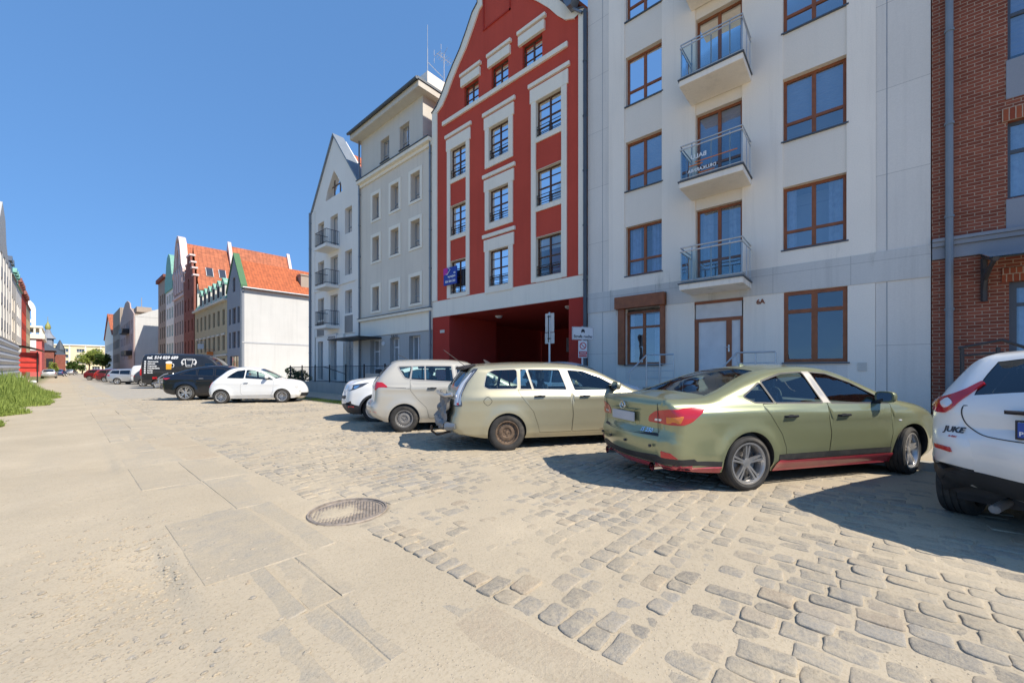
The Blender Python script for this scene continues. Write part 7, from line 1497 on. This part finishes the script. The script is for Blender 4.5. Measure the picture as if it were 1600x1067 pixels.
# ---- black van with lettering ----
T = thing('delivery_van', 'tall black panel van with white lettering and a beer mug picture on its side', 'van')
sec = [(.2, .92), (.4, 1.0), (.7, 1.02), (1.2, 1.03), (1.6, 1.02), (2.0, .98), (2.4, .93), (2.7, .88)]
sil = [(-1.0, .42, .08, .02), (-1.06, .6, .1, .03), (-1.08, 1.4, .1, .03), (-1.02, 2.2, .12, .03), (-.95, 2.5, .14, .03), (-.8, 2.62, .16, .04), (0, 2.66, .18, .05), (2.5, 2.64, .18, .05), (3.1, 2.55, .16, .06), (3.6, 2.25, .14, .08), (4.2, 1.62, .12, .08), (4.45, 1.4, .12, .08), (4.75, 1.2, .16, .1), (4.92, .95, .18, .14), (4.97, .6, .2, .14), (4.9, .35, .14, .1), (4.8, .28, .1, .06)]
ws = [rnd([(3.1, 1.95), (3.6, 1.95), (4.15, 1.5), (3.1, 1.42)], .04)]
spec = dict(sil=sil, sec=sec, rear=(-.8, -1.08, .02), front=(4.0, 5.0, .15), belt=1.2, paint='paint_vinyl', flare=[], arch=[(0, .36, .40), (4.03, .36, .40)], bglass=[(-2, -1.9, 1.2, 'car_glass_dark'), (3.55, 4.3, 1.5, 'car_glass_dark')], step=.08,
    regs=regs_for(ws, [rnd([(2.95, .45), (2.95, 2.1), (3.6, 2.1), (4.3, 1.5), (4.35, 1.0), (3.5, .5), (3.4, .45)], .05), rnd([(1.7, .42), (1.7, 2.35), (2.9, 2.35), (2.9, .42)], .05)], 'paint_vinyl', 'black_plastic', 'car_glass_dark'), bot=[(-.5, .4), (.5, .3), (3.4, .28), (4.4, .28)])
B = make_body(T, spec, .12)
for x in (0, 4.03):
    for s_ in (-1, 1): wheel(T, x, .88*s_, .345, .22, 'steel', s_, tyre_side=.62, rim_mat='alloy')
for s_ in (-1, 1): mb = MB(); mb.box(-1.1, -1.0, s_*.93-.07, s_*.93+.07, 1.0, 1.5); mb.build('tail_lamp', 'lamp_red', T, recalc=True, bevel=.02)
sd_ = (0, -1, 0); 
text_decal(B, 'phone_lettering', 'white_print', 'tel. 514 029 689', .30, (.32, -1, 2.36), sd_, .006, bold=.012, italic=.15)
tx_ = ['Gastronomia', 'Nalewaki', 'Organizacja', 'Wypożyczalnia', 'Eventy', 'Serwis']
for i, t_ in enumerate(tx_):
    z = 2.06-.17*i; text_decal(B, 'small_lettering', 'white_print', t_, .125, (-.60, -1, z), sd_, .006, align='LEFT', bold=.006); decal(B, 'pictogram', 'white_print', (-.76, -1, z), sd_, rnd([(-.05, -.055), (-.05, .055), (.05, .055), (.05, -.055)], .02), .005, .003)
MG = decal(B, 'beer_mug_picture', 'beer', (.75, -1, 1.78), sd_, rnd([(-.17, -.32), (-.19, .2), (.19, .2), (.17, -.32)], .04), .005, .003)
decal(B, 'beer_foam', 'white_print', (.75, -1, 1.78), sd_, closed([(-.2, .16), (-.18, .28), (0, .33), (.18, .28), (.2, .16), (0, .12)]), .008, .003, parent=MG)
hdl = []
def stroke(pts, z0, x0, name='emblem'):
    mb = MB(); P = []
    for a, b in pts:
        y = -float(B.Yf([x0+a], [z0+b])[0]); P.append((x0+a, y-.006, z0+b))
    mb.tube(P, .022, 4); return mb
q = stroke([(.19, .1), (.3, .1), (.33, 0), (.3, -.15), (.19, -.15)], 1.78, .75); q.build('mug_handle', 'white_print', MG)
q = MB()
for P in ([(-.22, .3), (.22, .3), (.25, .1), (.17, -.3), (-.17, -.3), (-.25, .1), (-.22, .3)], [(-.12, .2), (.18, .2)], [(-.1, -.2), (.12, -.2)]): s2 = stroke(P, 1.98, 2.05); q.add(s2.v, s2.f)
for m_ in (-1, 1):
    for k in range(3): s2 = stroke([(m_*.24, .22), (m_*(.34+.05*k), .30-.06*k), (m_*(.46+.02*k), .18-.08*k), (m_*.42, -.02-.09*k), (m_*.3, -.1+.02*k)], 1.98, 2.05); q.add(s2.v, s2.f)
q.build('barrel_emblem', 'white_print', T)
mirror_part(T, 3.9, -1.05, 1.5, 'paint_vinyl', -1)
place(T, 4.75, 40.2, HEAD, 1.0)
# ---- white compact seen from behind at the right edge ----
T = thing(PL, 'white compact crossover seen from behind at the right edge with boomerang shaped tail lamps', 'car')
sec = [(.2, .76), (.35, .83), (.5, .865), (.75, .88), (.9, .875), (1.0, .85), (1.1, .80), (1.25, .73), (1.4, .66), (1.6, .58)]
sil = [(-.5, .30, .16, .06), (-.66, .36, .22, .12), (-.76, .48, .26, .16), (-.80, .62, .26, .17), (-.78, .74, .24, .16), (-.73, .80, .22, .15), (-.73, .95, .2, .14), (-.70, 1.06, .16, .12), (-.58, 1.24, .13, .1), (-.44, 1.42, .12, .08), (-.36, 1.49, .12, .06), (-.15, 1.53, .13, .05), (.5, 1.57, .14, .04), (1.1, 1.55, .13, .04), (1.55, 1.42, .12, .05), (2.0, 1.18, .1, .06), (2.3, 1.08, .12, .05), (2.8, 1.0, .16, .06), (3.15, .86, .2, .12), (3.3, .6, .2, .16), (3.28, .35, .16, .1), (3.1, .24, .1, .06)]
ws = [rnd([(-.05, 1.2), (.1, 1.38), (.9, 1.42), (.95, 1.05), (.2, 1.08)], .03), rnd([(1.0, 1.42), (1.3, 1.39), (1.9, 1.1), (1.95, 1.03), (1.02, 1.05)], .03)]
spec = dict(sil=sil, sec=sec, rear=(.0, -.8, .10), front=(2.3, 3.3, .2), belt=1.0, paint='paint_white', flare=[(0, .36, .4, .05), (2.53, .36, .4, .05)], arch=[(0, .345, .385), (2.53, .345, .385)], cabin=(-.35, 2.0, 1.05), bglass=[(-.69, -.45, 1.09, 'car_glass_dark'), (1.5, 2.1, 1.12)],
    regs=regs_for(ws, [rnd([(.1, 1.05), (.3, .8), (.5, .4), (.95, .4), (.97, 1.02)], .03), rnd([(.98, 1.02), (.96, .4), (1.95, .4), (2.0, 1.0)], .03)], 'paint_white', 'black_plastic', last=[('sill_trim', [(-.9, .1), (3.5, .1), (3.5, .36), (-.3, .42), (-.9, .5)], 'black_plastic', .003)]), bot=[(-.35, .25), (.45, .22), (2.1, .21), (2.9, .22)])
spec['zmap'] = [(0, .07), (.3, .37), (.6, .70), (1.05, 1.165), (1.57, 1.615), (2, 2.04)]; B = make_body(T, spec, .04)
for x in (0, 2.53):
    for s_ in (-1, 1): wheel(T, x, .775*s_, .34, .225, 'five', s_, tyre_side=.66)
for s_ in (-1, 1):
    def fl(P): return [(a*-s_, b) for a, b in (P if s_ < 0 else P[::-1])]
    nd = (-.86, .5*s_, 0); O = (-.62+.035, .68*s_-.06*s_, .045)
    K = decal(B, 'tail_lamp', 'lamp_red', O, nd, fl(rnd([(-.13, 1.17), (-.10, 1.185), (-.05, 1.10), (0, 1.05), (.06, 1.02), (.13, 1.01), (.19, 1.0), (.20, .91), (.10, .88), (.02, .88), (-.04, .94), (-.09, 1.04)], .018)), .014, .03)
    decal(B, 'indicator', 'lamp_amber', O, nd, fl(rnd([(.095, .92), (.095, .99), (.175, .98), (.175, .93)], .012)), .02, .008, parent=K); decal(B, 'reverse_lamp', 'lamp_clear', O, nd, fl(closed([(-.03, .965), (.015, 1.005), (.06, .965), (.015, .925)])), .022, .01, parent=K)
    decal(B, 'reflector', 'lamp_red', (-.7, .68*s_, 0), (-.85, .5*s_, 0), fl(rnd([(-.06, .60), (-.05, .64), (.10, .65), (.10, .615)], .01)), .014, grid=.02)
decal(B, 'bumper_trim', 'black_plastic', (-.8, 0, 0), (-1, 0, 0), [(-.86, .30), (-.86, .50), (-.5, .47), (.5, .47), (.86, .50), (.86, .30)], .004, .01)
tg_ = closed([(-.60, .98), (-.57, .84), (-.44, .765), (0, .755), (.44, .765), (.57, .84), (.60, .98), (.5, 1.09), (0, 1.1), (-.5, 1.09)]); 
def ring_decal(name, mat, L, w_, off): 
    A = L; Bq = inset(L, w_); n = len(A)
    for i in range(0, n, max(1, n//12)):
        k = min(n//12+1, n-i); seg = [A[(i+j) % n] for j in range(k+1)]+[Bq[(i+j) % n] for j in range(k, -1, -1)]; yield seg
mb = MB(); 
for (u_, z_) in tg_+[tg_[0]]:
    h_ = B.bvh.ray_cast(Vector((-2.5, -u_, B.fz(z_))), Vector((1, 0, 0)), 4); mb.v.append(tuple(h_[0]+Vector((-.002, 0, 0))))
P = mb.v; mb = MB(); mb.tube([p for p, (u_, z_) in zip(P, tg_+[tg_[0]]) if z_ < 1.0], .0045, 5); mb.build('tailgate_gap', 'black_plastic', T)
mb = MB(); mb.hexa([(-.885, -.32, 1.07), (-.90, -.32, 1.09), (-.90, .32, 1.09), (-.885, .32, 1.07), (-.86, -.34, 1.07), (-.86, -.34, 1.10), (-.86, .34, 1.10), (-.86, .34, 1.07)]); mb.build('handle_bar', 'yellow_print' if 0 else 'paint_white', T)
mb = MB(); mb.box(-.905, -.885, -.26, .26, .895, 1.015); K = mb.build('number_plate', 'plate_white', T, recalc=True, bevel=.006)
mb = MB(); mb.box(-.912, -.904, .205, .262, .897, 1.013); mb.build('country_strip', 'plate_blue', K); mb = MB(); text_on(mb, 'PL', .045, lambda u, v, w_: (-.9135-w_, .233-u, .925+v), .001); mb.build('plate_lettering', 'white_print', K)
mb = MB(); mb.box(-.908, -.882, -.275, .275, .881, .893); mb.box(-.908, -.882, -.275, .275, 1.017, 1.029); mb.box(-.908, -.882, .264, .275, .893, 1.017); mb.box(-.908, -.882, -.275, -.264, .893, 1.017); mb.build('plate_frame', 'ink', K)
text_decal(B, 'model_badge', 'dark_metal', 'JUKE', .066, (-.75, .66, .895), (-.93, .37, 0), .004, bold=.002, italic=.1); text_decal(B, 'emblem', 'sign_red', 'n-tec', .03, (-.75, .645, .842), (-.93, .37, 0), .004)
mb = MB(); mb.tube([(-.3, .42, .27), (-.72, .42, .26)], .035, 14, caps=False); mb.tube([(-.72, .42, .26), (-.73, .42, .26), (-.6, .42, .26)], [.035, .028, .028], 14, caps=False); mb.build('exhaust_pipe', 'steel_wheel', T, smooth=True)
for s_ in (-1, 1): mirror_part(T, 1.85, s_*.83, 1.07, 'paint_white', s_)
place(T, 5.95, -.70, R(-22), .885, 0, 1); CARJ = T
# ---- plain hatchback and estate for the far ones ----
def far_car(label, paint_, kind='hatch', glassm='car_glass_dark', roof=None, name=PL, kz=1):
    T = thing(name, label, 'car')
    if kind == 'hatch':
        sil = [(-.6, .32, .12, .06), (-.74, .42, .16, .1), (-.76, .7, .14, .1), (-.7, 1.0, .12, .08), (-.5, 1.25, .11, .06), (-.3, 1.42, .11, .05), (.2, 1.5, .13, .04), (.9, 1.5, .13, .04), (1.4, 1.38, .12, .05), (1.9, 1.1, .1, .05), (2.2, 1.0, .12, .05), (2.8, .88, .16, .1), (3.15, .7, .2, .14), (3.2, .45, .18, .12), (3.1, .25, .1, .08)]; H_ = 1; wsx = [rnd([(-.25, 1.1), (0, 1.34), (.75, 1.38), (.78, 1.0)], .03), rnd([(.84, 1.38), (1.3, 1.3), (1.8, 1.02), (.86, 1.0)], .03)]; wb = 2.5; bg = [(-.66, -.35, 1.06, glassm), (1.35, 1.95, 1.08, glassm)]
    elif kind == 'estate':
        sil = [(-.8, .32, .12, .06), (-.95, .42, .16, .1), (-.97, .8, .14, .1), (-.92, 1.0, .12, .08), (-.75, 1.25, .11, .06), (-.6, 1.42, .11, .05), (0, 1.49, .13, .04), (.9, 1.5, .13, .04), (1.5, 1.38, .12, .05), (2.1, 1.08, .1, .05), (2.5, 1.0, .12, .05), (3.1, .88, .16, .1), (3.5, .7, .2, .14), (3.55, .45, .18, .12), (3.4, .25, .1, .08)]; wsx = [rnd([(-.6, 1.12), (-.45, 1.34), (.1, 1.36), (.12, 1.04)], .03), rnd([(.18, 1.36), (.95, 1.38), (1.0, 1.0), (.2, 1.03)], .03), rnd([(1.05, 1.38), (1.45, 1.3), (2.0, 1.02), (1.07, 1.0)], .03)]; wb = 2.7; bg = [(-.87, -.65, 1.06, glassm), (1.5, 2.15, 1.08, glassm)]
    elif kind == 'box':
        sil = [(-.7, .35, .1, .04), (-.84, .5, .12, .06), (-.85, 1.2, .12, .06), (-.78, 1.6, .12, .05), (-.65, 1.8, .12, .05), (0, 1.85, .14, .04), (1.2, 1.84, .14, .04), (1.7, 1.65, .12, .05), (2.2, 1.2, .1, .05), (2.5, 1.08, .12, .05), (3.0, .95, .16, .1), (3.3, .75, .2, .14), (3.32, .45, .18, .12), (3.2, .25, .1, .08)]; wsx = [rnd([(1.15, 1.68), (1.5, 1.6), (2.1, 1.15), (1.15, 1.1)], .03)]; wb = 2.7; bg = [(-.84, -.78, 1.3, glassm), (1.65, 2.25, 1.2, glassm)]
    sec = [(.2, .78), (.35, .84), (.5, .87), (.8, .875), (.98, .85), (1.05, .81), (1.2, .76), (1.4, .68), (1.9, .6)] if kind != 'box' else [(.2, .82), (.35, .88), (.6, .9), (1.0, .9), (1.4, .86), (1.9, .78)]
    spec = dict(sil=sil, sec=sec, rear=(-.2, -.8, .08), front=(2.2, 3.3, .17), belt=.95, paint=paint_, flare=[(0, .31, .36, .02), (wb, .31, .36, .02)], arch=[(0, .315, .345), (wb, .315, .345)], bglass=bg, step=.07, regs=regs_for(wsx, [rnd([(.9, .95), (.88, .35), (1.8, .35), (1.9, .95)], .03)], paint_, 'black_plastic', glassm))
    spec['kz'] = kz
    if roof: spec['bmat'] = [(-.3, 1.45, 1.35, 3, 5)]; spec['bmatdef'] = [(5, roof, 'roof_panel')]
    B = make_body(T, spec, .11)
    for x in (0, wb):
        for s_ in (-1, 1): wheel(T, x, .765*s_, .312, .195, 'five', s_, tyre_side=.66)
    for s_ in (-1, 1):
        def fl(P): return [(a*-s_, b) for a, b in (P if s_ < 0 else P[::-1])]
        decal(B, 'tail_lamp', 'lamp_red', (-.6, .7*s_, 0), (-.8, .6*s_, 0), fl(rnd([(-.12, .78), (-.1, .95), (.1, .95), (.12, .82)], .02)), .008, grid=.1)
        decal(B, 'head_lamp', 'lamp_clear', (2.9, .6*s_, 0), (.8, .6*s_, 0), [(a*s_, b) for a, b in (rnd([(-.12, .66), (-.1, .76), (.14, .82), (.1, .7)], .02)[::s_])], .008, grid=.1); mirror_part(T, 1.75, s_*.83, 1.03, paint_, s_)
    mb = MB(); mb.box(sil[3][0]-.14, sil[3][0]-.1, -.26, .26, .6, .72); mb.build('number_plate', 'plate_white', T)
    return T
T = far_car('white hatchback standing behind the beige estate close to the white balcony block', 'paint_white', 'hatch', 'car_glass', kz=1.12); place(T, 9.4, 7.6, R(-88), .87)
T = far_car('dark grey hatchback parked just left of the black van with lettering', 'paint_darkgrey'); place(T, 4.5, 46.0, HEAD, .87)
T = far_car('small white delivery van with rounded roof behind the dark grey hatchback', 'paint_white', 'box', name='delivery_van'); T['category'] = 'van'; place(T, 4.9, 51.8, HEAD, .9)
T = far_car('silver estate car between the small white van and the black and red cars', 'paint_silver', 'estate'); place(T, 3.5, 54.6, HEAD, .87)
T = far_car('black hatchback with a wine red roof in the far end of the parked row', 'paint_black', 'hatch', roof='paint_wine'); place(T, 3.5, 60.2, HEAD, .87)
T = far_car('dark red estate near the far end of the parked row', 'paint_wine', 'estate'); place(T, 3.2, 66, HEAD, .87)
T = far_car('bright red hatchback second from the far end of the parked row', 'paint_red', 'hatch'); place(T, 3.1, 72.5, HEAD, .87)
T = far_car('wine coloured hatchback at the very far end of the parked row', 'paint_wine', 'hatch'); place(T, 2.4, 79.5, HEAD, .87)
T = far_car('pale silver car driving or standing on the left side of the road in the distance', 'paint_silver', 'hatch'); place(T, -.7, 103, R(88), .87)
T = far_car('small blue car beyond the pale silver one in the distance', 'paint_blue', 'hatch'); place(T, .2, 132, R(80), .87)
T = far_car('tiny grey car farthest down the street before the end block', 'paint_silver', 'estate'); place(T, 2.2, 165, R(75), .87)
